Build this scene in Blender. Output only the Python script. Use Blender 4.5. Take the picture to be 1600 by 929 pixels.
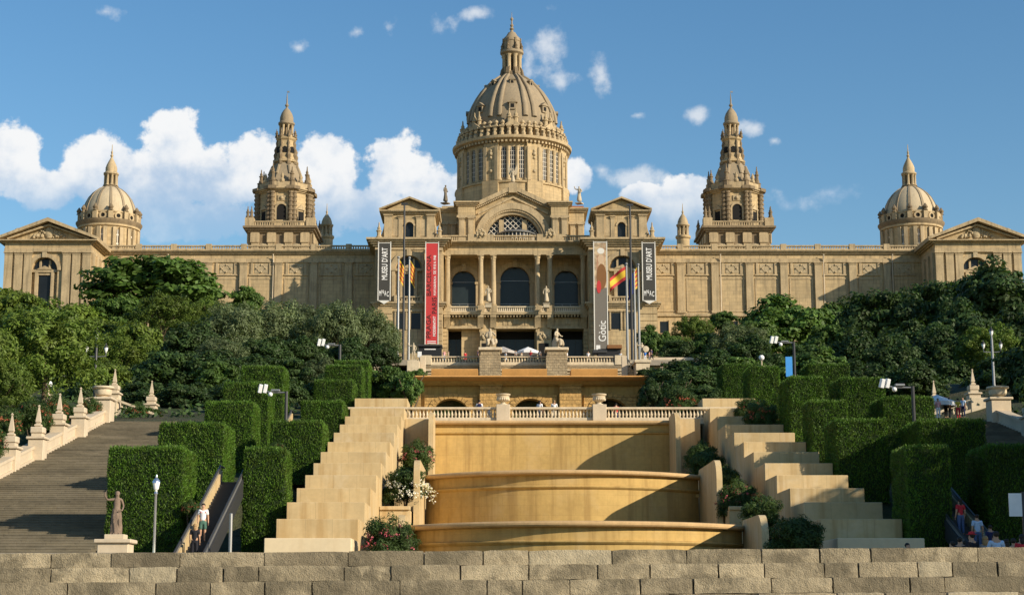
import bpy, bmesh, math, random
import numpy as np
from math import sin, cos, tan, pi, radians, sqrt, atan, atan2, asin, hypot
from mathutils import Vector, Matrix

for _o in list(bpy.data.objects):
    bpy.data.objects.remove(_o, do_unlink=True)
SC = bpy.context.scene
COL = SC.collection

# ------------------------------------------------------------------ camera
FOC = 2700.0 / 1600.0 * 36.0
PITCH = radians(10.2)
CAMX, CAMZ = -4.3, -0.58          # the axis of the palace is X = 0, the plaza is Z = 0
cam_data = bpy.data.cameras.new('camera')
cam_data.sensor_width = 36.0
cam_data.lens = FOC
cam_data.shift_x = 28 / 1600
cam_data.clip_start = 0.3
cam_data.clip_end = 6000
cam = bpy.data.objects.new('camera', cam_data)
cam.location = (CAMX, 0, CAMZ)
cam.rotation_euler = (radians(90) + PITCH, 0, 0)
COL.objects.link(cam)
SC.camera = cam

# ------------------------------------------------------------------ sun, sky, exposure
SUN_AZ, SUN_EL = radians(58), radians(23)
sun_data = bpy.data.lights.new('sun', 'SUN')
sun_data.energy = 5.0
sun_data.angle = radians(0.53)
sun_data.color = (1.0, 0.88, 0.70)
sun = bpy.data.objects.new('sun', sun_data)
to_sun = Vector((sin(SUN_AZ) * cos(SUN_EL), -cos(SUN_AZ) * cos(SUN_EL), sin(SUN_EL)))
sun.rotation_euler = to_sun.to_track_quat('Z', 'Y').to_euler()
sun.location = (120, -80, 150)
COL.objects.link(sun)
SC.view_settings.view_transform = 'Standard'
SC.view_settings.look = 'None'
SC.view_settings.gamma = 1
SC.view_settings.use_curve_mapping = False
SC.view_settings.exposure = 0.32
SC.cycles.max_bounces = 5
SC.cycles.diffuse_bounces = 3
SC.cycles.glossy_bounces = 2
SC.cycles.transmission_bounces = 3
SC.cycles.sample_clamp_indirect = 4


def at(x, y, Y):
    """surveyed point: sight line (x, y) of the survey picture cut at the distance Y"""
    t = (464.5 - y) / 2700.0
    Z = Y * tan(PITCH + atan(t))
    D = Y * cos(PITCH) + Z * sin(PITCH)
    return ((x - 772) / 2700.0 * D + CAMX, Y, Z + CAMZ)


def zz(y, Y):
    return at(772, y, Y)[2]


def xx(x, y, Y):
    return at(x, y, Y)[0]


def mpp(y, Y):
    Z = Y * tan(PITCH + atan((464.5 - y) / 2700.0))
    return (Y * cos(PITCH) + Z * sin(PITCH)) / 2700.0


world = bpy.data.worlds.new('World')
SC.world = world
world.use_nodes = True
world.cycles.sampling_method = 'MANUAL'
world.cycles.sample_map_resolution = 512


class NT:
    """small node tree writer"""
    def __init__(s, tree):
        s.t = tree
        s.n = tree.nodes
        s.l = tree.links

    def node(s, typ, **kw):
        n = s.n.new(typ)
        for k, v in kw.items():
            setattr(n, k, v)
        return n

    def put(s, sock, v):
        if hasattr(v, 'is_output'):
            s.l.new(v, sock)
        elif v is not None:
            if hasattr(sock, 'default_value'):
                dv = sock.default_value
                if hasattr(dv, '__len__') and not isinstance(v, str):
                    v = tuple(v) if hasattr(v, '__len__') else (v,) * len(dv)
                    if len(v) < len(dv):
                        v = v + (1.0,) * (len(dv) - len(v))
                sock.default_value = v

    def m(s, op, a, b=None, c=None, clamp=False):
        n = s.node('ShaderNodeMath', operation=op, use_clamp=clamp)
        s.put(n.inputs[0], a)
        if b is not None:
            s.put(n.inputs[1], b)
        if c is not None:
            s.put(n.inputs[2], c)
        return n.outputs[0]

    def vm(s, op, a, b=None, scale=None):
        n = s.node('ShaderNodeVectorMath', operation=op)
        s.put(n.inputs[0], a)
        if b is not None:
            s.put(n.inputs[1], b)
        if scale is not None:
            s.put(n.inputs['Scale'], scale)
        return n.outputs['Value'] if op in ('LENGTH', 'DOT_PRODUCT', 'DISTANCE') else n.outputs[0]

    def noise(s, vec, scale, detail=4, rough=0.55, dist=0):
        n = s.node('ShaderNodeTexNoise')
        s.put(n.inputs['Vector'], vec)
        n.inputs['Scale'].default_value = scale
        n.inputs['Detail'].default_value = detail
        n.inputs['Roughness'].default_value = rough
        n.inputs['Distortion'].default_value = dist
        return n.outputs[0]

    def ramp(s, v, a, b, c=0.0, d=1.0, smooth=False):
        n = s.node('ShaderNodeMapRange')
        n.interpolation_type = 'SMOOTHSTEP' if smooth else 'LINEAR'
        s.put(n.inputs[0], v)
        for i, q in enumerate((a, b, c, d)):
            s.put(n.inputs[i + 1], q)
        return n.outputs[0]

    def mix(s, f, a, b, blend='MIX'):
        n = s.node('ShaderNodeMix', data_type='RGBA', blend_type=blend)
        s.put(n.inputs['Factor'], f)
        s.put(n.inputs[6], a)
        s.put(n.inputs[7], b)
        return n.outputs[2]

    def sep(s, v):
        n = s.node('ShaderNodeSeparateXYZ')
        s.put(n.inputs[0], v)
        return n.outputs

    def comb(s, x, y, z):
        n = s.node('ShaderNodeCombineXYZ')
        s.put(n.inputs[0], x); s.put(n.inputs[1], y); s.put(n.inputs[2], z)
        return n.outputs[0]


def build_world():
    t = NT(world.node_tree)
    t.n.clear()
    out = t.node('ShaderNodeOutputWorld')
    sky = t.node('ShaderNodeTexSky', sky_type='NISHITA')
    sky.sun_disc = False
    sky.sun_elevation = SUN_EL
    sky.sun_rotation = radians(122)
    sky.altitude = 50
    sky.air_density = 1.2
    sky.dust_density = 0.15
    sky.ozone_density = 3.0
    bg = t.node('ShaderNodeBackground')
    bg.inputs[1].default_value = 0.082
    hs = t.node('ShaderNodeHueSaturation')
    hs.inputs['Saturation'].default_value = 1.22
    hs.inputs['Value'].default_value = 1.3
    t.l.new(sky.outputs[0], hs.inputs['Color'])
    t.l.new(hs.outputs[0], bg.inputs[0])
    d = t.node('ShaderNodeTexCoord').outputs['Generated']
    x, y, z = t.sep(d)[:3]
    az = t.m('ARCTAN2', x, y)
    el = t.m('ARCSINE', z)

    def ang(px, py):
        X, Y, Z = at(px, py, 100.0)
        X -= CAMX; Z -= CAMZ
        return atan2(X, Y), asin(Z / sqrt(X * X + Y * Y + Z * Z))
    # cumulus heads: picture position and radii
    heads = [(272, 225, 60, 68), (215, 285, 85, 62), (325, 280, 80, 60), (395, 262, 62, 62), (512, 275, 58, 72),
             (150, 265, 70, 68), (20, 250, 55, 62), (70, 295, 62, 40), (480, 325, 85, 50), (622, 262, 58, 58),
             (585, 325, 80, 45), (665, 300, 60, 48), (300, 345, 130, 42), (700, 318, 60, 50),
             (905, 275, 34, 40), (1005, 312, 45, 30), (1085, 305, 62, 36), (1050, 340, 110, 34), (960, 350, 60, 30)]
    wisps = [(1300, 302, 70, 26), (1235, 318, 70, 28), (1185, 335, 55, 26), (850, 70, 34, 50), (825, 100, 22, 40), (940, 120, 22, 42), (558, 50, 26, 16),
             (685, 35, 26, 26), (605, 45, 22, 20), (165, 18, 42, 18), (1178, 200, 34, 18), (1210, 220, 20, 14), (997, 180, 16, 9),
             (990, 280, 50, 22), (465, 75, 26, 14), (940, 265, 26, 22), (740, 20, 26, 12), (1090, 180, 20, 14), (880, 130, 30, 20)]
    vec = t.comb(az, el, 0.0)
    n_big = t.noise(vec, 14, 6, 0.62)
    n_fine = t.noise(vec, 60, 5, 0.6)
    n_warp = t.noise(t.vm('ADD', vec, (3.1, 1.7, 0)), 26, 3, 0.5)

    def field(blobs):
        f = None
        for (px, py, rx, ry) in blobs:
            a0, e0 = ang(px, py)
            q = t.vm('MULTIPLY', t.vm('SUBTRACT', vec, (a0, e0, 0)), (2700 / rx, 2700 / ry, 0))
            v = t.m('SUBTRACT', 1.0, t.vm('LENGTH', q))
            f = v if f is None else t.m('SMOOTH_MAX', f, v, 0.25)
        return f
    fh = field(heads)
    # beyond the view the same kind of cloud goes on round the horizon
    far = t.noise(t.vm('MULTIPLY', vec, (3.0, 7.0, 0)), 1.6, 5, 0.6)
    band = t.m('MULTIPLY', t.ramp(el, 0.02, 0.1, 0, 1, True), t.ramp(el, 0.16, 0.30, 1, 0, True))
    away = t.ramp(t.m('ABSOLUTE', az), 0.33, 0.55, 0, 1, True)
    far = t.m('SUBTRACT', t.m('MULTIPLY', t.m('MULTIPLY', far, band), away), 0.42)
    fh = t.m('MAXIMUM', fh, t.m('MULTIPLY', far, 2.2))
    nn = t.m('ADD', t.m('MULTIPLY', t.m('SUBTRACT', n_big, 0.5), 1.5), t.m('MULTIPLY', t.m('SUBTRACT', n_fine, 0.5), 1.0))
    dh = t.m('ADD', fh, nn)
    base_fade = t.ramp(el, ang(400, 390)[1], ang(400, 270)[1], 0.3, 1.0, True)
    ch = t.m('MULTIPLY', t.ramp(dh, 0.08, 0.30, 0, 1, True), base_fade)
    fw = field(wisps)
    nw = t.m('ADD', t.m('MULTIPLY', t.m('SUBTRACT', n_big, 0.5), 2.2), t.m('MULTIPLY', t.m('SUBTRACT', n_warp, 0.5), 2.4))
    nw = t.m('ADD', nw, t.m('MULTIPLY', t.m('SUBTRACT', n_fine, 0.5), 2.2))
    cw = t.m('MULTIPLY', t.ramp(t.m('ADD', fw, nw), 0.12, 1.15, 0, 1, True), 0.66)
    cov = t.m('MAXIMUM', ch, cw, clamp=True)
    shade = t.ramp(t.m('ADD', t.m('ADD', t.ramp(el, ang(400, 370)[1], ang(400, 210)[1], -0.35, 0.35),
                                  t.m('MULTIPLY', t.m('SUBTRACT', n_warp, 0.5), 1.6)),
                       t.m('MULTIPLY', t.m('SUBTRACT', n_fine, 0.5), 1.0)), -0.35, 0.35, 0, 1, True)
    colr = t.mix(shade, (0.42, 0.55, 0.72), (0.86, 0.87, 0.88))
    cb = t.node('ShaderNodeBackground')
    t.l.new(colr, cb.inputs[0])
    cb.inputs[1].default_value = 0.86
    mx = t.node('ShaderNodeMixShader')
    t.l.new(cov, mx.inputs[0])
    t.l.new(bg.outputs[0], mx.inputs[1])
    t.l.new(cb.outputs[0], mx.inputs[2])
    t.l.new(mx.outputs[0], out.inputs[0])


build_world()

# ------------------------------------------------------------------ materials
MAT = {}


def mat(name, col, rough=0.85, var=0.22, scale=0.5, streak=0.0, streak_col=None, bump=0.25, bscale=6.0, bdist=0.03,
        joints=None, jdark=0.55, jvar=0.12, jm=None, rnd=0.0, spec=0.25, metallic=0.0, patch=None, grain=0.0):
    m = bpy.data.materials.new(name)
    m.use_nodes = True
    t = NT(m.node_tree)
    b = t.n['Principled BSDF']
    b.inputs['Roughness'].default_value = rough
    b.inputs['Specular IOR Level'].default_value = spec
    b.inputs['Metallic'].default_value = metallic
    pos = t.node('ShaderNodeNewGeometry').outputs['Position']
    n1 = t.noise(pos, scale, 5, 0.6)
    n2 = t.noise(pos, scale * 9, 4, 0.6)
    f = t.ramp(t.m('ADD', t.m('MULTIPLY', n1, 0.6), t.m('MULTIPLY', n2, 0.4)), 0.32, 0.68, 1 - var, 1 + var)
    if rnd:
        oi = t.node('ShaderNodeObjectInfo').outputs['Random']
        f = t.m('MULTIPLY', f, t.ramp(oi, 0, 1, 1 - rnd, 1 + rnd))
    c = t.vm('SCALE', col, scale=f)
    if patch:
        pc, pscale, lo, hi, amt = patch
        pn = t.noise(t.vm('ADD', pos, (31, 7, 11)), pscale, 5, 0.65, 0.4)
        c = t.mix(t.m('MULTIPLY', t.ramp(pn, lo, hi, 0, 1, True), amt), c, pc)
    if streak:
        sv = t.vm('MULTIPLY', pos, (1.6, 1.6, 0.10))
        sn = t.noise(sv, 1.3, 4, 0.6)
        sc = streak_col or tuple(q * 0.45 for q in col)
        c = t.mix(t.m('MULTIPLY', t.ramp(sn, 0.46, 0.72, 0, 1, True), streak), c, sc)
    if joints:
        w, h = joints
        sx = t.sep(pos)
        u = t.comb(t.m('ADD', sx[0], t.m('MULTIPLY', sx[1], 0.93)), sx[2], 0.0)
        br = t.node('ShaderNodeTexBrick')
        t.put(br.inputs['Vector'], u)
        br.inputs['Scale'].default_value = 1.0
        br.inputs['Brick Width'].default_value = w
        br.inputs['Row Height'].default_value = h
        br.inputs['Mortar Size'].default_value = jm or 0.045 * h
        br.inputs['Mortar Smooth'].default_value = 0.4
        br.inputs['Color1'].default_value = (1 - jvar, 1 - jvar, 1 - jvar, 1)
        br.inputs['Color2'].default_value = (1 + jvar * 0.8, 1 + jvar * 0.65, 1 + jvar * 0.35, 1)
        br.inputs['Mortar'].default_value = (jdark, jdark, jdark, 1)
        c = t.mix(1.0, c, br.outputs[0], 'MULTIPLY')
    t.put(b.inputs['Base Color'], c)
    if bump:
        bn = t.noise(pos, bscale, 6, 0.65)
        if grain:
            bn = t.m('ADD', bn, t.m('MULTIPLY', t.noise(pos, bscale * 6, 3, 0.7), grain))
        if joints:
            bn = t.m('ADD', bn, t.m('MULTIPLY', br.outputs['Fac'], -1.2))
        bp = t.node('ShaderNodeBump')
        bp.inputs['Strength'].default_value = bump
        bp.inputs['Distance'].default_value = bdist
        t.l.new(bn, bp.inputs['Height'])
        t.l.new(bp.outputs[0], b.inputs['Normal'])
    MAT[name] = m
    return m


def plain(name, col, rough=0.6, metallic=0.0, spec=0.3, var=0.08):
    return mat(name, col, rough, var=var, scale=3.0, bump=0, metallic=metallic, spec=spec)


def glass(name, col=(0.012, 0.016, 0.02), rough=0.08):
    m = mat(name, col, rough, var=0.3, scale=0.3, bump=0.05, bscale=0.4, bdist=0.05, spec=0.3)
    return m


def leaf_mat(name, col, var=0.35, hue=(0.10, 0.09, 0.02), hue_amt=0.3, trans=0.28, rnd=0.18, vscale=0.25):
    m = bpy.data.materials.new(name)
    m.use_nodes = True
    t = NT(m.node_tree)
    t.n.clear()
    out = t.node('ShaderNodeOutputMaterial')
    g = t.node('ShaderNodeNewGeometry')
    oi = t.node('ShaderNodeObjectInfo')
    isl = g.outputs['Random Per Island']
    f = t.ramp(isl, 0, 1, 1 - var, 1 + var)
    f = t.m('MULTIPLY', f, t.ramp(oi.outputs['Random'], 0, 1, 1 - rnd, 1 + rnd))
    f = t.m('MULTIPLY', f, t.ramp(t.noise(g.outputs['Position'], vscale, 3, 0.6), 0.3, 0.7, 0.75, 1.25))
    c = t.mix(t.m('MULTIPLY', t.ramp(t.noise(t.vm('ADD', g.outputs['Position'], (9, 3, 5)), vscale * 2.2, 3, 0.6), 0.42, 0.68, 0, 1, True), hue_amt), col, hue)
    c = t.vm('SCALE', c, scale=f)
    d = t.node('ShaderNodeBsdfPrincipled')
    d.inputs['Roughness'].default_value = 0.55
    d.inputs['Specular IOR Level'].default_value = 0.25
    t.put(d.inputs['Base Color'], c)
    tr = t.node('ShaderNodeBsdfTranslucent')
    t.put(tr.inputs[0], t.vm('MULTIPLY', c, (1.3, 1.45, 0.6)))
    mx = t.node('ShaderNodeMixShader')
    mx.inputs[0].default_value = trans
    t.l.new(d.outputs[0], mx.inputs[1])
    t.l.new(tr.outputs[0], mx.inputs[2])
    t.l.new(mx.outputs[0], out.inputs[0])
    MAT[name] = m
    return m


PAL = (0.48, 0.36, 0.20)
mat('palace_stone', PAL, var=0.2, scale=0.12, streak=0.6, streak_col=(0.20, 0.155, 0.095), joints=(1.6, 0.75), jdark=0.72, bump=0.3, bscale=1.5, bdist=0.08,
    patch=((0.33, 0.26, 0.155), 0.16, 0.52, 0.72, 0.6))
mat('palace_trim', (0.44, 0.335, 0.195), var=0.28, scale=0.4, streak=0.6, streak_col=(0.17, 0.135, 0.085), bump=0.3, bscale=3, bdist=0.06)
mat('palace_weathered', (0.215, 0.16, 0.095), var=0.35, scale=0.5, streak=0.6, streak_col=(0.11, 0.085, 0.06), bump=0.4, bscale=2.5, bdist=0.1)
mat('dome_skin', (0.30, 0.235, 0.15), var=0.14, scale=0.25, streak=0.5, streak_col=(0.2, 0.165, 0.12), bump=0.15, bscale=2, bdist=0.04)
mat('dome_pale', (0.50, 0.405, 0.265), var=0.1, scale=0.3, streak=0.3, bump=0.1, bscale=2, bdist=0.04)
mat('carved_stone', (0.42, 0.33, 0.20), var=0.3, scale=1.5, streak=0.25, bump=0.6, bscale=3.0, bdist=0.15)
mat('roof_lead', (0.22, 0.18, 0.14), var=0.2, scale=0.5, bump=0.1)
mat('cream_stucco', (0.55, 0.41, 0.215), var=0.14, scale=0.5, streak=0.65, streak_col=(0.40, 0.255, 0.10), bump=0.2, bscale=12, bdist=0.01, rnd=0.05, joints=(1.31, 60.0), jdark=0.75, jvar=0.03, jm=0.012,
    patch=((0.60, 0.49, 0.32), 0.45, 0.5, 0.72, 0.65))
mat('cream_render', (0.72, 0.58, 0.37), var=0.08, scale=0.6, streak=0.25, streak_col=(0.6, 0.42, 0.22), bump=0.1, bscale=10, bdist=0.01)
mat('ochre_stucco', (0.50, 0.335, 0.118), var=0.18, scale=0.35, streak=0.7, streak_col=(0.33, 0.205, 0.07), bump=0.2, bscale=5, bdist=0.02, joints=(1.5, 0.62), jdark=0.95, jvar=0.025,
    patch=((0.53, 0.38, 0.18), 0.35, 0.5, 0.72, 0.6))
mat('coping_rose', (0.52, 0.345, 0.165), var=0.2, scale=0.8, streak=0.2, bump=0.3, bscale=9, bdist=0.02)
mat('ledge_orange', (0.60, 0.30, 0.09), var=0.2, scale=0.5, streak=0.2, streak_col=(0.35, 0.2, 0.09), bump=0.2, bscale=4, bdist=0.03)
mat('rough_gold', (0.52, 0.32, 0.115), var=0.3, scale=0.8, joints=(0.7, 0.42), jdark=0.62, bump=1.0, bscale=3.0, bdist=0.12)
mat('rough_grey', (0.37, 0.29, 0.18), var=0.3, scale=0.8, joints=(0.62, 0.4), jdark=0.62, bump=1.0, bscale=3.0, bdist=0.12)
mat('balustrade_stone', (0.62, 0.51, 0.35), var=0.2, scale=1.5, streak=0.3, bump=0.2, bscale=8, bdist=0.02)
mat('pale_plaster', (0.58, 0.475, 0.335), var=0.14, scale=0.9, streak=0.35, streak_col=(0.5, 0.40, 0.27), bump=0.2, bscale=8, bdist=0.02)
mat('step_block', (0.35, 0.287, 0.185), var=0.42, scale=1.0, bump=0.9, bscale=13, bdist=0.035, rnd=0.32, grain=0.6,
    patch=((0.15, 0.125, 0.08), 2.2, 0.44, 0.64, 0.8))
mat('step_pale', (0.37, 0.31, 0.205), var=0.3, scale=1.2, bump=0.8, bscale=9, bdist=0.03, rnd=0.15, grain=0.5)
mat('mortar', (0.36, 0.31, 0.22), var=0.6, scale=2.0, bump=0.8, patch=((0.05, 0.045, 0.03), 1.6, 0.40, 0.50, 1.0))
mat('stair_stone', (0.165, 0.14, 0.095), var=0.3, scale=0.35, bump=0.4, bscale=6, bdist=0.03, rnd=0.03, patch=((0.25, 0.21, 0.145), 0.3, 0.48, 0.7, 0.7), joints=(1.4, 0.159), jdark=0.7, jm=0.012)
mat('paving', (0.30, 0.26, 0.20), var=0.2, scale=0.5, bump=0.3)
mat('earth', (0.075, 0.07, 0.035), var=0.45, scale=0.3, bump=1.0, bscale=2.5, bdist=0.3, patch=((0.04, 0.06, 0.018), 0.2, 0.4, 0.6, 0.9))
mat('statue_stone', (0.48, 0.40, 0.28), var=0.2, scale=2.5, streak=0.2, bump=0.4, bscale=9, bdist=0.03)
mat('statue_dark', (0.17, 0.14, 0.10), var=0.3, scale=2, bump=0.4, bscale=6, bdist=0.05)
mat('bark', (0.11, 0.08, 0.05), var=0.4, scale=2, bump=1, bscale=7, bdist=0.05)
mat('statue_shade_brown', (0.20, 0.145, 0.105), var=0.3, scale=2, bump=0.3)  # pale statue standing in shade; the shade is put into this darker brown
mat('verdigris', (0.10, 0.085, 0.07), var=0.3, scale=2, bump=0.3)
glass('window_glass', (0.012, 0.015, 0.018), 0.3)
glass('door_glass', (0.020, 0.028, 0.030), 0.25)
plain('window_frame', (0.62, 0.56, 0.46), 0.6)
plain('hedge_shade', (0.018, 0.034, 0.008), 0.9)  # hedge core: shade between the leaves is put into this dark green
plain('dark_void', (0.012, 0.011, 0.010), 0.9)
plain('metal_grey', (0.30, 0.30, 0.29), 0.45, 0.6)
plain('metal_dark', (0.055, 0.055, 0.055), 0.5, 0.3)
plain('chrome', (0.75, 0.75, 0.75), 0.22, 0.9)
plain('white_paint', (0.80, 0.80, 0.78), 0.45)
plain('white_cloth', (0.78, 0.76, 0.73), 0.8)
plain('banner_dark', (0.055, 0.052, 0.046), 0.7)
plain('banner_red', (0.52, 0.045, 0.045), 0.65)
plain('banner_edge', (0.70, 0.67, 0.60), 0.6)
plain('print_white', (0.78, 0.76, 0.72), 0.7)
plain('print_black', (0.07, 0.02, 0.02), 0.7)
mat('banner_picture', (0.36, 0.28, 0.18), var=0.6, scale=0.6, bump=0, streak=0.6, streak_col=(0.42, 0.12, 0.06), patch=((0.62, 0.48, 0.30), 0.5, 0.45, 0.58, 0.9))
plain('banner_foot', (0.17, 0.15, 0.125), 0.7)
plain('banner_face', (0.56, 0.40, 0.26), 0.7)
plain('black_box', (0.02, 0.02, 0.022), 0.5)
plain('kiosk_wood', (0.22, 0.10, 0.035), 0.6)
plain('blue_sign', (0.06, 0.30, 0.72), 0.5)
plain('flag_yellow', (0.62, 0.40, 0.03), 0.7)
plain('flag_red', (0.42, 0.035, 0.03), 0.7)
plain('flag_blue', (0.02, 0.04, 0.22), 0.7)
plain('lamp_glass', (0.80, 0.78, 0.74), 0.25)
plain('terracotta', (0.33, 0.13, 0.07), 0.8)
leaf_mat('leaf_hedge', (0.070, 0.145, 0.014), var=0.4, hue=(0.08, 0.085, 0.02), hue_amt=0.4, trans=0.12, vscale=0.9, rnd=0.12)
leaf_mat('leaf_broad', (0.080, 0.145, 0.028), hue=(0.08, 0.10, 0.02), hue_amt=0.4)
leaf_mat('leaf_lime', (0.118, 0.172, 0.026), hue=(0.14, 0.17, 0.025), hue_amt=0.5)
leaf_mat('leaf_olive', (0.118, 0.152, 0.066), hue=(0.12, 0.14, 0.06), hue_amt=0.4)
leaf_mat('leaf_pine', (0.102, 0.155, 0.024), hue=(0.12, 0.14, 0.022), hue_amt=0.5)
leaf_mat('leaf_dark', (0.046, 0.084, 0.022), hue=(0.05, 0.06, 0.02), hue_amt=0.4)
leaf_mat('leaf_oleander', (0.055, 0.095, 0.022), hue=(0.08, 0.10, 0.03), hue_amt=0.3)
leaf_mat('leaf_dry', (0.22, 0.16, 0.07), hue=(0.12, 0.13, 0.04), hue_amt=0.5)
leaf_mat('petal_pink', (0.62, 0.12, 0.17), hue=(0.7, 0.28, 0.28), hue_amt=0.4)
leaf_mat('petal_white', (0.80, 0.76, 0.70), hue=(0.8, 0.76, 0.7), hue_amt=0.0)
leaf_mat('petal_red', (0.42, 0.10, 0.06), hue=(0.5, 0.2, 0.1), hue_amt=0.4)

# ------------------------------------------------------------------ mesh writer
ORG = {}


def org(o):
    return ORG.get(o.name, (0.0, 0.0, 0.0)) if o else (0.0, 0.0, 0.0)


class MB:
    def __init__(s):
        s.v = []
        s.f = []

    def add(s, vs, fs):
        b = len(s.v)
        s.v.extend(vs)
        s.f.extend([tuple(i + b for i in q) for q in fs])
        return s

    def box(s, x0, x1, y0, y1, z0, z1):
        vs = [(x0, y0, z0), (x1, y0, z0), (x1, y1, z0), (x0, y1, z0), (x0, y0, z1), (x1, y0, z1), (x1, y1, z1), (x0, y1, z1)]
        return s.add(vs, [(0, 3, 2, 1), (4, 5, 6, 7), (0, 1, 5, 4), (1, 2, 6, 5), (2, 3, 7, 6), (3, 0, 4, 7)])

    def cbox(s, x0, x1, y0, y1, z0, z1, c=0.02):
        """box with chamfered edges"""
        if min(x1 - x0, y1 - y0, z1 - z0) < 2.5 * c:
            c = min(x1 - x0, y1 - y0, z1 - z0) * 0.3
        bm = bmesh.new()
        bmesh.ops.create_cube(bm, size=1)
        for w in bm.verts:
            w.co = ((x0 + x1) / 2 + w.co.x * (x1 - x0), (y0 + y1) / 2 + w.co.y * (y1 - y0), (z0 + z1) / 2 + w.co.z * (z1 - z0))
        bmesh.ops.bevel(bm, geom=bm.edges[:], offset=c, segments=1, affect='EDGES')
        bm.verts.index_update()
        s.add([tuple(w.co) for w in bm.verts], [tuple(w.index for w in q.verts) for q in bm.faces])
        bm.free()
        return s

    def prism(s, poly, y0, y1):
        """polygon of (x, z) pushed from y0 to y1"""
        n = len(poly)
        vs = [(x, y0, z) for x, z in poly] + [(x, y1, z) for x, z in poly]
        area = sum(poly[i][0] * poly[(i + 1) % n][1] - poly[(i + 1) % n][0] * poly[i][1] for i in range(n))
        fs = [tuple(range(n)), tuple(range(2 * n - 1, n - 1, -1))] + [(i, i + n, (i + 1) % n + n, (i + 1) % n) for i in range(n)]
        if area < 0:
            fs = [q[::-1] for q in fs]
        return s.add(vs, fs)

    def prism_x(s, poly, x0, x1):
        """polygon of (y, z) pushed from x0 to x1"""
        n = len(poly)
        vs = [(x0, y, z) for y, z in poly] + [(x1, y, z) for y, z in poly]
        area = sum(poly[i][0] * poly[(i + 1) % n][1] - poly[(i + 1) % n][0] * poly[i][1] for i in range(n))
        fs = [tuple(range(n))[::-1], tuple(range(n, 2 * n))] + [(i, (i + 1) % n, (i + 1) % n + n, i + n) for i in range(n)]
        if area < 0:
            fs = [q[::-1] for q in fs]
        return s.add(vs, fs)

    def prism_z(s, poly, z0, z1):
        n = len(poly)
        vs = [(x, y, z0) for x, y in poly] + [(x, y, z1) for x, y in poly]
        area = sum(poly[i][0] * poly[(i + 1) % n][1] - poly[(i + 1) % n][0] * poly[i][1] for i in range(n))
        fs = [tuple(range(n))[::-1], tuple(range(n, 2 * n))] + [(i, (i + 1) % n, (i + 1) % n + n, i + n) for i in range(n)]
        if area < 0:
            fs = [q[::-1] for q in fs]
        return s.add(vs, fs)

    def lathe(s, prof, cx, cy, n=16, phase=0.0, a0=0.0, a1=2 * pi, sx=1, sy=1):
        """profile of (r, z), low to high, turned round the vertical at (cx, cy)"""
        full = abs(a1 - a0 - 2 * pi) < 1e-6
        k = n if full else n + 1
        vs = []
        for r, z in prof:
            for i in range(k):
                a = phase + a0 + (a1 - a0) * i / n
                vs.append((cx + sx * r * cos(a), cy + sy * r * sin(a), z))
        fs = []
        for j in range(len(prof) - 1):
            for i in range(n):
                i2 = (i + 1) % k
                fs.append((j * k + i, j * k + i2, (j + 1) * k + i2, (j + 1) * k + i))
        if full:
            fs.append(tuple(range(k))[::-1])
            fs.append(tuple(range((len(prof) - 1) * k, len(prof) * k)))
        return s.add(vs, fs)

    def tube(s, pts, rad, n=7):
        """round tube through points"""
        if not hasattr(rad, '__len__'):
            rad = [rad] * len(pts)
        vs, fs = [], []
        P = [Vector(p) for p in pts]
        for i, p in enumerate(P):
            t = (P[min(i + 1, len(P) - 1)] - P[max(i - 1, 0)]).normalized()
            up = Vector((0, 0, 1)) if abs(t.z) < 0.9 else Vector((0, 1, 0))
            u = t.cross(up).normalized()
            w = t.cross(u).normalized()
            for k in range(n):
                a = 2 * pi * k / n
                vs.append(tuple(p + (u * cos(a) + w * sin(a)) * rad[i]))
        for i in range(len(P) - 1):
            for k in range(n):
                fs.append((i * n + k, (i + 1) * n + k, (i + 1) * n + (k + 1) % n, i * n + (k + 1) % n))
        fs.append(tuple(range(n)))
        fs.append(tuple(range((len(P) - 1) * n, len(P) * n))[::-1])
        return s.add(vs, fs)

    def ball(s, c, r, sx=1, sy=1, sz=1, n=10, m=6):
        prof = [(max(1e-4, r * sin(pi * j / m)), -r * cos(pi * j / m) * sz + c[2]) for j in range(m + 1)]
        return s.lathe(prof, c[0], c[1], n, sx=sx, sy=sy)

    def band(s, cx, zc, r0, r1, y0, y1, n=20, a0=0.0, a1=pi):
        """arch ring in the xz plane"""
        poly = [(cx + r1 * cos(a0 + (a1 - a0) * i / n), zc + r1 * sin(a0 + (a1 - a0) * i / n)) for i in range(n + 1)]
        poly2 = [(cx + r0 * cos(a0 + (a1 - a0) * i / n), zc + r0 * sin(a0 + (a1 - a0) * i / n)) for i in range(n + 1)]
        for i in range(n):
            s.prism([poly[i], poly[i + 1], poly2[i + 1], poly2[i]], y0, y1)
        return s

    def arch_wall(s, x0, x1, z0, z1, y0, y1, cx, r, zs, zb, n=16):
        """solid wall with one arched opening (radius r, springing zs, sill zb)"""
        s.box(x0, cx - r, y0, y1, z0, z1)
        s.box(cx + r, x1, y0, y1, z0, z1)
        if zb > z0:
            s.box(cx - r, cx + r, y0, y1, z0, zb)
        for i in range(n):
            a, b = pi - pi * i / n, pi - pi * (i + 1) / n
            xa, za, xb, zb2 = cx + r * cos(a), zs + r * sin(a), cx + r * cos(b), zs + r * sin(b)
            s.prism([(xa, za), (xb, zb2), (xb, z1), (xa, z1)], y0, y1)
        return s

    def arch_pane(s, cx, r, zs, zb, y0, y1, n=16):
        poly = [(cx - r, zb), (cx + r, zb)] + [(cx + r * cos(pi * i / n), zs + r * sin(pi * i / n)) for i in range(n + 1)]
        return s.prism(poly, y0, y1)

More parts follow.
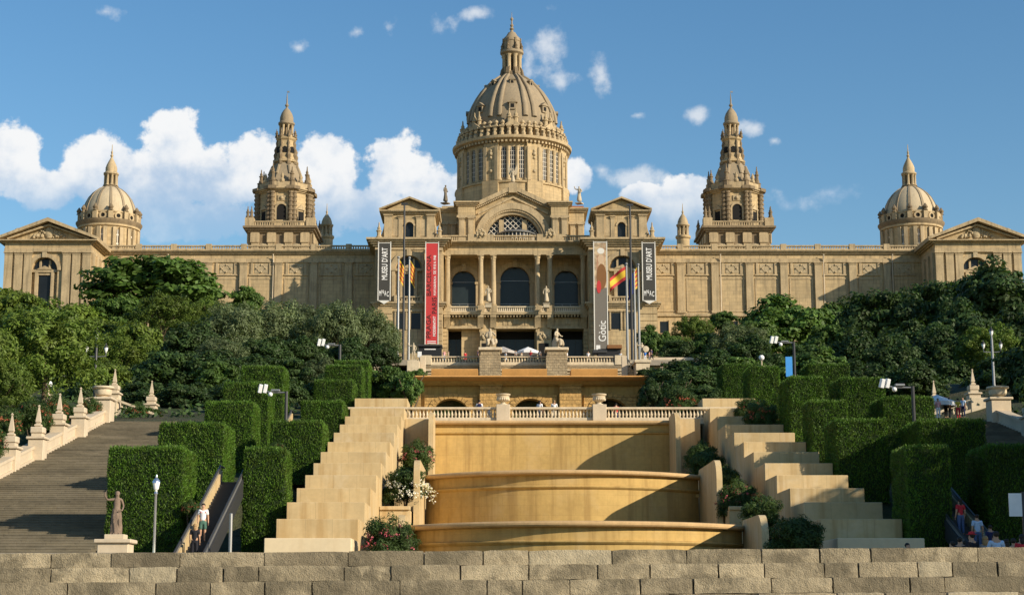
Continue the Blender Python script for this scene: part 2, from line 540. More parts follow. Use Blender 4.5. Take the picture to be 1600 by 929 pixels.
    def turn(s, cx, cy, a, start=0):
        ca, sa = cos(a), sin(a)
        for i in range(start, len(s.v)):
            x, y, z = s.v[i]
            x -= cx; y -= cy
            s.v[i] = (cx + x * ca - y * sa, cy + x * sa + y * ca, z)
        return s

    def mesh(s, name, o=(0, 0, 0), smooth=32):
        me = bpy.data.meshes.new(name)
        me.from_pydata([(x - o[0], y - o[1], z - o[2]) for x, y, z in s.v], [], s.f)
        me.update()
        if smooth:
            me.polygons.foreach_set('use_smooth', [True] * len(me.polygons))
            me.set_sharp_from_angle(angle=radians(smooth))
        return me

    def build(s, name, m, parent=None, loc=None, smooth=32):
        """link as one mesh object; world coordinates, or local ones when loc is given"""
        o0 = org(parent) if loc is None else (0, 0, 0)
        me = s.mesh(name, o0, smooth)
        return link(name, me, m, parent, loc, o0)


def link(name, me, m=None, parent=None, loc=None, o0=(0, 0, 0), rz=0.0, sc=None):
    o = bpy.data.objects.new(name, me)
    COL.objects.link(o)
    if m is not None:
        m = MAT[m] if isinstance(m, str) else m
        if not me.materials:
            me.materials.append(m)
        elif me.materials[0] != m:
            o.material_slots[0].link = 'OBJECT'
            o.material_slots[0].material = m
    if parent:
        o.parent = parent
    if loc is not None:
        o.location = loc
    if rz:
        o.rotation_euler = (0, 0, rz)
    if sc is not None:
        o.scale = sc if hasattr(sc, '__len__') else (sc, sc, sc)
    ORG[o.name] = o0
    return o


def tag(o, label=None, cat=None, group=None, kind=None):
    if label:
        o['label'] = label
    if cat:
        o['category'] = cat
    if group:
        o['group'] = group
    if kind:
        o['kind'] = kind
    return o


def empty(name, loc, label=None, cat=None, group=None, rz=0.0):
    o = bpy.data.objects.new(name, None)
    o.empty_display_size = 0.2
    COL.objects.link(o)
    o.location = loc
    o.rotation_euler = (0, 0, rz)
    ORG[o.name] = tuple(loc)
    return tag(o, label, cat, group)


def copy_tree(o, parent=None, loc=None, rz=None, sc=None):
    c = o.copy()
    COL.objects.link(c)
    c.parent = parent
    if loc is not None:
        c.location = loc
    if rz is not None:
        c.rotation_euler = (0, 0, rz)
    if sc is not None:
        c.scale = sc if hasattr(sc, '__len__') else (sc, sc, sc)
    for ch in list(o.children):
        copy_tree(ch, c)
    return c


RNG = random.Random(11)

# ================================================================== THE GROUND
SIDE = [(-400, -2.3), (17.2, -2.3), (18.6, -0.06), (73, -0.06), (131, 13.2), (200, 24), (255, 34), (330, 46.5), (520, 47.5), (1200, 30), (4000, -20)]
MID = [(-400, -2.3), (17.2, -2.3), (18.6, -0.06), (80, -0.06), (100, 1.0), (129, 5.0), (130.5, 13.25), (203.5, 13.3), (204.5, 25.0), (253, 25.3),
       (256, 35.3), (300, 35.5), (328, 46.5), (520, 47.5), (1200, 30), (4000, -20)]


def lerp_tab(tab, y):
    for (a, za), (b, zb) in zip(tab, tab[1:]):
        if y <= b:
            t = max(0.0, (y - a) / (b - a))
            return za + (zb - za) * t
    return tab[-1][1]


def smooth(t):
    t = max(0.0, min(1.0, t))
    return t * t * (3 - 2 * t)


def ground_z(X, Y):
    a = abs(X)
    s, c = lerp_tab(SIDE, Y), lerp_tab(MID, Y)
    k = smooth((a - 14.5) / 2.5)
    z = c + (s - c) * k
    if 70 < Y < 135 and 15 < a < 37:
        z -= 0.7 * smooth((a - 15) / 2) * smooth((37 - a) / 1.5)
    if 70 < Y < 102 and 14.8 < a < 23.4:
        z = min(z, -0.06 + (z + 0.06) * smooth((Y - 90) / 10))
    if 74 < Y < 330 and a > 36:
        z += 1.3 * smooth((a - 36) / 10) + 0.6 * sin(X * 0.21 + Y * 0.13)
    return z


def build_ground():
    xs = [-3000, -1200, -500, -260, -180] + [x for x in range(-140, -44, 8)] + [x for x in range(-44, -18, 2)] + \
         [-17.2, -16, -15, -14.4, -8, 0, 8, 14.4, 15, 16, 17.2] + [x for x in range(18, 44, 2)] + [x for x in range(44, 141, 8)] + [180, 260, 500, 1200, 3000]
    ys = [-400, -100, -20, 5, 12, 17.2, 18.6, 30, 50, 70, 73, 76, 80] + list(range(84, 129, 4)) + [129, 130.5, 131, 135, 142, 150, 160, 170, 180, 190, 200, 203.5, 204.5,
          212, 222, 235, 245, 253, 256, 265, 280, 300, 315, 328, 335, 380, 450, 520, 800, 1200, 2200, 4000]
    mb = MB()
    nx = len(xs)
    vs = [(x, y, ground_z(x, y)) for y in ys for x in xs]
    fs = [(j * nx + i, j * nx + i + 1, (j + 1) * nx + i + 1, (j + 1) * nx + i) for j in range(len(ys) - 1) for i in range(nx - 1)]
    mb.add(vs, fs)
    g = mb.build('ground', 'earth', smooth=60)
    tag(g, kind='structure')
    p = MB().box(-60, 60, 18.2, 73.4, -0.05, -0.004).build('plaza', 'paving')
    tag(p, kind='structure')
    p = MB().box(-40, 40, -30, 12.4, -2.29, -2.2).build('lower_pavement', 'paving')
    tag(p, kind='structure')
    p = MB().box(-14.3, 14.3, 130.3, 203.4, 13.0, 13.36).build('terrace_floor', 'paving')
    tag(p, kind='structure')
    p = MB().box(-60, 60, 254.5, 300, 35.0, 35.8).build('forecourt_floor', 'paving')
    tag(p, kind='structure')


build_ground()


# ================================================================== NEAR STEPS OF CUT STONE
def build_near_steps():
    root = empty('stone_steps', (-4.3, 17.6, 0), 'worn granite steps of rough cut blocks in front of the fountain', 'steps')
    root.rotation_euler = (0, radians(-0.42), radians(2.0))
    rn = random.Random(5)
    rise, going = 0.152, 0.35
    core = MB()
    n = 15
    for k in range(n):
        yf = -going * k
        zt = -rise * k
        core.box(-60, 60, yf + 0.05, yf + going + 0.45, zt - rise - 0.35, zt - 0.03)
        if k >= 7:
            core.box(-11, 11, yf, yf + 0.05, zt - rise - 0.1, zt)
            core.box(-11, 11, yf + 0.05, yf + going, zt - 0.03, zt)
        for s in (-1, 1):
            x0, x1 = (11, 60) if s > 0 else (-60, -11)
            core.box(x0, x1, yf, yf + 0.05, zt - rise - 0.1, zt)
            core.box(x0, x1, yf + 0.05, yf + going, zt - 0.03, zt)
    core.build('bedding', 'mortar', root, loc=(0, 0, 0))
    for k in range(7):
        x = -11.0 + rn.random() * 0.5
        while x < 11.0:
            w = rn.choice((0.34, 0.46, 0.52, 0.6, 0.68, 0.76, 0.84))
            g = rn.choice((0.007, 0.010, 0.014, 0.022))
            bm = bmesh.new()
            bmesh.ops.create_cube(bm, size=1)
            h = rise - rn.uniform(0.001, 0.006)
            for v in bm.verts:
                v.co = (v.co.x * (w - g), (v.co.y + 0.5) * (going + 0.02), (v.co.z - 0.5) * h)
            ed = [e for e in bm.edges if abs(e.verts[0].co.x - e.verts[1].co.x) > w * 0.5]
            bmesh.ops.subdivide_edges(bm, edges=ed, cuts=5, use_grid_fill=True)
            ed = [e for e in bm.edges if abs(e.verts[0].co.z - e.verts[1].co.z) > h * 0.5]
            bmesh.ops.subdivide_edges(bm, edges=ed, cuts=2, use_grid_fill=True)
            for v in bm.verts:
                edge = min(v.co.x + w / 2, w / 2 - v.co.x) < 0.03
                top = v.co.z > -0.01
                j = 0.0035
                v.co.y += rn.uniform(-j, j) + (0.004 if top else 0) + (0.007 if edge else 0)
                v.co.z += rn.uniform(-0.004, 0.004) - (0.005 if (edge and top) else 0)
                v.co.x += rn.uniform(-0.003, 0.003)
            me = bpy.data.meshes.new('stone_block')
            bm.to_mesh(me)
            bm.free()
            me.polygons.foreach_set('use_smooth', [True] * len(me.polygons))
            me.set_sharp_from_angle(angle=radians(40))
            m = 'step_pale' if rn.random() < 0.10 else 'step_block'
            link('stone_block', me, m, root, (x + w / 2, -going * k + rn.uniform(-0.008, 0.008), -rise * k + rn.uniform(-0.004, 0.003)))
            x += w
    return root


build_near_steps()

# ================================================================== CASCADE FOUNTAIN
Z_LOW, Z_MIDR, Z_TOP = zz(820, 90.7), zz(742, 109.5), zz(657, 127.6)
HALF = 8.6


def arc_sweep(mb, prof, ychord, sag, half=HALF, n=36):
    """sweep (outward offset, z) along a circular arc bulging towards -Y"""
    R = (half * half + sag * sag) / (2 * sag)
    cy = ychord - sag + R
    a = asin(half / R)
    vs = []
    k = len(prof)
    for i in range(n + 1):
        t = -a + 2 * a * i / n
        for off, z in prof:
            vs.append(((R + off) * sin(t), cy - (R + off) * cos(t), z))
    fs = []
    for i in range(n):
        for j in range(k):
            j2 = (j + 1) % k
            fs.append((i * k + j, (i + 1) * k + j, (i + 1) * k + j2, i * k + j2))
    fs.append(tuple(range(k)))
    fs.append(tuple(range(n * k, (n + 1) * k))[::-1])
    mb.add(vs, fs)
    return mb


def round_coping(z, out=0.40, h=0.33, inn=-0.7):
    p = [(0.02, z - h), (out - 0.12, z - h + 0.02)]
    for i in range(6):
        q = -pi / 2 + pi * i / 5
        p.append((out - 0.14 + 0.16 * cos(q), z - h / 2 + (h / 2 - 0.02) * sin(q)))
    p += [(inn, z), (inn, z - h)]
    return p


def build_cascade():
    root = empty('cascade_fountain', (0, 90, 0), 'dry ochre cascade fountain of three walled tiers with curved basins', 'fountain')
    for (z, yc, sag, zb) in ((Z_LOW, 90.7, 5.0, -0.1), (Z_MIDR, 109.5, 4.5, 1.2)):
        w = arc_sweep(MB(), [(0, zb), (0, z - 0.335), (-0.6, z - 0.335), (-0.6, zb)], yc, sag).build('basin_wall', 'ochre_stucco', root)
        arc_sweep(MB(), round_coping(z), yc, sag).build('coping', 'coping_rose', w)
        arc_sweep(MB(), [(0.002, z - 1.18), (0.10, z - 1.12), (0.16, z - 1.04), (0.16, z - 0.98), (0.002, z - 0.94)], yc, sag).build('moulding', 'ochre_stucco', w)
        R = (HALF * HALF + sag * sag) / (2 * sag)
        MB().box(-HALF, HALF, yc - 0.3, yc + 19, z - 1.4, z - 1.2).build('basin_floor', 'ochre_stucco', w)
    w = MB().box(-9.0, 9.0, 127.6, 129.0, 2.0, Z_TOP - 0.3).build('basin_wall', 'ochre_stucco', root)
    MB().prism_x([(127.28, Z_TOP - 0.27), (127.2, Z_TOP - 0.15), (127.28, Z_TOP), (129.05, Z_TOP + 0.01), (129.05, Z_TOP - 0.29), (127.4, Z_TOP - 0.29)], -9.05, 9.05).build('coping', 'coping_rose', w)
    MB().prism_x([(127.6, Z_TOP - 1.02), (127.45, Z_TOP - 0.95), (127.42, Z_TOP - 0.86), (127.6, Z_TOP - 0.82)], -8.99, 8.99).build('moulding', 'ochre_stucco', w)
    # flanking side walls with rounded heads
    for s in (-1, 1):
        for (y0, zt, zb, L) in ((122.9, Z_TOP + 0.22, Z_MIDR - 1.5, 5.1), (100.8, Z_MIDR + 0.32, Z_LOW - 1.4, 9.2), (84.2, Z_LOW + 0.25, -0.1, 7.0)):
            x0, x1 = (8.64, 8.98) if s > 0 else (-8.98, -8.64)
            poly = [(y0, zb), (y0, zt - 1.3)]
            for i in range(9):
                q = pi - pi / 2 * i / 8
                poly.append((y0 + 1.2 + 1.2 * cos(q), zt - 1.2 + 1.2 * sin(q)))
            poly += [(y0 + L - 0.5, zt), (y0 + L - 0.5, zb)]
            MB().prism_x(poly, x0, x1).build('side_wall', 'cream_stucco', root)
    return root


build_cascade()

# planters between cascade and stepped walls
PLANT_Z = []


def build_planters():
    for s in (-1, 1):
        for i, (y0, y1, ytop) in enumerate(((99.0, 113.0, 793), (113.4, 126.2, 742))):
            z = zz(ytop, y0)
            r = empty('planter', (s * 9.95, y0, 0), None, None)
            side = 'lit' if s < 0 else 'shaded'
            tag(r, ('cream walled planter holding the %s oleander beside the fountain' % (('white flowering', 'upper pink')[i])) if s < 0 else
                ('cream walled planter in shade under the %s oleander across the fountain' % (('lower', 'upper')[i])), 'planter')
            MB().box(-0.86, 0.86, 0, y1 - y0, -0.1, z - 0.12).build('wall', 'cream_stucco', r, loc=(0, 0, 0))
            MB().cbox(-0.88, 0.88, -0.12, 0.3, z - 0.118, z + 0.1, 0.03).build('rim', 'cream_stucco', r, loc=(0, 0, 0))
            MB().box(-0.84, 0.84, 0.302, y1 - y0 - 0.02, z - 0.118, z - 0.02).build('soil', 'earth', r, loc=(0, 0, 0))
            PLANT_Z.append((s, y0, z))
        w = MB().box(s * 9.95 - 0.88, s * 9.95 + 0.88, 126.5, 129.0, 4, Z_TOP + 0.02).build('end_wall', 'cream_stucco')
        tag(w, 'short cream wall closing the %s planting strip below the balustrade' % ('sunlit' if s < 0 else 'shaded'), 'wall')


build_planters()

# stepped cream walls
BLOCK_Y = [80 + 50.0 * k / 12 for k in range(13)]
BLOCK_PY = [840, 810, 784, 762, 741.7, 723, 705.6, 690, 675.5, 662.7, 650, 637, 622]


def build_block_stairs():
    for s in (-1, 1):
        r = empty('stepped_wall', (-12.85 if s < 0 else 13.45, 80, 0), 'cream stuccoed stepped wall of big blocks %s' %
                  ('with sunlit side faces, climbing beside the white oleander' if s < 0 else 'crossed by hedge shadows, climbing across the fountain from the white oleander'), 'stepped wall')
        for k in range(13):
            y0 = BLOCK_Y[k]
            y1 = BLOCK_Y[k + 1] if k < 12 else y0 + 4
            z = zz(BLOCK_PY[k], y0)
            j = 0.012 * (k % 2)
            hi = 15.0
            MB().cbox(-2.0 + j, 2.0 - j, 0, y1 - y0 - 0.004, max(-0.05, z - 3.4), z, 0.025).build('block', 'cream_render' if k == 0 else 'cream_stucco', r, loc=(0, y0 - 80, 0))


build_block_stairs()


# ================================================================== BALUSTRADES
def baluster_mesh(h, r):
    p = [(r * 0.9, 0), (r * 0.9, 0.08 * h), (r * 0.5, 0.11 * h), (r * 0.62, 0.2 * h), (r, 0.36 * h), (r * 0.82, 0.5 * h), (r * 0.42, 0.75 * h), (r * 0.4, 0.85 * h), (r * 0.75, 0.9 * h), (r * 0.8, h)]
    return MB().lathe(p, 0, 0, 8).mesh('baluster', smooth=50)


BAL = baluster_mesh(0.62, 0.105)


def urn(parent, loc, sc=1.0, m='balustrade_stone'):
    p = [(0.34, 0), (0.34, 0.08), (0.2, 0.12), (0.17, 0.2), (0.3, 0.26), (0.46, 0.36), (0.52, 0.5), (0.5, 0.6), (0.53, 0.62), (0.53, 0.68), (0.47, 0.7), (0.58, 0.8), (0.62, 0.84), (0.62, 0.9), (0.5, 0.9), (0.4, 0.82)]
    mb = MB().lathe([(r * sc, z * sc) for r, z in p], 0, 0, 18)
    for i in range(18):
        a = 2 * pi * i / 18
        mb.ball((0.49 * sc * cos(a), 0.49 * sc * sin(a), 0.46 * sc), 0.075 * sc, sz=1.8, n=6, m=4)
    return mb.build('urn', m, parent, loc=loc)


def build_mid_balustrade():
    z = 13.4
    y = 129.6
    root = empty('balustrade', (0, y, z), 'stone balustrade with rounded balusters and two urn topped piers above the ochre cascade', 'balustrade')
    MB().cbox(-16, 16, -0.22, 0.22, -0.35, 0.14, 0.02).build('plinth', 'balustrade_stone', root, loc=(0, 0, 0))
    MB().cbox(-16, 16, -0.2, 0.2, 0.765, 0.94, 0.03).build('rail', 'balustrade_stone', root, loc=(0, 0, 0))
    for s in (-1, 1):
        MB().cbox(s * 3.62 - 0.52, s * 3.62 + 0.52, -0.5, 0.5, -0.36, 1.12, 0.03).build('pier', 'pale_plaster', root, loc=(0, 0, 0))
        urn(root, (s * 3.62, 0, 1.12), 0.9)
    x = -13.9
    while x < 13.95:
        if abs(abs(x) - 3.62) > 0.58:
            link('baluster', BAL, 'balustrade_stone', root, (x, 0, 0.142))
        x += 0.268


build_mid_balustrade()

# ================================================================== ARCHED TERRACE WALL
def build_arched_wall():
    Y = 203.0
    zt, zb = zz(596, Y), 13.0
    root = empty('arched_terrace_wall', (0, Y, 13.4), 'golden rubble terrace wall with three low arches under orange ledge', 'terrace wall')
    r, top = 2.35, zz(623, Y)
    zs = top - r
    mb = MB()
    for cx, x0, x1 in ((-9.4, -13.4, -6.0), (0, -3.4, 3.4), (9.4, 6.0, 13.4)):
        mb.arch_wall(x0, x1, zb, zt - 0.5, Y, Y + 1.2, cx, r, zs, zb)
    mb.box(-6.0, -3.4, Y, Y + 1.2, zb, zt - 0.5)
    mb.box(3.4, 6.0, Y, Y + 1.2, zb, zt - 0.5)
    wall = mb.build('wall', 'ochre_stucco', root)
    for cx in (-9.4, 0, 9.4):
        zt2 = zz(617, Y)
        MB().arch_wall(cx - 3.1, cx + 3.1, zb, zt2, Y - 0.35, Y - 0.003, cx, r + 0.003, zs, zb).build('arch_surround', 'rough_gold', root)
        mb = MB()
        nv = 15
        for i in range(nv):
            a0, a1 = pi * i / nv + 0.012, pi * (i + 1) / nv - 0.012
            s = MB().band(cx, zs, r + 0.02, r + 0.62 + 0.05 * (i % 2), Y - 0.47, Y - 0.353, 2, a0, a1)
            s.build('voussoir', 'rough_gold', root)
        MB().box(cx - r - 0.3, cx + r + 0.3, Y + 2.5, Y + 2.6, zb, top + 0.2).build('recess_back', 'rough_gold', root)
    for s in (-1, 1):
        x = s * 4.7
        MB().box(x - 1.28, x + 1.28, Y - 0.9, Y - 0.002, zb, zt - 0.55).build('pilaster', 'rough_gold', root)
        MB().cbox(x - 1.4, x + 1.4, Y - 1.05, Y - 0.004, zt - 0.548, zt - 0.2, 0.04).build('pilaster_cap', 'ochre_stucco', root)
        MB().box(s * 13.45 - 0.5, s * 13.45 + 0.5, Y - 0.9, Y + 1.2, zb, zt - 0.5).build('end_pilaster', 'rough_gold', root)
    zl = zz(586, Y - 3)
    MB().prism_x([(Y - 2.2, zt - 0.15), (Y - 2.9, zt + 0.1), (Y - 3.0, zl - 0.15), (Y - 2.8, zl), (Y + 3, zl + 0.05), (Y + 3, zt - 0.15)], -14.0, 14.0).build('ledge', 'ledge_orange', root)
    MB().prism_x([(Y - 0.9, zt - 0.498), (Y - 1.3, zt - 0.35), (Y - 1.9, zt - 0.152), (Y + 1.2, zt - 0.152), (Y + 1.2, zt - 0.498)], -13.9, 13.9).build('cornice', 'ochre_stucco', root)


build_arched_wall()


def build_upper_terrace():
    Y = 254.0
    zr, zb = zz(556.5, Y), zz(567, Y)
    root = empty('upper_terrace_wall', (0, Y, 24), 'grey moulded terrace wall with orange ledges below the palace forecourt', 'terrace wall')
    wall = MB().box(-14.6, 14.6, Y, Y + 2, 24, zb - 0.25).build('wall', 'rough_grey', root)
    for y, o, h in ((568, 0.3, 0.28), (571.5, 0.15, 0.16), (577, 0.3, 0.25), (582, 0.12, 0.16)):
        z = zz(y, Y)
        MB().cbox(-14.62, 14.62, Y - o, Y - 0.003, z - h, z, 0.04).build('moulding', 'balustrade_stone', root)
    for cx, w in ((-9.9, 6.6), (0, 6.4), (9.9, 6.6)):
        z0, z1 = zz(585.5, 243), zz(576, 243)
        MB().prism_x([(243, z0 - 1.0), (242.6, z0 + 0.15), (242.5, z1 - 0.15), (242.8, z1), (247, z1 + 0.02), (247, z0 - 1.0)], cx - w / 2, cx + w / 2).build('ledge', 'ledge_orange', root)
        MB().box(cx - w / 2 + 0.1, cx + w / 2 - 0.1, 243.3, 253.9, 24, z0 - 0.2).build('ledge_base', 'rough_grey', root)
    b = empty('balustrade', (0, Y, zb), 'pale stone balustrade between the seated statue pedestals at the forecourt edge', 'balustrade')
    H = zr - zb
    MB().cbox(-14.6, 14.6, -0.25, 0.25, -0.3, 0.12, 0.03).build('plinth', 'balustrade_stone', b, loc=(0, 0, 0))
    MB().cbox(-14.6, 14.6, -0.22, 0.22, H - 0.18, H, 0.03).build('rail', 'balustrade_stone', b, loc=(0, 0, 0))
    big = baluster_mesh(H - 0.3, 0.14)
    x = -13.6
    while x < 13.7:
        if abs(abs(x) - 4.87) > 1.8:
            link('baluster', big, 'balustrade_stone', b, (x, 0, 0.122))
        x += 0.42
    for xx_ in (-14.3, 14.3):
        MB().cbox(xx_ - 0.7, xx_ + 0.7, -0.4, 0.4, -0.3, H + 0.12, 0.03).build('pier', 'balustrade_stone', b, loc=(0, 0, 0))
    for s in (-1, 1):
        p = empty('statue_pedestal', (s * 4.87, 252, 24), 'tall rubble stone pedestal %s under a seated statue' %
                  ('without cracks,' if s < 0 else 'with a cracked upper block,'), 'pedestal')
        zt = zz(543, 251)
        z5 = zz(556, 251)
        MB().box(-1.55, 1.55, -1.5, 1.5, 0, z5 - 24).build('base', 'rough_grey', p, loc=(0, 0, 0))
        MB().cbox(-1.45, 1.45, -1.4, 1.4, z5 - 24 + 0.002, zt - 24 - 0.45, 0.06).build('shaft', 'rough_grey', p, loc=(0, 0, 0))
        MB().cbox(-1.75, 1.75, -1.7, 1.7, zt - 24 - 0.448, zt - 24, 0.08).build('cap', 'balustrade_stone', p, loc=(0, 0, 0))
        # sloping parapets of the side flights
        f = empty('flight_parapet', (s * 14.9, 249.5, 24), 'short sloping stone parapet of the side flight %s' % ('next to the shield statue' if s > 0 else 'next to the nude statue'), 'parapet')
        za, zb2 = zz(558, 249.5) - 24, zz(590, 249.5) - 24
        MB().prism([(0, za), (s * 3.3, zb2), (s * 3.3, zb2 - 0.25), (0, za - 0.25)], -0.3, 0.3).build('rail', 'balustrade_stone', f, loc=(0, 0, 0))
        MB().prism([(0, za - 0.95), (s * 3.3, zb2 - 0.95), (s * 3.3, zb2 - 3), (0, zb2 - 3)], -0.28, 0.28).build('base', 'rough_grey', f, loc=(0, 0, 0))
        for i in range(7):
            t = (i + 0.5) / 7
            link('baluster', BAL, 'balustrade_stone', f, (s * 3.3 * t, 0, za + (zb2 - za) * t - 0.97), sc=(1.2, 1.2, 1.22))
        for xq, zq in ((s * -0.2, za + 0.15), (s * 1.6, (za + zb2) / 2 + 0.3), (s * 3.4, zb2 + 0.3)):
            MB().cbox(xq - 0.42, xq + 0.42, -0.42, 0.42, zb2 - 3, zq, 0.04).build('pier', 'pale_plaster', f, loc=(0, 0, 0))


build_upper_terrace()

# side terrace wall with low balustrade at the right
def build_side_terrace():
    for s in (1, -1):
        X0, X1 = (19.0, 33.0) if s > 0 else (-33.0, -19.0)
        Yw = 240
        zt, zb = zz(573, Yw), zz(581, Yw)
        r = empty('balustrade', ((X0 + X1) / 2, Yw, zb), 'low pale balustrade among dark shrubs %s' % ('beyond the shield statue' if s > 0 else 'beyond the nude statue'), 'balustrade')
        w = (X1 - X0) / 2
        MB().box(-w, w, -0.2, 0.2, -6, 0.1).build('plinth', 'rough_grey', r, loc=(0, 0, 0))
        MB().cbox(-w, w, -0.2, 0.2, zt - zb - 0.16, zt - zb, 0.02).build('rail', 'balustrade_stone', r, loc=(0, 0, 0))
        me = baluster_mesh(zt - zb - 0.26, 0.12)
        for i in range(int(2 * w / 0.45)):
            link('baluster', me, 'balustrade_stone', r, (-w + 0.3 + i * 0.45, 0, 0.101))
        zc = zz(558, 256)
        wall = MB().cbox(X0, X1 + (3 if s > 0 else 0), 256, 256.4, 34.5, zc, 0.04).build('parapet_wall', 'pale_plaster')
        tag(wall, 'low white parapet wall behind the %s' % ('group of dark clad visitors' if s > 0 else 'olive trees by the nude statue'), 'wall')


build_side_terrace()


# ================================================================== GREAT SIDE STAIRS
def build_side_stairs():
    n = 84
    rise, going = 13.36 / n, 58.0 / n
    for s in (-1, 1):
        X0, X1 = 23.2, 33.6
        r = empty('grand_staircase', (s * 28.4, 73, 0), 'wide brown stone staircase %s' %
                  ('striped by pointed hedge shadows beside the obelisk parapet' if s < 0 else 'in deep tree shade behind the crowd'), 'staircase')
        w = (X1 - X0) / 2
        me = MB().cbox(-w, w, 0, going + 0.25, -0.062, 0, 0.012).box(-w, w, 0.016, going + 0.2, -rise * 1.6, -0.063).mesh('step')
        for k in range(n):
            link('step', me, 'stair_stone', r, (RNG.uniform(-0.01, 0.01), going * k + RNG.uniform(-.012, .012), rise * (k + 1)))
        # parapet on the outer side
        p = empty('stair_parapet', (s * 34.1, 73, 0), 'white plastered stair parapet with obelisk piers %s' %
                  ('in sunlight by the red flowered bushes' if s < 0 else 'in shade near the white parasol'), 'parapet')
        sl = 13.36 / 58.0
        MB().prism_x([(0, -0.3), (57.2, 57.2 * sl - 0.3), (57.2, 57.2 * sl + 0.82), (0, 0.82)], -0.28, 0.28).build('wall', 'pale_plaster', p, loc=(0, 0, 0))
        MB().prism_x([(0, 0.825), (57.2, 57.2 * sl + 0.825), (57.2, 57.2 * sl + 1.02), (0, 1.02)], -0.4, 0.4).build('coping', 'pale_plaster', p, loc=(0, 0, 0))
        MB().prism_x([(0, 0.0), (57.2, 57.2 * sl + 0.0), (57.2, 57.2 * sl + 0.22), (0, 0.22)], -0.38 if s > 0 else 0.282, -0.282 if s > 0 else 0.38).build('skirting', 'pale_plaster', p, loc=(0, 0, 0))
        for yy in (8.0, 12.5, 20.5, 25, 33.5, 38, 45, 49):
            z = yy * sl
            obelisk_pier(p, (0 if (yy in (8.0, 20.5, 33.5, 45)) else -s * 0.45, yy, z - 0.4))
        MB().cbox(-0.75, 0.75, 57.2, 58.7, 10.5, 15.0, 0.04).build('newel', 'pale_plaster', p, loc=(0, 0, 0))
        MB().cbox(-0.9, 0.9, 57.05, 58.85, 15.002, 15.2, 0.05).build('newel_cap', 'pale_plaster', p, loc=(0, 0, 0))
        MB().lathe([(0.45, 15.202), (0.38, 15.3), (0.6, 15.42), (0.68, 15.62), (0.66, 15.85), (0.82, 15.9), (0.86, 15.98), (0.82, 16.06), (0.2, 16.06)], 0, 57.95, 16).build('basket_urn', 'balustrade_stone', p, loc=(0, 0, 0))


def obelisk_pier(p, loc):
    mb = MB().cbox(-0.5, 0.5, -0.5, 0.5, -0.6, 1.75, 0.03)
    mb.build('pier', 'pale_plaster', p, loc=loc)
    MB().cbox(-0.62, 0.62, -0.62, 0.62, 1.752, 1.92, 0.04).build('pier_cap', 'pale_plaster', p, loc=loc)
    mb = MB().cbox(-0.36, 0.36, -0.36, 0.36, 1.922, 2.15, 0.03)
    mb.cbox(-0.42, 0.42, -0.42, 0.42, 2.152, 2.55, 0.05)
    mb.lathe([(0.2, 2.552), (0.3, 2.64), (0.3, 2.72), (0.14, 2.8), (0.23, 2.9), (0.05, 3.85), (0.1, 3.92), (0.01, 4.02)], 0, 0, 4, phase=pi / 4)
    mb.build('obelisk', 'pale_plaster', p, loc=loc)


build_side_stairs()


def build_far_stair():
    """the flight that turns off behind the newels"""
    for s in (-1, 1):
        Y = 148
        r = empty('stair_parapet', (s * 36, Y, 14), 'baluster parapet of the turning flight %s' % ('behind the sunlit newel with basket urn' if s < 0 else 'under the dark trees by the shaded newel'), 'parapet')
        xa, xb = s * 0.9, -s * 4.0
        za, zb_ = zz(622, Y) - 14, zz(655, Y) - 14
        lo, hi = min(xa, xb), max(xa, xb)
        P = [(xa, za), (xb, zb_)]
        MB().prism([(xa, za), (xb, zb_), (xb, zb_ - 0.2), (xa, za - 0.2)], -0.2, 0.2).build('rail', 'balustrade_stone', r, loc=(0, 0, 0))
        MB().prism([(xa, za - 0.85), (xb, zb_ - 0.85), (xb, zb_ - 2.6), (xa, za - 4)], -0.2, 0.2).build('base', 'balustrade_stone', r, loc=(0, 0, 0))
        for i in range(13):
            t = (i + 0.5) / 13
            link('baluster', BAL, 'balustrade_stone', r, (xa + (xb - xa) * t, 0, za + (zb_ - za) * t - 0.86))
        MB().cbox(xa - 0.2 if s > 0 else xa - 3.0, xa + 3.0 if s > 0 else xa + 0.2, -0.25, 0.25, za - 3, za + 0.05, 0.03).build('landing_wall', 'balustrade_stone', r, loc=(0, 0, 0))
        for x_, y_, z_ in ((s * 1.1, 0.4, za - 1.4), (-s * 1.5, 3.5, za - 2.0), (s * 9.0, -6, za - 2.0), (s * 10.5, 6, za - 0.8)):
            obelisk_pier(r, (x_, y_, z_))


build_far_stair()


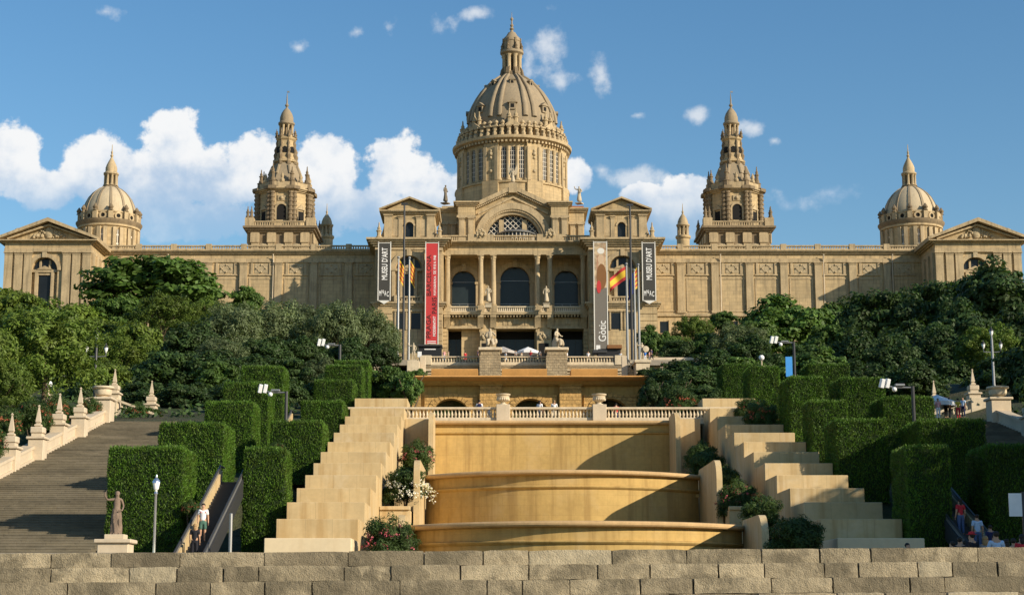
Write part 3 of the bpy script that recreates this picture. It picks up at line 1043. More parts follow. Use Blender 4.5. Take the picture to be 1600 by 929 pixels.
# ================================================================== ESCALATORS
def build_escalators():
    for s in (-1, 1):
        for (y0, z0, run, rise_, which) in ((75.5, 0.0, 15.0, 5.9, 'lower'), (112.5, 7.0, 17.5, 6.3, 'upper')):
            r = empty('escalator', (s * (17.95 if which == 'lower' else 18.95), y0, z0), '%s escalator with cream side walls between the clipped hedges %s' %
                      (which, 'beside the striped staircase' if s < 0 else 'beside the shaded staircase'), 'escalator')
            for q in (-1, 1):
                x = q * 0.66
                MB().prism_x([(0, -0.3), (run, rise_ - 0.3), (run, rise_ + 0.62), (0, 0.62)], x - 0.12, x + 0.12).build('side_wall', 'cream_stucco' if q == s else 'metal_dark', r, loc=(0, 0, 0))
                MB().tube([(x, -0.6, 0.78), (x, 0, 0.86), (x, run, rise_ + 0.86), (x, run + 1.2, rise_ + 0.86)], 0.06, 8).build('handrail', 'metal_dark', r, loc=(0, 0, 0))
                MB().prism_x([(0.1, 0.63), (run, rise_ + 0.63), (run, rise_ + 0.82), (0.1, 0.82)], x - 0.03, x + 0.03).build('balustrade_panel', 'metal_grey', r, loc=(0, 0, 0))
            n = 34
            me = MB().box(-0.53, 0.53, 0, run / n + 0.1, -0.35, 0).mesh('tread')
            for k in range(n):
                link('tread', me, 'metal_dark', r, (0, run * k / n, rise_ * (k + 1) / n))
            MB().box(-0.53, 0.53, run, run + 2.5, rise_ - 0.4, rise_ + 0.01).build('landing_plate', 'metal_grey', r, loc=(0, 0, 0))


build_escalators()

# ================================================================== THE PALACE
AX = 0.0
PAL_BASE = 46.0
palace = empty('palace', (0, 338, PAL_BASE), 'domed golden sandstone palace with towers and long wings crowning the hill', 'palace')
DF, DC, DB, DW = 338.0, 343.5, 349.0, 350.0


def cornice(mb, x0, x1, y0, y1, z0, z1, out, ends=True, steps=3):
    """stepped cornice growing outwards to the front and both ends"""
    h = (z1 - z0) / steps
    for i in range(steps):
        o = out * (i + 1) / steps
        e = o if ends else 0
        mb.box(x0 - e, x1 + e, y0 - o, y1, z0 + h * i + (0.003 if i else 0), z0 + h * (i + 1))
    return mb


def pilaster(parent, x, w, y, z0, z1, d=0.35, m='palace_trim'):
    mb = MB().box(x - w / 2, x + w / 2, y - d, y - 0.003, z0 + 0.5, z1 - 0.55)
    mb.box(x - w / 2 - 0.12, x + w / 2 + 0.12, y - d - 0.12, y - 0.003, z0, z0 + 0.497)
    mb.box(x - w / 2 - 0.08, x + w / 2 + 0.08, y - d - 0.08, y - 0.003, z1 - 0.547, z1 - 0.4)
    mb.box(x - w / 2 + 0.04, x + w / 2 - 0.04, y - d + 0.02, y - 0.003, z1 - 0.397, z1 - 0.22)
    mb.box(x - w / 2 - 0.18, x + w / 2 + 0.18, y - d - 0.18, y - 0.003, z1 - 0.217, z1)
    return mb.build('pilaster', m, parent)


def parapet(parent, x0, x1, y, z0, z1, pier=7.0, name='parapet', m='palace_trim', step=0.5, pierw=1.2):
    mb = MB().box(x0, x1, y, y + 0.5, z0, z0 + 0.22).box(x0, x1, y - 0.05, y + 0.55, z1 - 0.25, z1)
    n = int((x1 - x0) / step)
    for i in range(n):
        x = x0 + (i + 0.5) * (x1 - x0) / n
        mb.box(x - 0.13, x + 0.13, y + 0.12, y + 0.38, z0 + 0.22, z1 - 0.25)
    o = mb.build(name, m, parent)
    if pier:
        k = max(1, int(round((x1 - x0) / pier)))
        for i in range(k + 1):
            x = x0 + (x1 - x0) * i / k
            MB().box(x - pierw / 2, x + pierw / 2, y - 0.12, y + 0.62, z0 + 0.002, z1 + 0.25).build('parapet_pier', m, parent)
    return o


def pinnacle_mb(x, y, z, h, r, n=8):
    p = [(1.0, 0), (1.0, 0.16), (0.7, 0.2), (0.7, 0.42), (0.95, 0.46), (0.95, 0.5), (0.5, 0.55), (0.62, 0.64), (0.3, 0.74), (0.2, 0.88), (0.26, 0.91), (0.04, 1.0)]
    return MB().lathe([(r * a, z + h * b) for a, b in p], x, y, n, phase=pi / n)


def pinnacle(parent, x, y, z, h, r, m='palace_trim'):
    return pinnacle_mb(x, y, z, h, r).build('pinnacle', m, parent)


def lunette_window(parent, cx, y, r, zs, zb, zdoor, wdoor):
    """arched recess: half round glazing over a small pedimented door"""
    MB().arch_pane(cx, r - 0.003, zs, zb, y + 0.9, y + 1.0).build('recess', 'palace_stone', parent)
    MB().arch_pane(cx, r * 0.86, zs + 0.25, zs + 0.25, y + 0.75, y + 0.897).build('pane', 'window_glass', parent)
    for s in (-1, 1):
        MB().box(cx + s * r * 0.36 - 0.2, cx + s * r * 0.36 + 0.2, y + 0.45, y + 0.747, zs + 0.2, zs + r * 0.8).build('mullion', 'palace_trim', parent)
    MB().box(cx - r, cx + r, y + 0.25, y + 0.897, zs - 0.35, zs + 0.2).build('transom', 'palace_trim', parent)
    MB().prism([(cx - r * 0.62, zs + 0.202), (cx + r * 0.62, zs + 0.202), (cx, zs + r * 0.36)], y + 0.1, y + 0.5).build('door_pediment', 'palace_trim', parent)
    MB().box(cx - wdoor, cx + wdoor, y + 0.8, y + 0.897, zdoor, zs - 0.9).build('door_pane', 'window_glass', parent)
    for s in (-1, 1):
        MB().box(cx + s * (wdoor + 0.35) - 0.32, cx + s * (wdoor + 0.35) + 0.32, y + 0.3, y + 0.897, zdoor, zs - 0.352).build('door_jamb', 'palace_trim', parent)
    MB().box(cx - wdoor, cx + wdoor, y + 0.5, y + 0.897, zs - 0.9, zs - 0.352).build('door_lintel', 'palace_trim', parent)


def front_pavilion(cx, outer):
    Y = DF
    Z = lambda y: zz(y, Y)
    m = mpp(420, Y)
    hw = 53 * m
    z_belt0, z_belt1, z_cor0, z_cor1 = Z(480), Z(472), Z(385), Z(373)
    r = 21.3 * m
    zs = Z(420)
    body = MB()
    body.box(cx - hw, cx + hw, Y, Y + 13, PAL_BASE, z_belt0)
    body.arch_wall(cx - hw, cx + hw, z_belt0, z_cor0, Y, Y + 1.0, cx, r, zs, Z(470))
    body.box(cx - hw, cx + hw, Y + 1.01, Y + 13, z_belt0 + 0.01, z_cor0)
    b = body.build('front_pavilion', 'palace_stone', palace)
    cornice(MB(), cx - hw, cx + hw, Y, Y + 13.0, z_belt0, z_belt1, 0.8).build('belt_cornice', 'palace_trim', b)
    c = cornice(MB(), cx - hw, cx + hw, Y, Y + 13.0, z_cor0, z_cor1, 1.7, steps=4)
    c.build('main_cornice', 'palace_trim', b)
    MB().band(cx, zs, r + 0.003, r + 0.95, Y - 0.3, Y - 0.004, 24).build('archivolt', 'palace_trim', b)
    MB().box(cx - 0.4, cx + 0.4, Y - 0.5, Y - 0.302, zs + r - 0.1, zs + r + 1.3).build('keystone', 'palace_trim', b)
    lunette_window(b, cx, Y, r, zs, Z(470), Z(469), 1.0)
    for s in (-1, 1):
        for o in (36, 47):
            pilaster(b, cx + s * o * m, 1.05, Y, z_belt1 + 0.01, z_cor0 - 0.7)
        # shafts beside the arch
        MB().box(cx + s * (r + 0.35) - 0.3, cx + s * (r + 0.35) + 0.3, Y - 0.25, Y - 0.004, z_belt1 + 0.01, zs - 0.35).build('jamb', 'palace_trim', b)
        MB().box(cx + s * (r + 0.4) - 0.55, cx + s * (r + 0.4) + 0.55, Y - 0.4, Y - 0.004, zs - 0.348, zs).build('impost', 'palace_trim', b)
    MB().box(cx - hw, cx + hw, Y - 0.2, Y - 0.003, z_cor0 - 0.7, z_cor0 - 0.25).build('architrave', 'palace_trim', b)
    # balcony of the arched window
    parapet(b, cx - 2.6, cx + 2.6, Y - 0.7, z_belt1, z_belt1 + 1.1, 5.2, 'balcony_balustrade', pierw=0.5)
    # ground stage: rusticated courses and two windows
    zc = PAL_BASE
    n = 9
    for i in range(n):
        z0 = zc + (z_belt0 - zc) * i / n
        z1 = zc + (z_belt0 - zc) * (i + 1) / n
        for xa, xb in ((cx - hw - 0.0, cx - 3.2), (cx + 3.2, cx + hw + 0.0)):
            MB().box(xa - 0.05, xb, Y - 0.18, Y - 0.003, z0 + 0.06, z1 - 0.06).build('course', 'palace_stone', b)
    for s in (-1, 1):
        x = cx + s * 11.5 * m
        MB().box(x - 0.95, x + 0.95, Y - 0.04, Y - 0.003, Z(514), Z(489)).build('window_pane', 'window_glass', b)
        MB().box(x - 1.25, x - 0.952, Y - 0.25, Y - 0.003, Z(515), Z(487)).build('window_frame', 'palace_trim', b)
        MB().box(x + 0.952, x + 1.25, Y - 0.25, Y - 0.003, Z(515), Z(487)).build('window_frame', 'palace_trim', b)
        MB().box(x - 1.35, x + 1.35, Y - 0.35, Y - 0.003, Z(487) + 0.003, Z(485)).build('window_lintel', 'palace_trim', b)
    # attic storey with pediment
    ya = Y + 1.2
    za0, za1, zp, zap = Z(371.5), Z(333), Z(327), zz(308, Y + 1)
    aw = 40 * m
    at_ = MB()
    wr = 0.82
    at_.arch_wall(cx - aw, cx + aw, z_cor1 + 0.003, za1, ya, ya + 0.8, cx, wr, Z(351), Z(371))
    at_.box(cx - aw, cx + aw, ya + 0.81, ya + 11, z_cor1 + 0.003, za1)
    at_.build('attic', 'palace_stone', b)
    MB().arch_pane(cx, wr - 0.01, Z(351), Z(371), ya + 0.5, ya + 0.6).build('attic_pane', 'window_glass', b)
    MB().band(cx, Z(351), wr + 0.003, wr + 0.35, ya - 0.15, ya - 0.003, 14).build('attic_archivolt', 'palace_trim', b)
    for s in (-1, 1):
        pilaster(b, cx + s * 33.5 * m, 1.55, ya, z_cor1 + 0.01, za1 - 0.05, 0.4)
        pilaster(b, cx + s * 14 * m, 0.8, ya, z_cor1 + 0.01, za1 - 0.3, 0.25)
        MB().box(cx + s * 22.5 * m - 0.75, cx + s * 22.5 * m + 0.75, ya - 0.12, ya - 0.003, z_cor1 + 0.8, za1 - 1.0).build('attic_panel', 'palace_trim', b)
        # scroll buttress
        P = []
        for i in range(9):
            t = i / 8
            P.append((cx + s * (aw + 0.003 + 1.15 * (1 - t) ** 2), z_cor1 + 0.01 + (za1 - z_cor1 - 1.4) * t))
        MB().prism([(cx + s * (aw + 0.003), z_cor1 + 0.01)] + P, ya + 0.4, ya + 1.6).build('scroll', 'palace_trim', b)
        pinnacle(b, cx + s * 47.5 * m, ya - 0.6, z_cor1 + 0.003, 3.6, 0.62)
    cornice(MB(), cx - aw, cx + aw, ya, ya + 11, za1 + 0.003, zp, 0.95).build('attic_cornice', 'palace_trim', b)
    e = aw + 0.95
    MB().prism([(cx - aw, zp + 0.003), (cx + aw, zp + 0.003), (cx, zap - 0.45)], ya + 0.02, ya + 11).build('tympanum', 'palace_stone', b)
    for s in (-1, 1):
        MB().prism([(cx + s * e, zp + 0.003), (cx, zap - 0.35), (cx, zap), (cx + s * (e + 0.1), zp + 0.3)], ya - 1.0, ya + 11.1).build('raking_cornice', 'roof_lead' if False else 'palace_trim', b)
    return b


PAV_X = 167 * mpp(420, DF)
for s_ in (-1, 1):
    front_pavilion(s_ * PAV_X, s_)


def capital(mb, x, y, z0, z1, r):
    h = z1 - z0
    mb.lathe([(r, z0), (r * 1.15, z0 + 0.05 * h), (r * 1.0, z0 + 0.12 * h), (r * 1.15, z0 + 0.5 * h), (r * 1.45, z0 + 0.85 * h)], x, y, 12)
    for i in range(8):
        a = pi / 4 * i
        mb.ball((x + r * 1.15 * cos(a), y + r * 1.15 * sin(a), z0 + (0.42 if i % 2 else 0.72) * h), 0.22 * r * 1.3, n=6, m=4)
    mb.box(x - r * 1.45, x + r * 1.45, y - r * 1.45, y + r * 1.45, z0 + 0.86 * h, z1)


def portico():
    m = mpp(430, DC)
    Z = lambda y: zz(y, DC)
    hw = 116 * m
    y0, yb = DC, DB
    zb0 = Z(479)
    # back wall with three arches
    mb = MB()
    zsC, rC, zsS, rS = zz(439, yb), 23 * mpp(430, yb), zz(441, yb), 18.6 * mpp(430, yb)
    xS = 80 * mpp(430, yb)
    zt = zz(396, yb)
    e1 = (xS - rS + rC) / 2 + 0.6
    mb.arch_wall(-hw, -e1, zb0 - 1, zt, yb, yb + 1.2, -xS, rS, zsS, zb0 - 0.6)
    mb.arch_wall(-e1, e1, zb0 - 1, zt, yb, yb + 1.2, 0, rC, zsC, zb0 - 0.6)
    mb.arch_wall(e1, hw, zb0 - 1, zt, yb, yb + 1.2, xS, rS, zsS, zb0 - 0.6)
    mb.box(-hw, hw, yb + 2.2, yb + 4, PAL_BASE, zz(378, yb))
    b = mb.build('portico', 'palace_stone', palace)
    for cx, r, zs in ((-xS, rS, zsS), (0, rC, zsC), (xS, rS, zsS)):
        MB().band(cx, zs, r + 0.003, r + 1.0, yb - 0.35, yb - 0.003, 24).build('archivolt', 'palace_trim', b)
        MB().arch_pane(cx, r - 0.003, zs, zb0 - 0.6, yb + 0.7, yb + 0.8).build('pane', 'door_glass', b)
        MB().box(cx - 0.45, cx + 0.45, yb - 0.65, yb - 0.352, zs + r - 0.2, zs + r + 1.5).build('keystone', 'carved_stone', b)
        for zf in (zb0 + 1.6, zs + 0.1):
            MB().box(cx - r, cx + r, yb + 0.6, yb + 0.697, zf, zf + 0.09).build('glazing_bar', 'metal_grey', b)
        for q in (-0.34, 0.34):
            MB().box(cx + q * r - 0.04, cx + q * r + 0.04, yb + 0.61, yb + 0.695, zb0 - 0.5, zb0 + 1.6).build('glazing_bar', 'metal_grey', b)
        for s in (-1, 1):
            MB().box(cx + s * (r + 0.5) - 0.45, cx + s * (r + 0.5) + 0.45, yb - 0.3, yb - 0.003, zb0 - 0.5, zs - 0.45).build('jamb', 'palace_trim', b)
            MB().box(cx + s * (r + 0.5) - 0.65, cx + s * (r + 0.5) + 0.65, yb - 0.5, yb - 0.003, zs - 0.447, zs).build('impost', 'palace_trim', b)
    # columns
    z0, z1 = Z(479), Z(398.5)
    for off in (-106, -54, -34.4, 34.4, 54, 106):
        x = off * m
        mb = MB()
        rr = 0.56
        zc = z0 + 1.2 + 0.02
        prof = [(rr * 1.45, z0), (rr * 1.45, z0 + 0.25), (rr * 1.15, z0 + 0.3), (rr * 1.3, z0 + 0.45), (rr * 1.05, z0 + 0.55), (rr, z0 + 0.65),
                (rr * 1.02, z0 + 3.2), (rr * 0.85, z1 - 1.3)]
        mb.lathe(prof, x, y0, 18)
        capital(mb, x, y0, z1 - 1.3, z1, rr * 0.85)
        mb.build('column', 'palace_trim', b)
        # pilaster answering the column on the back wall
        pilaster(b, x, 0.95, yb, z0, z1, 0.3)
    # ceiling of the porch and entablature
    MB().box(-hw, hw, y0 + 0.75, yb - 0.003, z1 + 0.4, z1 + 0.9).build('porch_ceiling', 'palace_stone', b)
    MB().box(-hw, hw, y0 - 0.62, y0 + 0.74, z1, z1 + 0.9).build('architrave', 'palace_trim', b)
    MB().box(-hw, hw, y0 - 0.5, y0 + 0.74, z1 + 0.903, Z(384)).build('frieze', 'palace_stone', b)
    cornice(MB(), -hw, hw, y0 - 0.5, yb + 4, Z(384) + 0.003, Z(378.5), 1.35, ends=False).build('cornice', 'palace_trim', b)
    parapet(b, -hw, hw, y0 - 1.0, Z(378.5) + 0.003, Z(369), 0, 'roof_balustrade', step=0.42)
    for s in (-1, 1):
        x = s * 54 * m
        MB().box(x - 2.6, x + 2.6, y0 - 1.15, y0 - 0.3, Z(378.5) + 0.003, Z(367.5)).build('parapet_block', 'palace_trim', b)
        mb = MB()
        rn = random.Random(3)
        for i in range(26):
            a = rn.uniform(0, 2 * pi)
            q = rn.uniform(0, 1.0)
            mb.ball((x + q * 1.0 * cos(a), y0 - 1.25, Z(369) + 0.35 + q * 0.85 * sin(a)), rn.uniform(0.15, 0.33), n=7, m=5)
        mb.build('cartouche', 'carved_stone', b)
    # balcony
    zf0, zf1 = Z(494), Z(490)
    MB().box(-hw + 0.2, hw - 0.2, y0 - 2.4, yb - 0.003, zf0, zf1).build('balcony_floor', 'palace_trim', b)
    parapet(b, -hw + 0.3, hw - 0.3, y0 - 2.2, zf1 + 0.003, Z(481), 0, 'balcony_balustrade', step=0.4, m='balustrade_stone')
    for off in (-106, -54, -34.4, 34.4, 54, 106):
        x = off * m
        MB().box(x - 0.75, x + 0.75, y0 - 2.45, y0 - 0.9, zf1 + 0.002, Z(480)).build('balcony_pier', 'palace_trim', b)
        mb = MB()
        P = [(y0 - 2.3, zf0 - 0.01), (y0 - 2.3, zf0 - 0.5), (y0 - 1.6, zf0 - 1.3), (y0 - 1.25, Z(513)), (y0 - 0.9, Z(513)), (y0 - 0.9, zf0 - 0.01)]
        mb.prism_x(P, x - 0.6, x + 0.6)
        mb.build('console', 'palace_trim', b)
    # dentils under the balcony
    mb = MB()
    nd = 46
    for i in range(nd):
        x = -hw + 0.6 + (2 * hw - 1.2) * i / (nd - 1)
        mb.box(x - 0.16, x + 0.16, y0 - 2.1, y0 - 0.95, zf0 - 0.42, zf0 - 0.003)
    mb.build('dentils', 'palace_trim', b)
    # ground storey with three broad openings
    yg = y0 - 0.9
    zo = Z(514.5)
    mb = MB()
    mb.box(-hw, hw, yg, yg + 1.4, zo, zf0 - 0.42)
    op = [(-104.5, -56), (-30, 31.5), (56, 107)]
    xs = [-hw] + [q * m for pr in op for q in pr] + [hw]
    for i in range(0, len(xs), 2):
        mb.box(xs[i], xs[i + 1], yg, yg + 1.4, PAL_BASE, zo)
    mb.build('ground_storey', 'palace_stone', b)
    for (a, c) in op:
        a, c = a * m, c * m
        MB().box(a, c, yg + 4.0, yg + 4.1, PAL_BASE, Z(526)).build('door_pane', 'door_glass', b)
        MB().box(a, c, yg + 1.402, yg + 4.1, zo + 0.01, zo + 0.4).build('doorway_soffit', 'palace_stone', b)
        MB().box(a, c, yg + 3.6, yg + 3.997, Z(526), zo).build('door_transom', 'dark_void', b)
        MB().box(c - 3.6 if a < 0 and c < 0 else c - 0.2, c, yg + 1.5, yg + 3.9, PAL_BASE, zo).build('doorway_return', 'palace_stone', b)
        MB().box(a - 0.35, c + 0.35, yg - 0.3, yg - 0.003, zo, zo + 0.5).build('door_lintel', 'palace_trim', b)
        n = 4
        for i in range(1, n):
            x = a + (c - a) * i / n
            MB().box(x - 0.05, x + 0.05, yg + 3.9, yg + 3.997, PAL_BASE, Z(526)).build('door_mullion', 'metal_dark', b)
        for k in range(2):
            x = (a + c) / 2 + (k - 0.5) * 0.0
        MB().box((a + c) / 2 - 0.55, (a + c) / 2 + 0.55, yg - 0.25, yg - 0.003, zo + 0.9, zf0 - 0.6).build('frieze_panel', 'palace_trim', b)
        for q in (-2.2, -1.2, 1.2, 2.2):
            MB().box((a + c) / 2 + q - 0.35, (a + c) / 2 + q + 0.35, yg - 0.1, yg - 0.003, zo + 0.7, zf0 - 0.8).build('frieze_tile', 'palace_stone', b)
    for s in (-1, 1):
        x = s * 44 * m
        MB().box(x - 1.4, x + 1.4, yg - 0.5, yg - 0.003, PAL_BASE, zo - 0.6).build('pier_facing', 'palace_trim', b)
        mb = MB()
        rn = random.Random(8)
        for i in range(14):
            mb.ball((x + rn.uniform(-1, 1), yg - 0.55, zo - 1.7 + rn.uniform(-0.5, 0.6)), rn.uniform(0.2, 0.4), n=7, m=5)
        mb.build('pier_crest', 'carved_stone', b)
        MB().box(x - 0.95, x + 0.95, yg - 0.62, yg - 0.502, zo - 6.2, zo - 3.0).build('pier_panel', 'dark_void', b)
        for i in range(11):
            z0_ = PAL_BASE + (zo - PAL_BASE) * i / 11
            z1_ = PAL_BASE + (zo - PAL_BASE) * (i + 1) / 11
            MB().box(s * hw - 1.35, s * hw + 1.35, yg - 0.25, yg - 0.003, z0_ + 0.05, z1_ - 0.05).build('quoin', 'palace_stone', b)
    return b


portico()


def gable_block():
    Y = 355.0
    m = mpp(340, Y)
    Z = lambda y: zz(y, Y)
    gx = xx(801.5, 340, Y)
    zb = zz(400, Y)
    zc = Z(377)
    ri, ro = 42.5 * m, 60 * m
    hw = 58.5 * m
    ze, za = Z(318.5), Z(291)
    mb = MB()
    mb.box(gx - hw, gx - ri, Y, Y + 1.2, zb, zc)
    mb.box(gx + ri, gx + hw, Y, Y + 1.2, zb, zc)
    n = 24
    # gable above the arch
    topz = lambda x: ze + (za - ze) * (1 - abs(x - gx) / hw) - 0.9
    P = [-hw, -ri] + [ri * cos(pi - pi * i / n) for i in range(1, n)] + [ri, hw]
    for xa, xb in zip(P, P[1:]):
        fa = zc + sqrt(max(0, ri * ri - xa * xa))
        fb = zc + sqrt(max(0, ri * ri - xb * xb))
        if xa < 0 < xb:
            mb.prism([(gx + xa, fa), (gx + xb, fb), (gx + xb, topz(gx + xb)), (gx, topz(gx)), (gx + xa, topz(gx + xa))], Y, Y + 1.2)
        else:
            mb.prism([(gx + xa, fa), (gx + xb, fb), (gx + xb, topz(gx + xb)), (gx + xa, topz(gx + xa))], Y, Y + 1.2)
    mb.box(gx - hw - 4, gx + hw + 4, Y + 3, Y + 30, zb - 6, Z(322))
    mb.prism([(gx - hw, Z(321.9)), (gx + hw, Z(321.9)), (gx, za - 1.0)], Y + 3, Y + 32)
    b = mb.build('gable_block', 'palace_stone', palace)
    for s in (-1, 1):
        MB().prism([(gx + s * hw, ze - 0.88), (gx, za - 0.88), (gx, za), (gx + s * (hw + 0.3), ze)], Y - 1.0, Y + 33).build('raking_cornice', 'palace_trim', b)
        MB().prism([(gx + s * (hw - 0.5), ze - 2.4), (gx, za - 2.6), (gx, za - 2.2), (gx + s * (hw - 0.5), ze - 2.0)], Y - 0.35, Y - 0.003).build('raking_moulding', 'palace_trim', b)
    # dentils along the raking cornice
    mb = MB()
    for s in (-1, 1):
        for i in range(22):
            t = (i + 0.5) / 22
            x = gx + s * hw * (1 - t)
            z = ze + (za - ze) * t - 1.02
            mb.box(x - 0.14, x + 0.14, Y - 0.8, Y - 0.003, z - 0.3, z + 0.04)
    mb.build('dentils', 'palace_trim', b)
    MB().band(gx, zc, ro - 1.3, ro, Y - 0.9, Y - 0.003, 36).build('outer_archivolt', 'palace_trim', b)
    mb = MB()
    for i in range(46):
        a = pi * (i + 0.5) / 46
        q = MB().box(gx + ro - 1.75, gx + ro - 1.303, Y - 0.7, Y - 0.003, zc - 0.2, zc + 0.2)
        for k, (x, y, z) in enumerate(q.v):
            dx, dz = x - gx, z - zc
            q.v[k] = (gx + dx * cos(a) - dz * sin(a), y, zc + dx * sin(a) + dz * cos(a))
        mb.add(q.v, q.f)
    mb.build('arch_dentils', 'palace_trim', b)
    MB().band(gx, zc, ri + 0.003, ri + 0.95, Y - 0.3, Y - 0.003, 36).build('inner_archivolt', 'palace_trim', b)
    # lattice window
    MB().arch_pane(gx, ri - 0.01, zc, zb, Y + 1.0, Y + 1.1).build('pane', 'window_glass', b)
    mb = MB()
    stp = 1.15
    for s in (-1, 1):
        k = -14
        while k <= 14:
            c = k * stp
            # line x = s*z + c clipped to the half disc
            pts = []
            for i in range(61):
                z = ri * i / 60
                x = s * z + c
                if x * x + z * z < (ri - 0.1) ** 2:
                    pts.append((x, z))
            if len(pts) > 2:
                (xa, z_a), (xb, z_b) = pts[0], pts[-1]
                w = 0.10
                mb.prism([(gx + xa - w, zc + z_a), (gx + xa + w, zc + z_a), (gx + xb + w, zc + z_b), (gx + xb - w, zc + z_b)], Y + 0.8 + 0.05 * s, Y + 0.88 + 0.05 * s)
            k += 1
    mb.build('lattice', 'window_frame', b)
    for s in (-1, 1):
        x = gx + s * 18 * m
        MB().box(x - 0.5, x + 0.5, Y + 0.35, Y + 0.75, zb, zc + sqrt(ri * ri - (18 * m) ** 2) - 0.5).build('mullion', 'palace_trim', b)
    # pylons flanking the gable
    for s in (-1, 1):
        for j, (xa, xb, dy, yt) in enumerate(((59, 86, -1.6, 318), (88, 112, 2.0, 322))):
            x0, x1 = sorted((gx + s * xa * m, gx + s * xb * m))
            zt = Z(yt)
            MB().box(x0, x1, Y + dy, Y + 20, zb - 4, zt - 0.9).build('pylon', 'palace_stone', b)
            cornice(MB(), x0, x1, Y + dy, Y + 20, zt - 0.897, zt, 0.9).build('pylon_cornice', 'palace_trim', b)
            MB().box(x0 - 0.2, x1 + 0.2, Y + dy - 0.25, Y + dy - 0.003, zt - 3.4, zt - 2.9).build('pylon_band', 'palace_trim', b)
            w = (x1 - x0)
            for q in (0.24, 0.76):
                pilaster(b, x0 + w * q, w * 0.3, Y + dy, zb, zt - 3.4, 0.35)
        MB().box(gx + s * 100 * m - 1.6, gx + s * 100 * m + 1.6, Y + 3, Y + 6, Z(322) + 0.003, Z(316.5)).build('statue_base', 'palace_trim' if s < 0 else 'terracotta', b)
    MB().box(gx - 0.9, gx + 0.9, Y - 1.1, Y + 1, za - 1.6, Z(287.5)).build('apex_base', 'palace_trim', b)
    # glazed lantern on the terrace in front
    rc = 344.8
    z0 = zz(371, rc)
    mm = mpp(365, rc)
    cx = xx(807, 365, rc)
    rot = MB().lathe([(27 * mm, z0), (27 * mm, zz(361, rc))], cx, rc + 4.2, 28).build('roof_rotunda', 'window_glass', b)
    MB().lathe([(30.5 * mm, zz(361, rc)), (31 * mm, zz(359.5, rc)), (24 * mm, zz(356.5, rc)), (14 * mm, zz(354, rc)), (1, zz(352.5, rc))], cx, rc + 4.2, 28).build('rotunda_roof', 'metal_grey', b)
    mb = MB()
    for i in range(28):
        a = 2 * pi * i / 28
        mb.box(-0.09, 0.09, -0.09, 0.09, z0, zz(361, rc))
        for k in range(len(mb.v) - 8, len(mb.v)):
            x, y, z = mb.v[k]
            mb.v[k] = (x + cx + 27.3 * mm * cos(a), y + rc + 4.2 + 27.3 * mm * sin(a), z)
    mb.build('rotunda_posts', 'window_frame', b)
    return b, gx


gable, GX = gable_block()


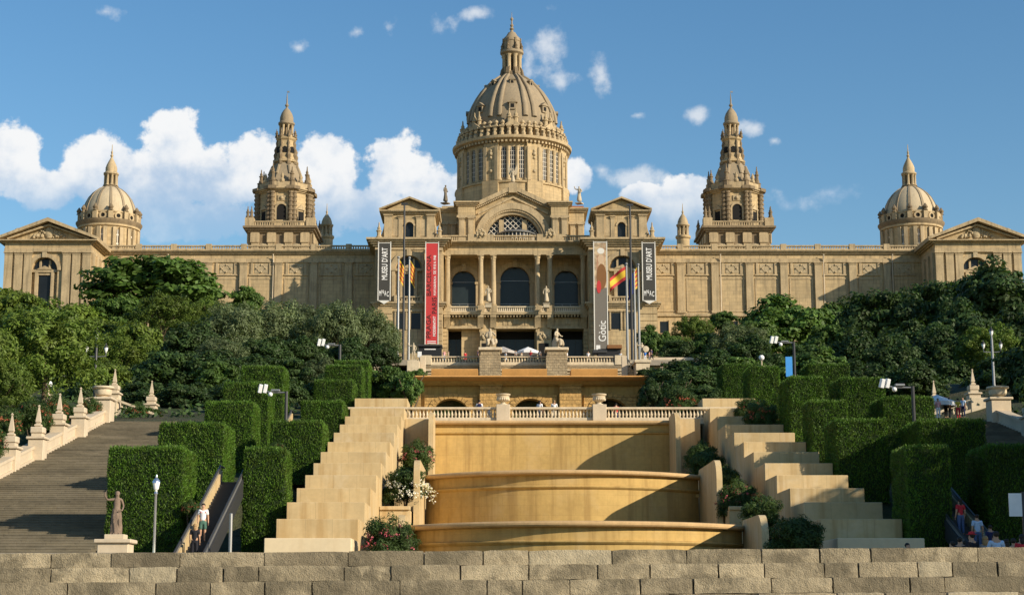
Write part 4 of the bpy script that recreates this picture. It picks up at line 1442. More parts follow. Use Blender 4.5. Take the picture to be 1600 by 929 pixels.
# ------------------------------------------------------------------ great dome
def great_dome():
    YC = 390.0
    CX = xx(800, 200, YC)
    m = mpp(210, YC)
    off0 = pi / 8
    zE = lambda y: zz(y, YC)              # height read at the silhouette
    zF = lambda y, r: zz(y, YC - r)       # height read on the front
    Rb, Rw, Rc = 87 * m, 82 * m, 93 * m
    z_pl0, z_pl1 = zE(345), zF(281.5, Rb)
    z_w0, z_w1 = z_pl1 + 0.2, zF(229, Rw)
    z_c0, z_c1 = zF(217, Rc), zF(209.5, Rc)
    drum = MB().lathe([(Rb, z_pl0), (Rb, z_pl1 - 0.5), (Rb + 0.35, z_pl1 - 0.4), (Rb + 0.35, z_pl1), (Rw, z_pl1 + 0.02), (Rw, z_w1 + 1.2), (Rw + 0.4, z_w1 + 1.3), (Rw + 0.4, z_c0)], CX, YC, 64)
    d = drum.build('drum', 'palace_stone', palace)
    MB().lathe([(Rw + 0.4, z_c0), (Rc - 0.8, z_c0 + 0.25), (Rc - 0.1, z_c0 + 0.5), (Rc, z_c1 - 0.2), (Rc, z_c1), (Rw - 1.5, z_c1 + 0.25)], CX, YC, 64).build('drum_cornice', 'palace_trim', d)
    mb = MB()
    for i in range(88):
        a = 2 * pi * (i + 0.5) / 88
        q = MB().box(CX + Rw + 0.3, CX + Rc - 0.5, YC - 0.22, YC + 0.22, z_c0 - 0.38, z_c0 + 0.1).turn(CX, YC, a)
        mb.add(q.v, q.f)
    mb.build('modillions', 'palace_trim', d)

    def place(q, ang):
        return q.turn(CX, YC, ang + pi / 2)   # built towards -Y, turned to the azimuth
    h0, h1 = z_w0 + 0.6, z_w1
    for k in range(8):
        a = k * pi / 4
        if sin(a) < -0.99 + 2:  # all eight sectors
            for j in (-1, 0, 1):
                w = 0.68
                aj = j * 0.165
                q = MB().box(CX - w, CX + w, YC - Rw - 0.06, YC - Rw + 0.5, h0, h1).turn(CX, YC, a + aj)
                q.build('window_pane', 'window_glass', d)
                q = MB()
                for xo in (-w / 3, w / 3):
                    q.box(CX + xo - 0.05, CX + xo + 0.05, YC - Rw - 0.12, YC - Rw - 0.063, h0, h1)
                for i in range(1, 7):
                    zq = h0 + (h1 - h0) * i / 7
                    q.box(CX - w, CX + w, YC - Rw - 0.16, YC - Rw - 0.122, zq - 0.05, zq + 0.05)
                q.turn(CX, YC, a + aj)
                q.build('window_bars', 'window_frame', d)
            for j in (-1.5, -0.5, 0.5, 1.5):
                aj = j * 0.165
                ang = a + aj - pi / 2
                x, y = CX + (Rw + 0.12) * cos(ang), YC + (Rw + 0.12) * sin(ang)
                q = MB().lathe([(0.62, z_w0), (0.62, z_w0 + 0.4), (0.48, z_w0 + 0.5), (0.45, h1 - 0.9), (0.5, h1 - 0.85), (0.6, h1 - 0.1), (0.68, h1 + 0.05)], x, y, 12)
                q.build('column', 'palace_trim', d)
            # corner mass with carved panel
            for j, wd, o in ((0, 1.35, 0.35),):
                q = MB().box(CX - 1.75, CX + 1.75, YC - Rw - 0.55, YC - Rw + 0.6, z_w0, z_c0 - 0.4).turn(CX, YC, a + pi / 8)
                q.build('corner_pier', 'palace_stone', d)
                for s in (-1, 1):
                    q = MB().box(CX + s * 1.35 - 0.4, CX + s * 1.35 + 0.4, YC - Rw - 0.8, YC - Rw - 0.553, z_w0, h1).turn(CX, YC, a + pi / 8)
                    q.build('corner_pilaster', 'palace_trim', d)
                q = MB()
                for (z_, rr) in ((h1 - 1.6, 0.5), (h1 - 2.5, 0.38), (z_w0 + 2.2, 0.4), (h1 - 0.9, 0.35)):
                    q.ball((CX, YC - Rw - 0.55, z_), rr, n=8, m=6)
                q.turn(CX, YC, a + pi / 8)
                q.build('carved_panel', 'carved_stone', d)
            q = MB().box(CX - 1.9, CX + 1.9, YC - Rb - 0.35, YC - Rb + 0.5, z_pl0, z_pl1 + 0.04).turn(CX, YC, a + pi / 8)
            q.build('plinth_pier', 'palace_stone', d)
    # dome shell
    Rs = 70 * m
    zs = zE(196)
    ztop = zE(121)
    rt = 17 * m
    prof = []
    # silhouette readings: (half width px, y px)
    read = [(70, 214), (70, 200), (69, 192), (66.5, 182), (61.5, 171), (55.5, 160), (48, 149), (40, 140), (32, 132), (24, 126), (17, 121.5)]
    prof = [(r * m, zE(y)) for r, y in read]
    dome = MB().lathe(prof, CX, YC, 96).build('dome', 'dome_skin', palace)
    # ring of aediculae above the cornice
    za0, za1 = z_c1 + 0.25, zF(190, 78 * m)
    Ra = 79 * m
    ring = MB().lathe([(Ra - 0.2, za0 - 0.4), (Ra - 0.2, za1 - 1.4), (Ra + 0.15, za1 - 1.3), (Ra + 0.15, za1 - 0.9), (Rs - 1, za1 - 0.8)], CX, YC, 64).build('attic_ring', 'palace_weathered', palace)
    nb = 48
    for k in range(nb):
        a = 2 * pi * k / nb + pi / nb
        sec = (k + 0.5) / nb * 8
        corner = abs((sec % 1.0) - 0.5) > 0.33
        q = MB().box(CX - 0.42, CX + 0.42, YC - Ra - 0.75, YC - Ra + 0.4, za0, za1 - 1.3)
        q.box(CX - 0.6, CX + 0.6, YC - Ra - 0.95, YC - Ra + 0.4, za1 - 1.297, za1 - 0.9)
        q.lathe([(0.5, za0 - 0.05), (0.55, za0 + 0.5), (0.3, za0 + 0.9), (0.5, za0 + 1.5)], CX, YC - Ra - 0.85, 8)
        q.turn(CX, YC, a)
        q.build('bracket', 'palace_trim', ring)
        if corner:
            x, y = CX + (Ra - 0.3) * cos(a - pi / 2), YC + (Ra - 0.3) * sin(a - pi / 2)
            pinnacle(ring, x, y, za1 - 0.9, 4.2, 0.75)
        else:
            x, y = CX + (Ra - 0.3) * cos(a - pi / 2), YC + (Ra - 0.3) * sin(a - pi / 2)
            MB().lathe([(0.5, za1 - 0.9), (0.35, za1 - 0.4), (0.55, za1 - 0.1), (0.4, za1 + 0.35), (0.05, za1 + 0.6)], x, y, 8).build('ball_finial', 'palace_trim', ring)
    for k in range(8):
        a = k * pi / 4
        q = MB().prism([(CX - 1.9, za1 - 0.9), (CX + 1.9, za1 - 0.9), (CX, za1 + 0.5)], YC - Ra - 0.6, YC - Ra + 0.6).turn(CX, YC, a)
        q.build('aedicule_pediment', 'palace_trim', ring)
    # ribs in pairs
    for k in range(8):
        for j in (-1, 1):
            for w_, o_ in ((0.36, 0.42),):
                a = k * pi / 4 + pi / 8 + j * 0.105 - pi / 2
                mb = MB()
                vs = []
                for i, (r, z) in enumerate(prof[1:]):
                    t = min(1.0, r / prof[1][0])
                    hw_ = 0.55 * (0.45 + 0.55 * t)
                    aw = k * pi / 4 + pi / 8 + j * 0.105 - pi / 2
                    px_, py_ = -sin(aw), cos(aw)
                    for (u, o) in ((-hw_, -0.3), (-hw_, 0.28), (-hw_ * 0.5, 0.5), (hw_ * 0.5, 0.5), (hw_, 0.28), (hw_, -0.3)):
                        rr = r + o
                        vs.append((CX + rr * cos(aw) + u * px_, YC + rr * sin(aw) + u * py_, z + o * 0.35))
                n = len(prof) - 1
                fs = []
                for i in range(n - 1):
                    for q in range(5):
                        fs.append((i * 6 + q, i * 6 + q + 1, (i + 1) * 6 + q + 1, (i + 1) * 6 + q))
                mb.add(vs, [f[::-1] for f in fs])
                mb.build('rib', 'dome_skin', dome, smooth=45)
        # dormers
        for (yy_, sc) in ((168, 1.0), (131, 0.7)):
            a = k * pi / 4
            z = zF(yy_, 58 * m) if yy_ > 150 else zF(yy_, 30 * m)
            r = float(np.interp(z, [p[1] for p in prof], [p[0] for p in prof]))
            q = MB()
            q.box(CX - 0.75 * sc, CX + 0.75 * sc, YC - r - 0.55 * sc, YC - r + 1.6 * sc, z - 0.9 * sc, z + 0.7 * sc)
            q.prism([(CX - 1.15 * sc, z + 0.7 * sc), (CX + 1.15 * sc, z + 0.7 * sc), (CX, z + 1.6 * sc)], YC - r - 0.75 * sc, YC - r + 2.0 * sc)
            q.turn(CX, YC, a).build('dormer', 'dome_skin', dome)
            q = MB()
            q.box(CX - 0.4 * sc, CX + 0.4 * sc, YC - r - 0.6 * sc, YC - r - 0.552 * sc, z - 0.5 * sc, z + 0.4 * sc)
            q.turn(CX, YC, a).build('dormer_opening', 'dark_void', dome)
    # lantern
    zl = [zE(y) for y in (125, 115, 88, 83, 80, 67, 65, 55, 51, 47, 43, 38, 33, 30, 27)]
    LX = xx(798.6, 90, YC)
    LX = CX
    lan = MB().lathe([(20 * m, zl[0] - 0.6), (20 * m, zl[0]), (17 * m, zl[0] + 0.4), (15.5 * m, zl[1]), (11 * m, zl[1] + 0.1), (9.0 * m, zl[1] + 0.2), (9.0 * m, zl[2])], LX, YC, 16)
    lan = lan.build('lantern', 'palace_weathered', palace)
    for k in range(8):
        a = k * pi / 4 - pi / 2 + pi / 8
        x, y = LX + 13 * m * cos(a), YC + 13 * m * sin(a)
        MB().lathe([(0.62, zl[1]), (0.5, zl[1] + 0.5), (0.46, zl[2] - 0.5), (0.7, zl[2])], x, y, 10).build('lantern_column', 'palace_trim', lan)
        q = MB()
        P = [(-17.5 * m, zl[0] + 0.4), (-19.5 * m, zl[0] + 0.9), (-18 * m, zl[1] + 0.5), (-14.5 * m, zl[1] + 1.4), (-13 * m, zl[1] + 2.2), (-12 * m, zl[0] + 0.4)]
        q.prism_x([(YC + p0, z0) for p0, z0 in P], LX - 0.42, LX + 0.42).turn(LX, YC, k * pi / 4 + pi / 8)
        q.build('lantern_volute', 'palace_weathered', lan)
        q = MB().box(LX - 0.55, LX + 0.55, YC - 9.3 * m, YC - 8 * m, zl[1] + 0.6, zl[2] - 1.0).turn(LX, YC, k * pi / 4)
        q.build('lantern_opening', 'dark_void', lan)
        x, y = LX + 16.5 * m * cos(a), YC + 16.5 * m * sin(a)
        pinnacle(lan, x, y, zl[3] + 0.3, 1.8, 0.45, 'palace_weathered')
    MB().lathe([(14 * m, zl[2]), (18.5 * m, zl[2] + 0.5), (18.5 * m, zl[3] + 0.3), (14.5 * m, zl[4]), (14.2 * m, zl[5]), (15 * m, zl[5] + 0.1), (15 * m, zl[6]), (13.4 * m, zl[6] + 0.6),
                (9.5 * m, zl[7]- 0.4), (6.0 * m, zl[7] + 0.5), (3.2 * m, zl[8]), (2.0 * m, zl[9] - .1), (3.8 * m, zl[9] + 0.2), (1.6 * m, zl[10]), (3 * m, zl[10] + 0.5), (1.2 * m, zl[11]), (1.0 * m, zl[12]),
                (2.6 * m, zl[12] + 0.4), (2.6 * m, zl[13]), (0.4 * m, zl[13] + 0.5), (0.25 * m, zl[14] + 1.2)], LX, YC, 16).build('lantern_cupola', 'dome_skin', lan)
    for k in range(8):
        q = MB().box(LX - 0.2, LX + 0.2, YC - 15.6 * m, YC - 13.9 * m, zl[4], zl[6] + 0.4).turn(LX, YC, k * pi / 4 + pi / 8)
        q.build('cupola_rib', 'palace_weathered', lan)


great_dome()


# ------------------------------------------------------------------ wings
def wing(x0, x1, s):
    Y = DW
    Z = lambda y: zz(y, Y)
    zc0, zc1 = Z(397.5), Z(391)
    b = MB().box(x0, x1, Y, Y + 28, PAL_BASE - 3, zc0).build('wing', 'palace_stone', palace)
    cornice(MB(), x0, x1, Y, Y + 28, zc0 + 0.003, zc1, 1.0, ends=False).build('cornice', 'palace_trim', b)
    parapet(b, x0, x1, Y - 0.7, zc1 + 0.003, Z(384), 6.9, 'roof_balustrade', step=0.5)
    MB().box(x0, x1, Y - 0.25, Y - 0.003, Z(410), Z(404)).build('architrave', 'palace_trim', b)
    MB().box(x0, x1, Y - 0.4, Y - 0.003, Z(494), Z(489.5)).build('base_moulding', 'palace_trim', b)
    n = max(1, int(round((x1 - x0) / 6.9)))
    w = (x1 - x0) / n
    for i in range(n + 1):
        x = x0 + w * i
        if i not in (0, n):
            pilaster(b, x, 1.5, Y, Z(489.5), Z(410), 0.55)
        if i in (2, 5) or (s > 0 and i == 7):
            MB().tube([(x + s * 1.1, Y - 0.3, Z(489)), (x + s * 1.1, Y - 0.3, Z(412)), (x + s * 1.1, Y - 0.55, Z(404)), (x + s * 1.1, Y - 0.9, Z(398))], 0.14, 8).build('drainpipe', 'pale_plaster', b)
        if i < n:
            cx = x + w / 2
            hw = w / 2 - 1.15
            MB().box(cx - hw, cx + hw, Y - 0.22, Y - 0.003, Z(430.5), Z(428.5)).build('panel_ledge', 'palace_trim', b)
            for q in (-1, 1):
                MB().box(cx + q * 1.9 - 0.25, cx + q * 1.9 + 0.25, Y - 0.2, Y - 0.003, Z(428.4), Z(411)).build('panel_stile', 'palace_trim', b)
            mb = MB().box(cx - 1.35, cx + 1.35, Y - 0.06, Y - 0.003, Z(426.5), Z(412.5))
            zc = Z(419.5)
            mb.band(cx, zc, 0.66, 0.82, Y - 0.13, Y - 0.063, 10, 0, pi).band(cx, zc, 0.66, 0.82, Y - 0.13, Y - 0.063, 10, pi, 2 * pi)
            for aa in range(4):
                mb.ball((cx + 0.95 * cos(aa * pi / 2), Y - 0.1, zc + 0.75 * sin(aa * pi / 2)), 0.22, n=7, m=4)
            mb.build('relief_panel', 'carved_stone', b)
            for xa, xb, ya_, yb_ in ((cx - hw, cx - hw + 0.3, 486, 434), (cx + hw - 0.3, cx + hw, 486, 434), (cx - hw + 0.303, cx + hw - 0.303, 436, 434), (cx - hw + 0.303, cx + hw - 0.303, 487, 485)):
                MB().box(xa, xb, Y - 0.1, Y - 0.003, Z(ya_), Z(yb_)).build('panel_frame', 'palace_trim', b)
            MB().box(cx - 0.9, cx + 0.9, Y - 0.03, Y - 0.003, Z(520), Z(502)).build('basement_pane', 'window_glass', b)
            for q in (-1, 1):
                MB().box(cx + q * 1.15 - 0.24, cx + q * 1.15 + 0.24, Y - 0.3, Y - 0.003, Z(521), Z(500)).build('basement_frame', 'palace_trim', b)
    return b


CPX = {}


def corner_pavilion(s):
    Y = 338.5
    Z = lambda y: zz(y, Y)
    m = mpp(400, Y)
    cx = xx(75, 400, Y) if s < 0 else xx(1528, 400, Y)
    CPX[s] = cx
    hw = 67 * m
    r = 20.6 * m
    zs = Z(422)
    zc0, zc1, zp = Z(394), Z(381), Z(376)
    mb = MB()
    acx = cx - 0.6
    mb.arch_wall(cx - hw, cx + hw, PAL_BASE - 4, zc0, Y, Y + 1.0, acx, r, zs, PAL_BASE + 2)
    mb.box(cx - hw, cx + hw, Y + 1.01, Y + 40, PAL_BASE - 4, zc0)
    b = mb.build('corner_pavilion', 'palace_stone', palace)
    MB().box(cx - hw - 0.1, cx + hw + 0.1, Y - 0.5, Y + 40.1, zc0 + 0.003, Z(388)).build('architrave', 'palace_trim', b)
    MB().box(cx - hw - 0.02, cx + hw + 0.02, Y - 0.4, Y + 40, Z(388) + 0.003, zc1).build('frieze', 'palace_stone', b)
    cornice(MB(), cx - hw, cx + hw, Y, Y + 40, zc1 + 0.003, zp, 1.5).build('cornice', 'palace_trim', b)
    e = hw + 1.5
    za = Z(342)
    MB().prism([(cx - hw - 0.6, zp + 0.003), (cx + hw + 0.6, zp + 0.003), (cx, za - 0.9)], Y + 0.3, Y + 24).build('tympanum', 'palace_stone', b)
    for q in (-1, 1):
        MB().prism([(cx + q * e, zp + 0.003), (cx, za - 0.75), (cx, za), (cx + q * (e + 0.1), zp + 0.5)], Y - 1.6, Y + 24).build('raking_cornice', 'palace_trim', b)
        MB().prism([(cx + q * (e - 2), zp + 0.2), (cx, za - 1.5), (cx, za - 1.1), (cx + q * (e - 1.8), zp + 0.5)], Y - 0.6, Y + 0.297).build('raking_moulding', 'palace_trim', b)
        for o in (30, 45, 61):
            pilaster(b, cx + q * o * m + (0.0), 1.55, Y, PAL_BASE - 3, zc0, 0.45)
    rn = random.Random(21)
    mb = MB()
    zt = zp + 0.6
    mb.lathe([(0.5, zt), (0.95, zt + 0.9), (0.85, zt + 1.8), (0.4, zt + 2.3), (0.6, zt + 2.7), (0.1, zt + 3.2)], cx, Y + 0.2, 10, sy=0.45)
    for i in range(34):
        t = rn.random()
        q = rn.choice((-1, 1))
        x = q * (0.6 + 2.6 * t)
        mb.ball((cx + x, Y + 0.15, zt + 0.15 + rn.random() * 2.2 * (1 - t)), rn.uniform(0.18, 0.42), n=7, m=5)
    mb.build('coat_of_arms', 'carved_stone', b)
    MB().band(acx, zs, r + 0.003, r + 0.75, Y - 0.28, Y - 0.003, 24).build('archivolt', 'palace_trim', b)
    MB().box(acx - 0.45, acx + 0.45, Y - 0.5, Y - 0.282, zs + r - 0.1, zs + r + 1.1).build('keystone', 'carved_stone', b)
    lunette_window(b, acx, Y, r, zs, PAL_BASE + 2, PAL_BASE + 3, 1.25)
    # side faces: pilasters on the return towards the wing
    xs = cx + hw if s < 0 else cx - hw
    q = 1 if s < 0 else -1
    for k in range(3):
        yy = Y + 1.2 + k * 3.6
        x0, x1 = sorted((xs + q * 0.003, xs + q * 0.45))
        MB().box(x0, x1, yy - 0.75, yy + 0.75, PAL_BASE - 3, zc0 - 0.003).build('return_pilaster', 'palace_trim', b)
    # acroterion ball at the outer eaves
    MB().lathe([(0.8, zp + 0.3), (0.8, zp + 1.0), (0.35, zp + 1.2), (0.75, zp + 1.7), (0.8, zp + 2.2), (0.55, zp + 2.7), (0.1, zp + 2.95)], cx + s * (hw * 0.78), Y + 1.5, 12).build('acroterion', 'palace_trim', b)
    # balustrade return along the roof edge
    return b


for s_ in (-1, 1):
    corner_pavilion(s_)
WX = 67 * mpp(400, 338.5)
wing(CPX[-1] + WX + 0.01, -PAV_X - 53 * mpp(420, DF) - 0.01 + 1.0, -1)
wing(PAV_X + 53 * mpp(420, DF) - 1.0, CPX[1] - WX - 0.01, 1)


def corner_dome(s):
    Y = 366.0
    CX = xx(171, 340, Y) if s < 0 else xx(1423, 340, Y)
    CX += 0.0
    m = mpp(330, Y)
    E = lambda y: zz(y, Y)
    R = 45 * m
    d = MB().lathe([(R, E(402)), (R, E(362)), (R + 0.4, E(361)), (R + 0.4, E(358))], CX, Y, 48).build('corner_drum', 'palace_stone', palace)
    MB().lathe([(R + 0.4, E(358)), (49 * m, E(356)), (51 * m, E(352.5)), (51 * m, E(351)), (R, E(349.5))], CX, Y, 48).build('drum_cornice', 'palace_weathered', d)
    MB().lathe([(44 * m, E(350)), (44 * m, E(341)), (45.5 * m, E(340)), (45.5 * m, E(338)), (40 * m, E(337))], CX, Y, 48).build('oculus_ring', 'palace_trim', d)
    z0, z1 = E(402), E(363)
    for k in range(12):
        a = k * pi / 6 + pi / 12
        for j in (-1, 1):
            q = MB().box(CX + j * 1.0 - 0.4, CX + j * 1.0 + 0.4, Y - R - 0.35, Y - R + 0.3, z0, z1).turn(CX, Y, a)
            q.build('pilaster', 'palace_trim', d)
        q = MB().box(CX - 0.7, CX + 0.7, Y - R - 0.02, Y - R + 0.3, z0, z1 - 0.6).turn(CX, Y, a + pi / 12)
        q.build('window_pane', 'window_glass', d)
        q = MB().box(CX - 0.08, CX + 0.08, Y - R - 0.08, Y - R - 0.023, z0, z1 - 0.6)
        for t in (0.35, 0.7):
            q.box(CX - 0.7, CX + 0.7, Y - R - 0.12, Y - R - 0.083, z0 + (z1 - z0) * t - 0.25, z0 + (z1 - z0) * t + 0.1)
        q.turn(CX, Y, a + pi / 12).build('window_bars', 'window_frame', d)
        q = MB().box(CX - 0.5, CX + 0.5, Y - 44 * m - 0.6, Y - 44 * m + 0.3, E(350), E(338)).turn(CX, Y, a)
        q.build('ring_pier', 'palace_trim', d)
        x, y = CX + (45 * m + 0.2) * cos(a - pi / 2), Y + (45 * m + 0.2) * sin(a - pi / 2)
        MB().lathe([(0.6, E(338)), (0.35, E(336)), (0.6, E(333)), (0.35, E(330)), (0.05, E(327))], x, y, 8).build('ball_finial', 'palace_weathered', d)
        # oculus
        q = MB().band(CX, E(345.5), 0.45, 0.8, Y - 44 * m - 0.25, Y - 44 * m + 0.1, 8, 0, pi).band(CX, E(345.5), 0.45, 0.8, Y - 44 * m - 0.25, Y - 44 * m + 0.1, 8, pi, 2 * pi)
        q.turn(CX, Y, a + pi / 12).build('oculus_frame', 'palace_trim', d)
        q = MB().band(CX, E(345.5), 0.02, 0.44, Y - 44 * m - 0.06, Y - 44 * m + 0.1, 8, 0, pi).band(CX, E(345.5), 0.02, 0.44, Y - 44 * m - 0.06, Y - 44 * m + 0.1, 8, pi, 2 * pi)
        q.turn(CX, Y, a + pi / 12).build('oculus', 'dark_void', d)
    read = [(41.5, 343), (41.5, 336), (40, 329), (37, 320), (32.5, 311), (26, 303), (19, 297.5), (12, 293.5)]
    prof = [(a * m, E(b_)) for a, b_ in read]
    dm = MB().lathe(prof, CX, Y, 64).build('corner_cupola', 'dome_pale', palace)
    for k in range(12):
        aw = k * pi / 6 + pi / 12 - pi / 2
        vs = []
        for (r, z) in prof[1:]:
            hw_ = 0.28 * (0.4 + 0.6 * r / prof[1][0])
            for (u, o) in ((-hw_, -0.2), (-hw_, 0.13), (hw_, 0.13), (hw_, -0.2)):
                rr = r + o
                vs.append((CX + rr * cos(aw) - u * sin(aw), Y + rr * sin(aw) + u * cos(aw), z + o * 0.4))
        n = len(prof) - 1
        MB().add(vs, [(i * 4 + q, (i + 1) * 4 + q, (i + 1) * 4 + q + 1, i * 4 + q + 1) for i in range(n - 1) for q in range(3)]).build('rib', 'dome_skin', dm, smooth=45)
    lan = MB().lathe([(12.5 * m, E(294.5)), (13 * m, E(292.5)), (9.5 * m, E(291)), (6.5 * m, E(288)), (6.2 * m, E(275))], CX, Y, 16).build('cupola_lantern', 'palace_weathered', palace)
    for k in range(8):
        a = k * pi / 4 + pi / 8
        x, y = CX + 8.8 * m * cos(a), Y + 8.8 * m * sin(a)
        MB().lathe([(0.5, E(291)), (0.3, E(288)), (0.27, E(275.5)), (0.4, E(274))], x, y, 8).build('lantern_column', 'palace_trim', lan)
    MB().lathe([(9 * m, E(275)), (12 * m, E(273)), (12 * m, E(271)), (9.2 * m, E(269)), (9.2 * m, E(263)), (7.5 * m, E(258)), (4.5 * m, E(252)), (2.4 * m, E(248)), (1.4 * m, E(246)), (2.6 * m, E(243.5)), (1.2 * m, E(241)),
                (1.8 * m, E(238)), (0.8 * m, E(236)), (0.4 * m, E(226))], CX, Y, 14).build('lantern_spire', 'palace_trim', lan)


for s_ in (-1, 1):
    corner_dome(s_)


def bell_tower(s):
    Y = 400.0
    CX = xx(446.5, 250, Y) if s < 0 else xx(1144, 250, Y)
    m = mpp(290, Y)
    E = lambda y: zz(y, Y)
    F_ = lambda y, o: zz(y, Y - o)
    H = 46.5 * m
    zl = F_(355.5, H)
    b = MB().box(CX - H, CX + H, Y - H, Y + H, PAL_BASE + 8, zl - 1.2).build('tower_base', 'palace_weathered', palace)
    mb = MB()
    for i, o in enumerate((0.5, 1.0, 1.5)):
        mb.box(CX - H - o, CX + H + o, Y - H - o, Y + H + o, zl - 1.197 + 0.45 * i, zl - 1.2 + 0.45 * (i + 1))
    zt = zl + 0.15
    mb.build('tower_cornice', 'palace_weathered', b)
    for k in range(4):
        for j in (-0.82, -0.28, 0.28, 0.82):
            q = MB().box(CX + j * H - 0.85, CX + j * H + 0.85, Y - H - 0.45, Y - H - 0.003, PAL_BASE + 8, zl - 1.2)
            q.box(CX + j * H - 1.05, CX + j * H + 1.05, Y - H - 0.7, Y - H - 0.453, zl - 3.6, zl - 1.4)
            q.turn(CX, Y, k * pi / 2).build('base_pilaster', 'palace_trim', b)
        for j in (-0.55, 0, 0.55):
            q = MB().box(CX + j * H - 0.75, CX + j * H + 0.75, Y - H - 0.15, Y - H - 0.003, zl - 6.4, zl - 5.2)
            q.ball((CX + j * H, Y - H - 0.1, zl - 4.3), 0.55, sx=2.2, sy=0.5, n=8, m=5)
            q.turn(CX, Y, k * pi / 2).build('base_relief', 'carved_stone', b)
        # parapet of the platform
        q = MB().box(CX - H - 0.4, CX + H + 0.4, Y - H - 0.9, Y - H - 0.4, zt + 0.003, zt + 0.25).box(CX - H - 0.4, CX + H + 0.4, Y - H - 0.95, Y - H - 0.35, zt + 1.0, zt + 1.25)
        for i in range(26):
            x = CX - H + 2 * H * (i + 0.5) / 26
            q.box(x - 0.14, x + 0.14, Y - H - 0.8, Y - H - 0.5, zt + 0.25, zt + 1.0)
        q.turn(CX, Y, k * pi / 2).build('platform_balustrade', 'palace_trim', b)
        # corner piers with twin pinnacles
        q = MB().box(CX - H - 1.1, CX - H + 1.0, Y - H - 1.1, Y - H + 1.0, zt + 0.002, zt + 2.0)
        q.turn(CX, Y, k * pi / 2).build('platform_pier', 'palace_trim', b)
        ca, sa = cos(k * pi / 2), sin(k * pi / 2)
        for (dx, dy) in ((-0.5, -0.5), (0.35, -0.5)):
            x0, y0 = -H + dx, -H + dy
            pinnacle(b, CX + x0 * ca - y0 * sa, Y + x0 * sa + y0 * ca, zt + 2.0, 2.9, 0.5, 'palace_weathered')
    # belfry: octagon with an arch on each cardinal side
    a1 = 39.5 * m
    zb1 = F_(293, a1)
    oc = [(a1 * cos(pi / 8 + i * pi / 4) / cos(pi / 8), a1 * sin(pi / 8 + i * pi / 4) / cos(pi / 8)) for i in range(8)]
    bf = MB().prism_z([(CX + x, Y + y) for x, y in oc], zt + 0.003, zb1 - 0.9).build('belfry', 'palace_stone', palace)
    mb = MB()
    for i, o in enumerate((0.35, 0.75, 1.1)):
        k = (a1 + o) / a1
        mb.prism_z([(CX + x * k, Y + y * k) for x, y in oc], zb1 - 0.897 + 0.3 * i, zb1 - 0.9 + 0.3 * (i + 1))
    mb.build('belfry_cornice', 'palace_trim', bf)
    side = a1 * tan(pi / 8)
    for k in range(8):
        a = k * pi / 4
        zA0, zAs = F_(343, a1), F_(326, a1)
        if k % 2 == 0:
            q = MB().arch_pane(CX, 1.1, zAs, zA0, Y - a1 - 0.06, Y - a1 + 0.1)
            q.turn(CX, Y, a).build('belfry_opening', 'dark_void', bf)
            q = MB().band(CX, zAs, 1.12, 1.55, Y - a1 - 0.25, Y - a1 - 0.003, 14).box(CX - 1.55, CX - 1.12, Y - a1 - 0.25, Y - a1 - 0.003, zA0, zAs).box(CX + 1.12, CX + 1.55, Y - a1 - 0.25, Y - a1 - 0.003, zA0, zAs)
            q.turn(CX, Y, a).build('arch_frame', 'palace_trim', bf)
            q = MB().box(CX - 0.9, CX + 0.9, Y - a1 - 0.2, Y - a1 - 0.003, zAs + 2.0, zAs + 3.2)
            q.ball((CX, Y - a1 - 0.1, zAs + 2.6), 0.5, n=8, m=5)
            q.turn(CX, Y, a).build('belfry_panel', 'carved_stone', bf)
        else:
            q = MB().box(CX - 0.8, CX + 0.8, Y - a1 - 0.06, Y - a1 + 0.1, zA0, zA0 + 2.3)
            q.turn(CX, Y, a).build('belfry_opening', 'dark_void', bf)
            q = MB().box(CX - 1.15, CX - 0.82, Y - a1 - 0.25, Y - a1 - 0.003, zA0, zA0 + 2.7).box(CX + 0.82, CX + 1.15, Y - a1 - 0.25, Y - a1 - 0.003, zA0, zA0 + 2.7)
            q.prism([(CX - 1.4, zA0 + 2.7), (CX + 1.4, zA0 + 2.7), (CX, zA0 + 3.9)], Y - a1 - 0.35, Y - a1 - 0.003)
            q.turn(CX, Y, a).build('window_frame', 'palace_trim', bf)
        # banded columns on each edge
        for j in (-1, 1):
            x0, y0 = j * (side - 0.35), -a1 - 0.35
            q = MB()
            prof = [(0.7, zt)]
            z = zt + 1.6
            prof = [(0.75, zt + 0.003), (0.75, z)]
            nb = 7
            for i in range(nb):
                za_, zb_ = z + (zb1 - 0.9 - z) * i / nb, z + (zb1 - 0.9 - z) * (i + 1) / nb
                prof += [(0.46, za_), (0.46, (za_ + zb_) / 2), (0.62, (za_ + zb_) / 2 + 0.05), (0.62, zb_)]
            q.lathe(prof, CX + x0, Y + y0, 9).turn(CX, Y, a)
            q.build('banded_column', 'palace_weathered', bf)
            q = MB()
            q.box(CX + x0 - 0.95, CX + x0 + 0.95, Y + y0 - 0.95, Y + y0 + 0.8, zb1 - 0.4, zb1 + 0.35).turn(CX, Y, a)
            q.build('column_cap', 'palace_weathered', bf)
        ca, sa = cos(a + pi / 8), sin(a + pi / 8)
        rr = a1 / cos(pi / 8) * 0.9
        x, y = CX + rr * sa, Y - rr * ca
        MB().lathe([(0.95, zb1), (0.85, zb1 + 1.6), (1.0, zb1 + 1.8), (0.65, zb1 + 2.0)], x, y, 8).build('pinnacle_base', 'palace_weathered', bf)
        pinnacle(bf, x, y, zb1 + 1.9, 4.2 if k % 2 else 3.4, 0.58, 'palace_weathered')
        # attic parapet between
        q = MB().box(CX - side + 0.4, CX + side - 0.4, Y - a1 - 0.1, Y - a1 + 0.5, zb1 + 0.003, zb1 + 1.5)
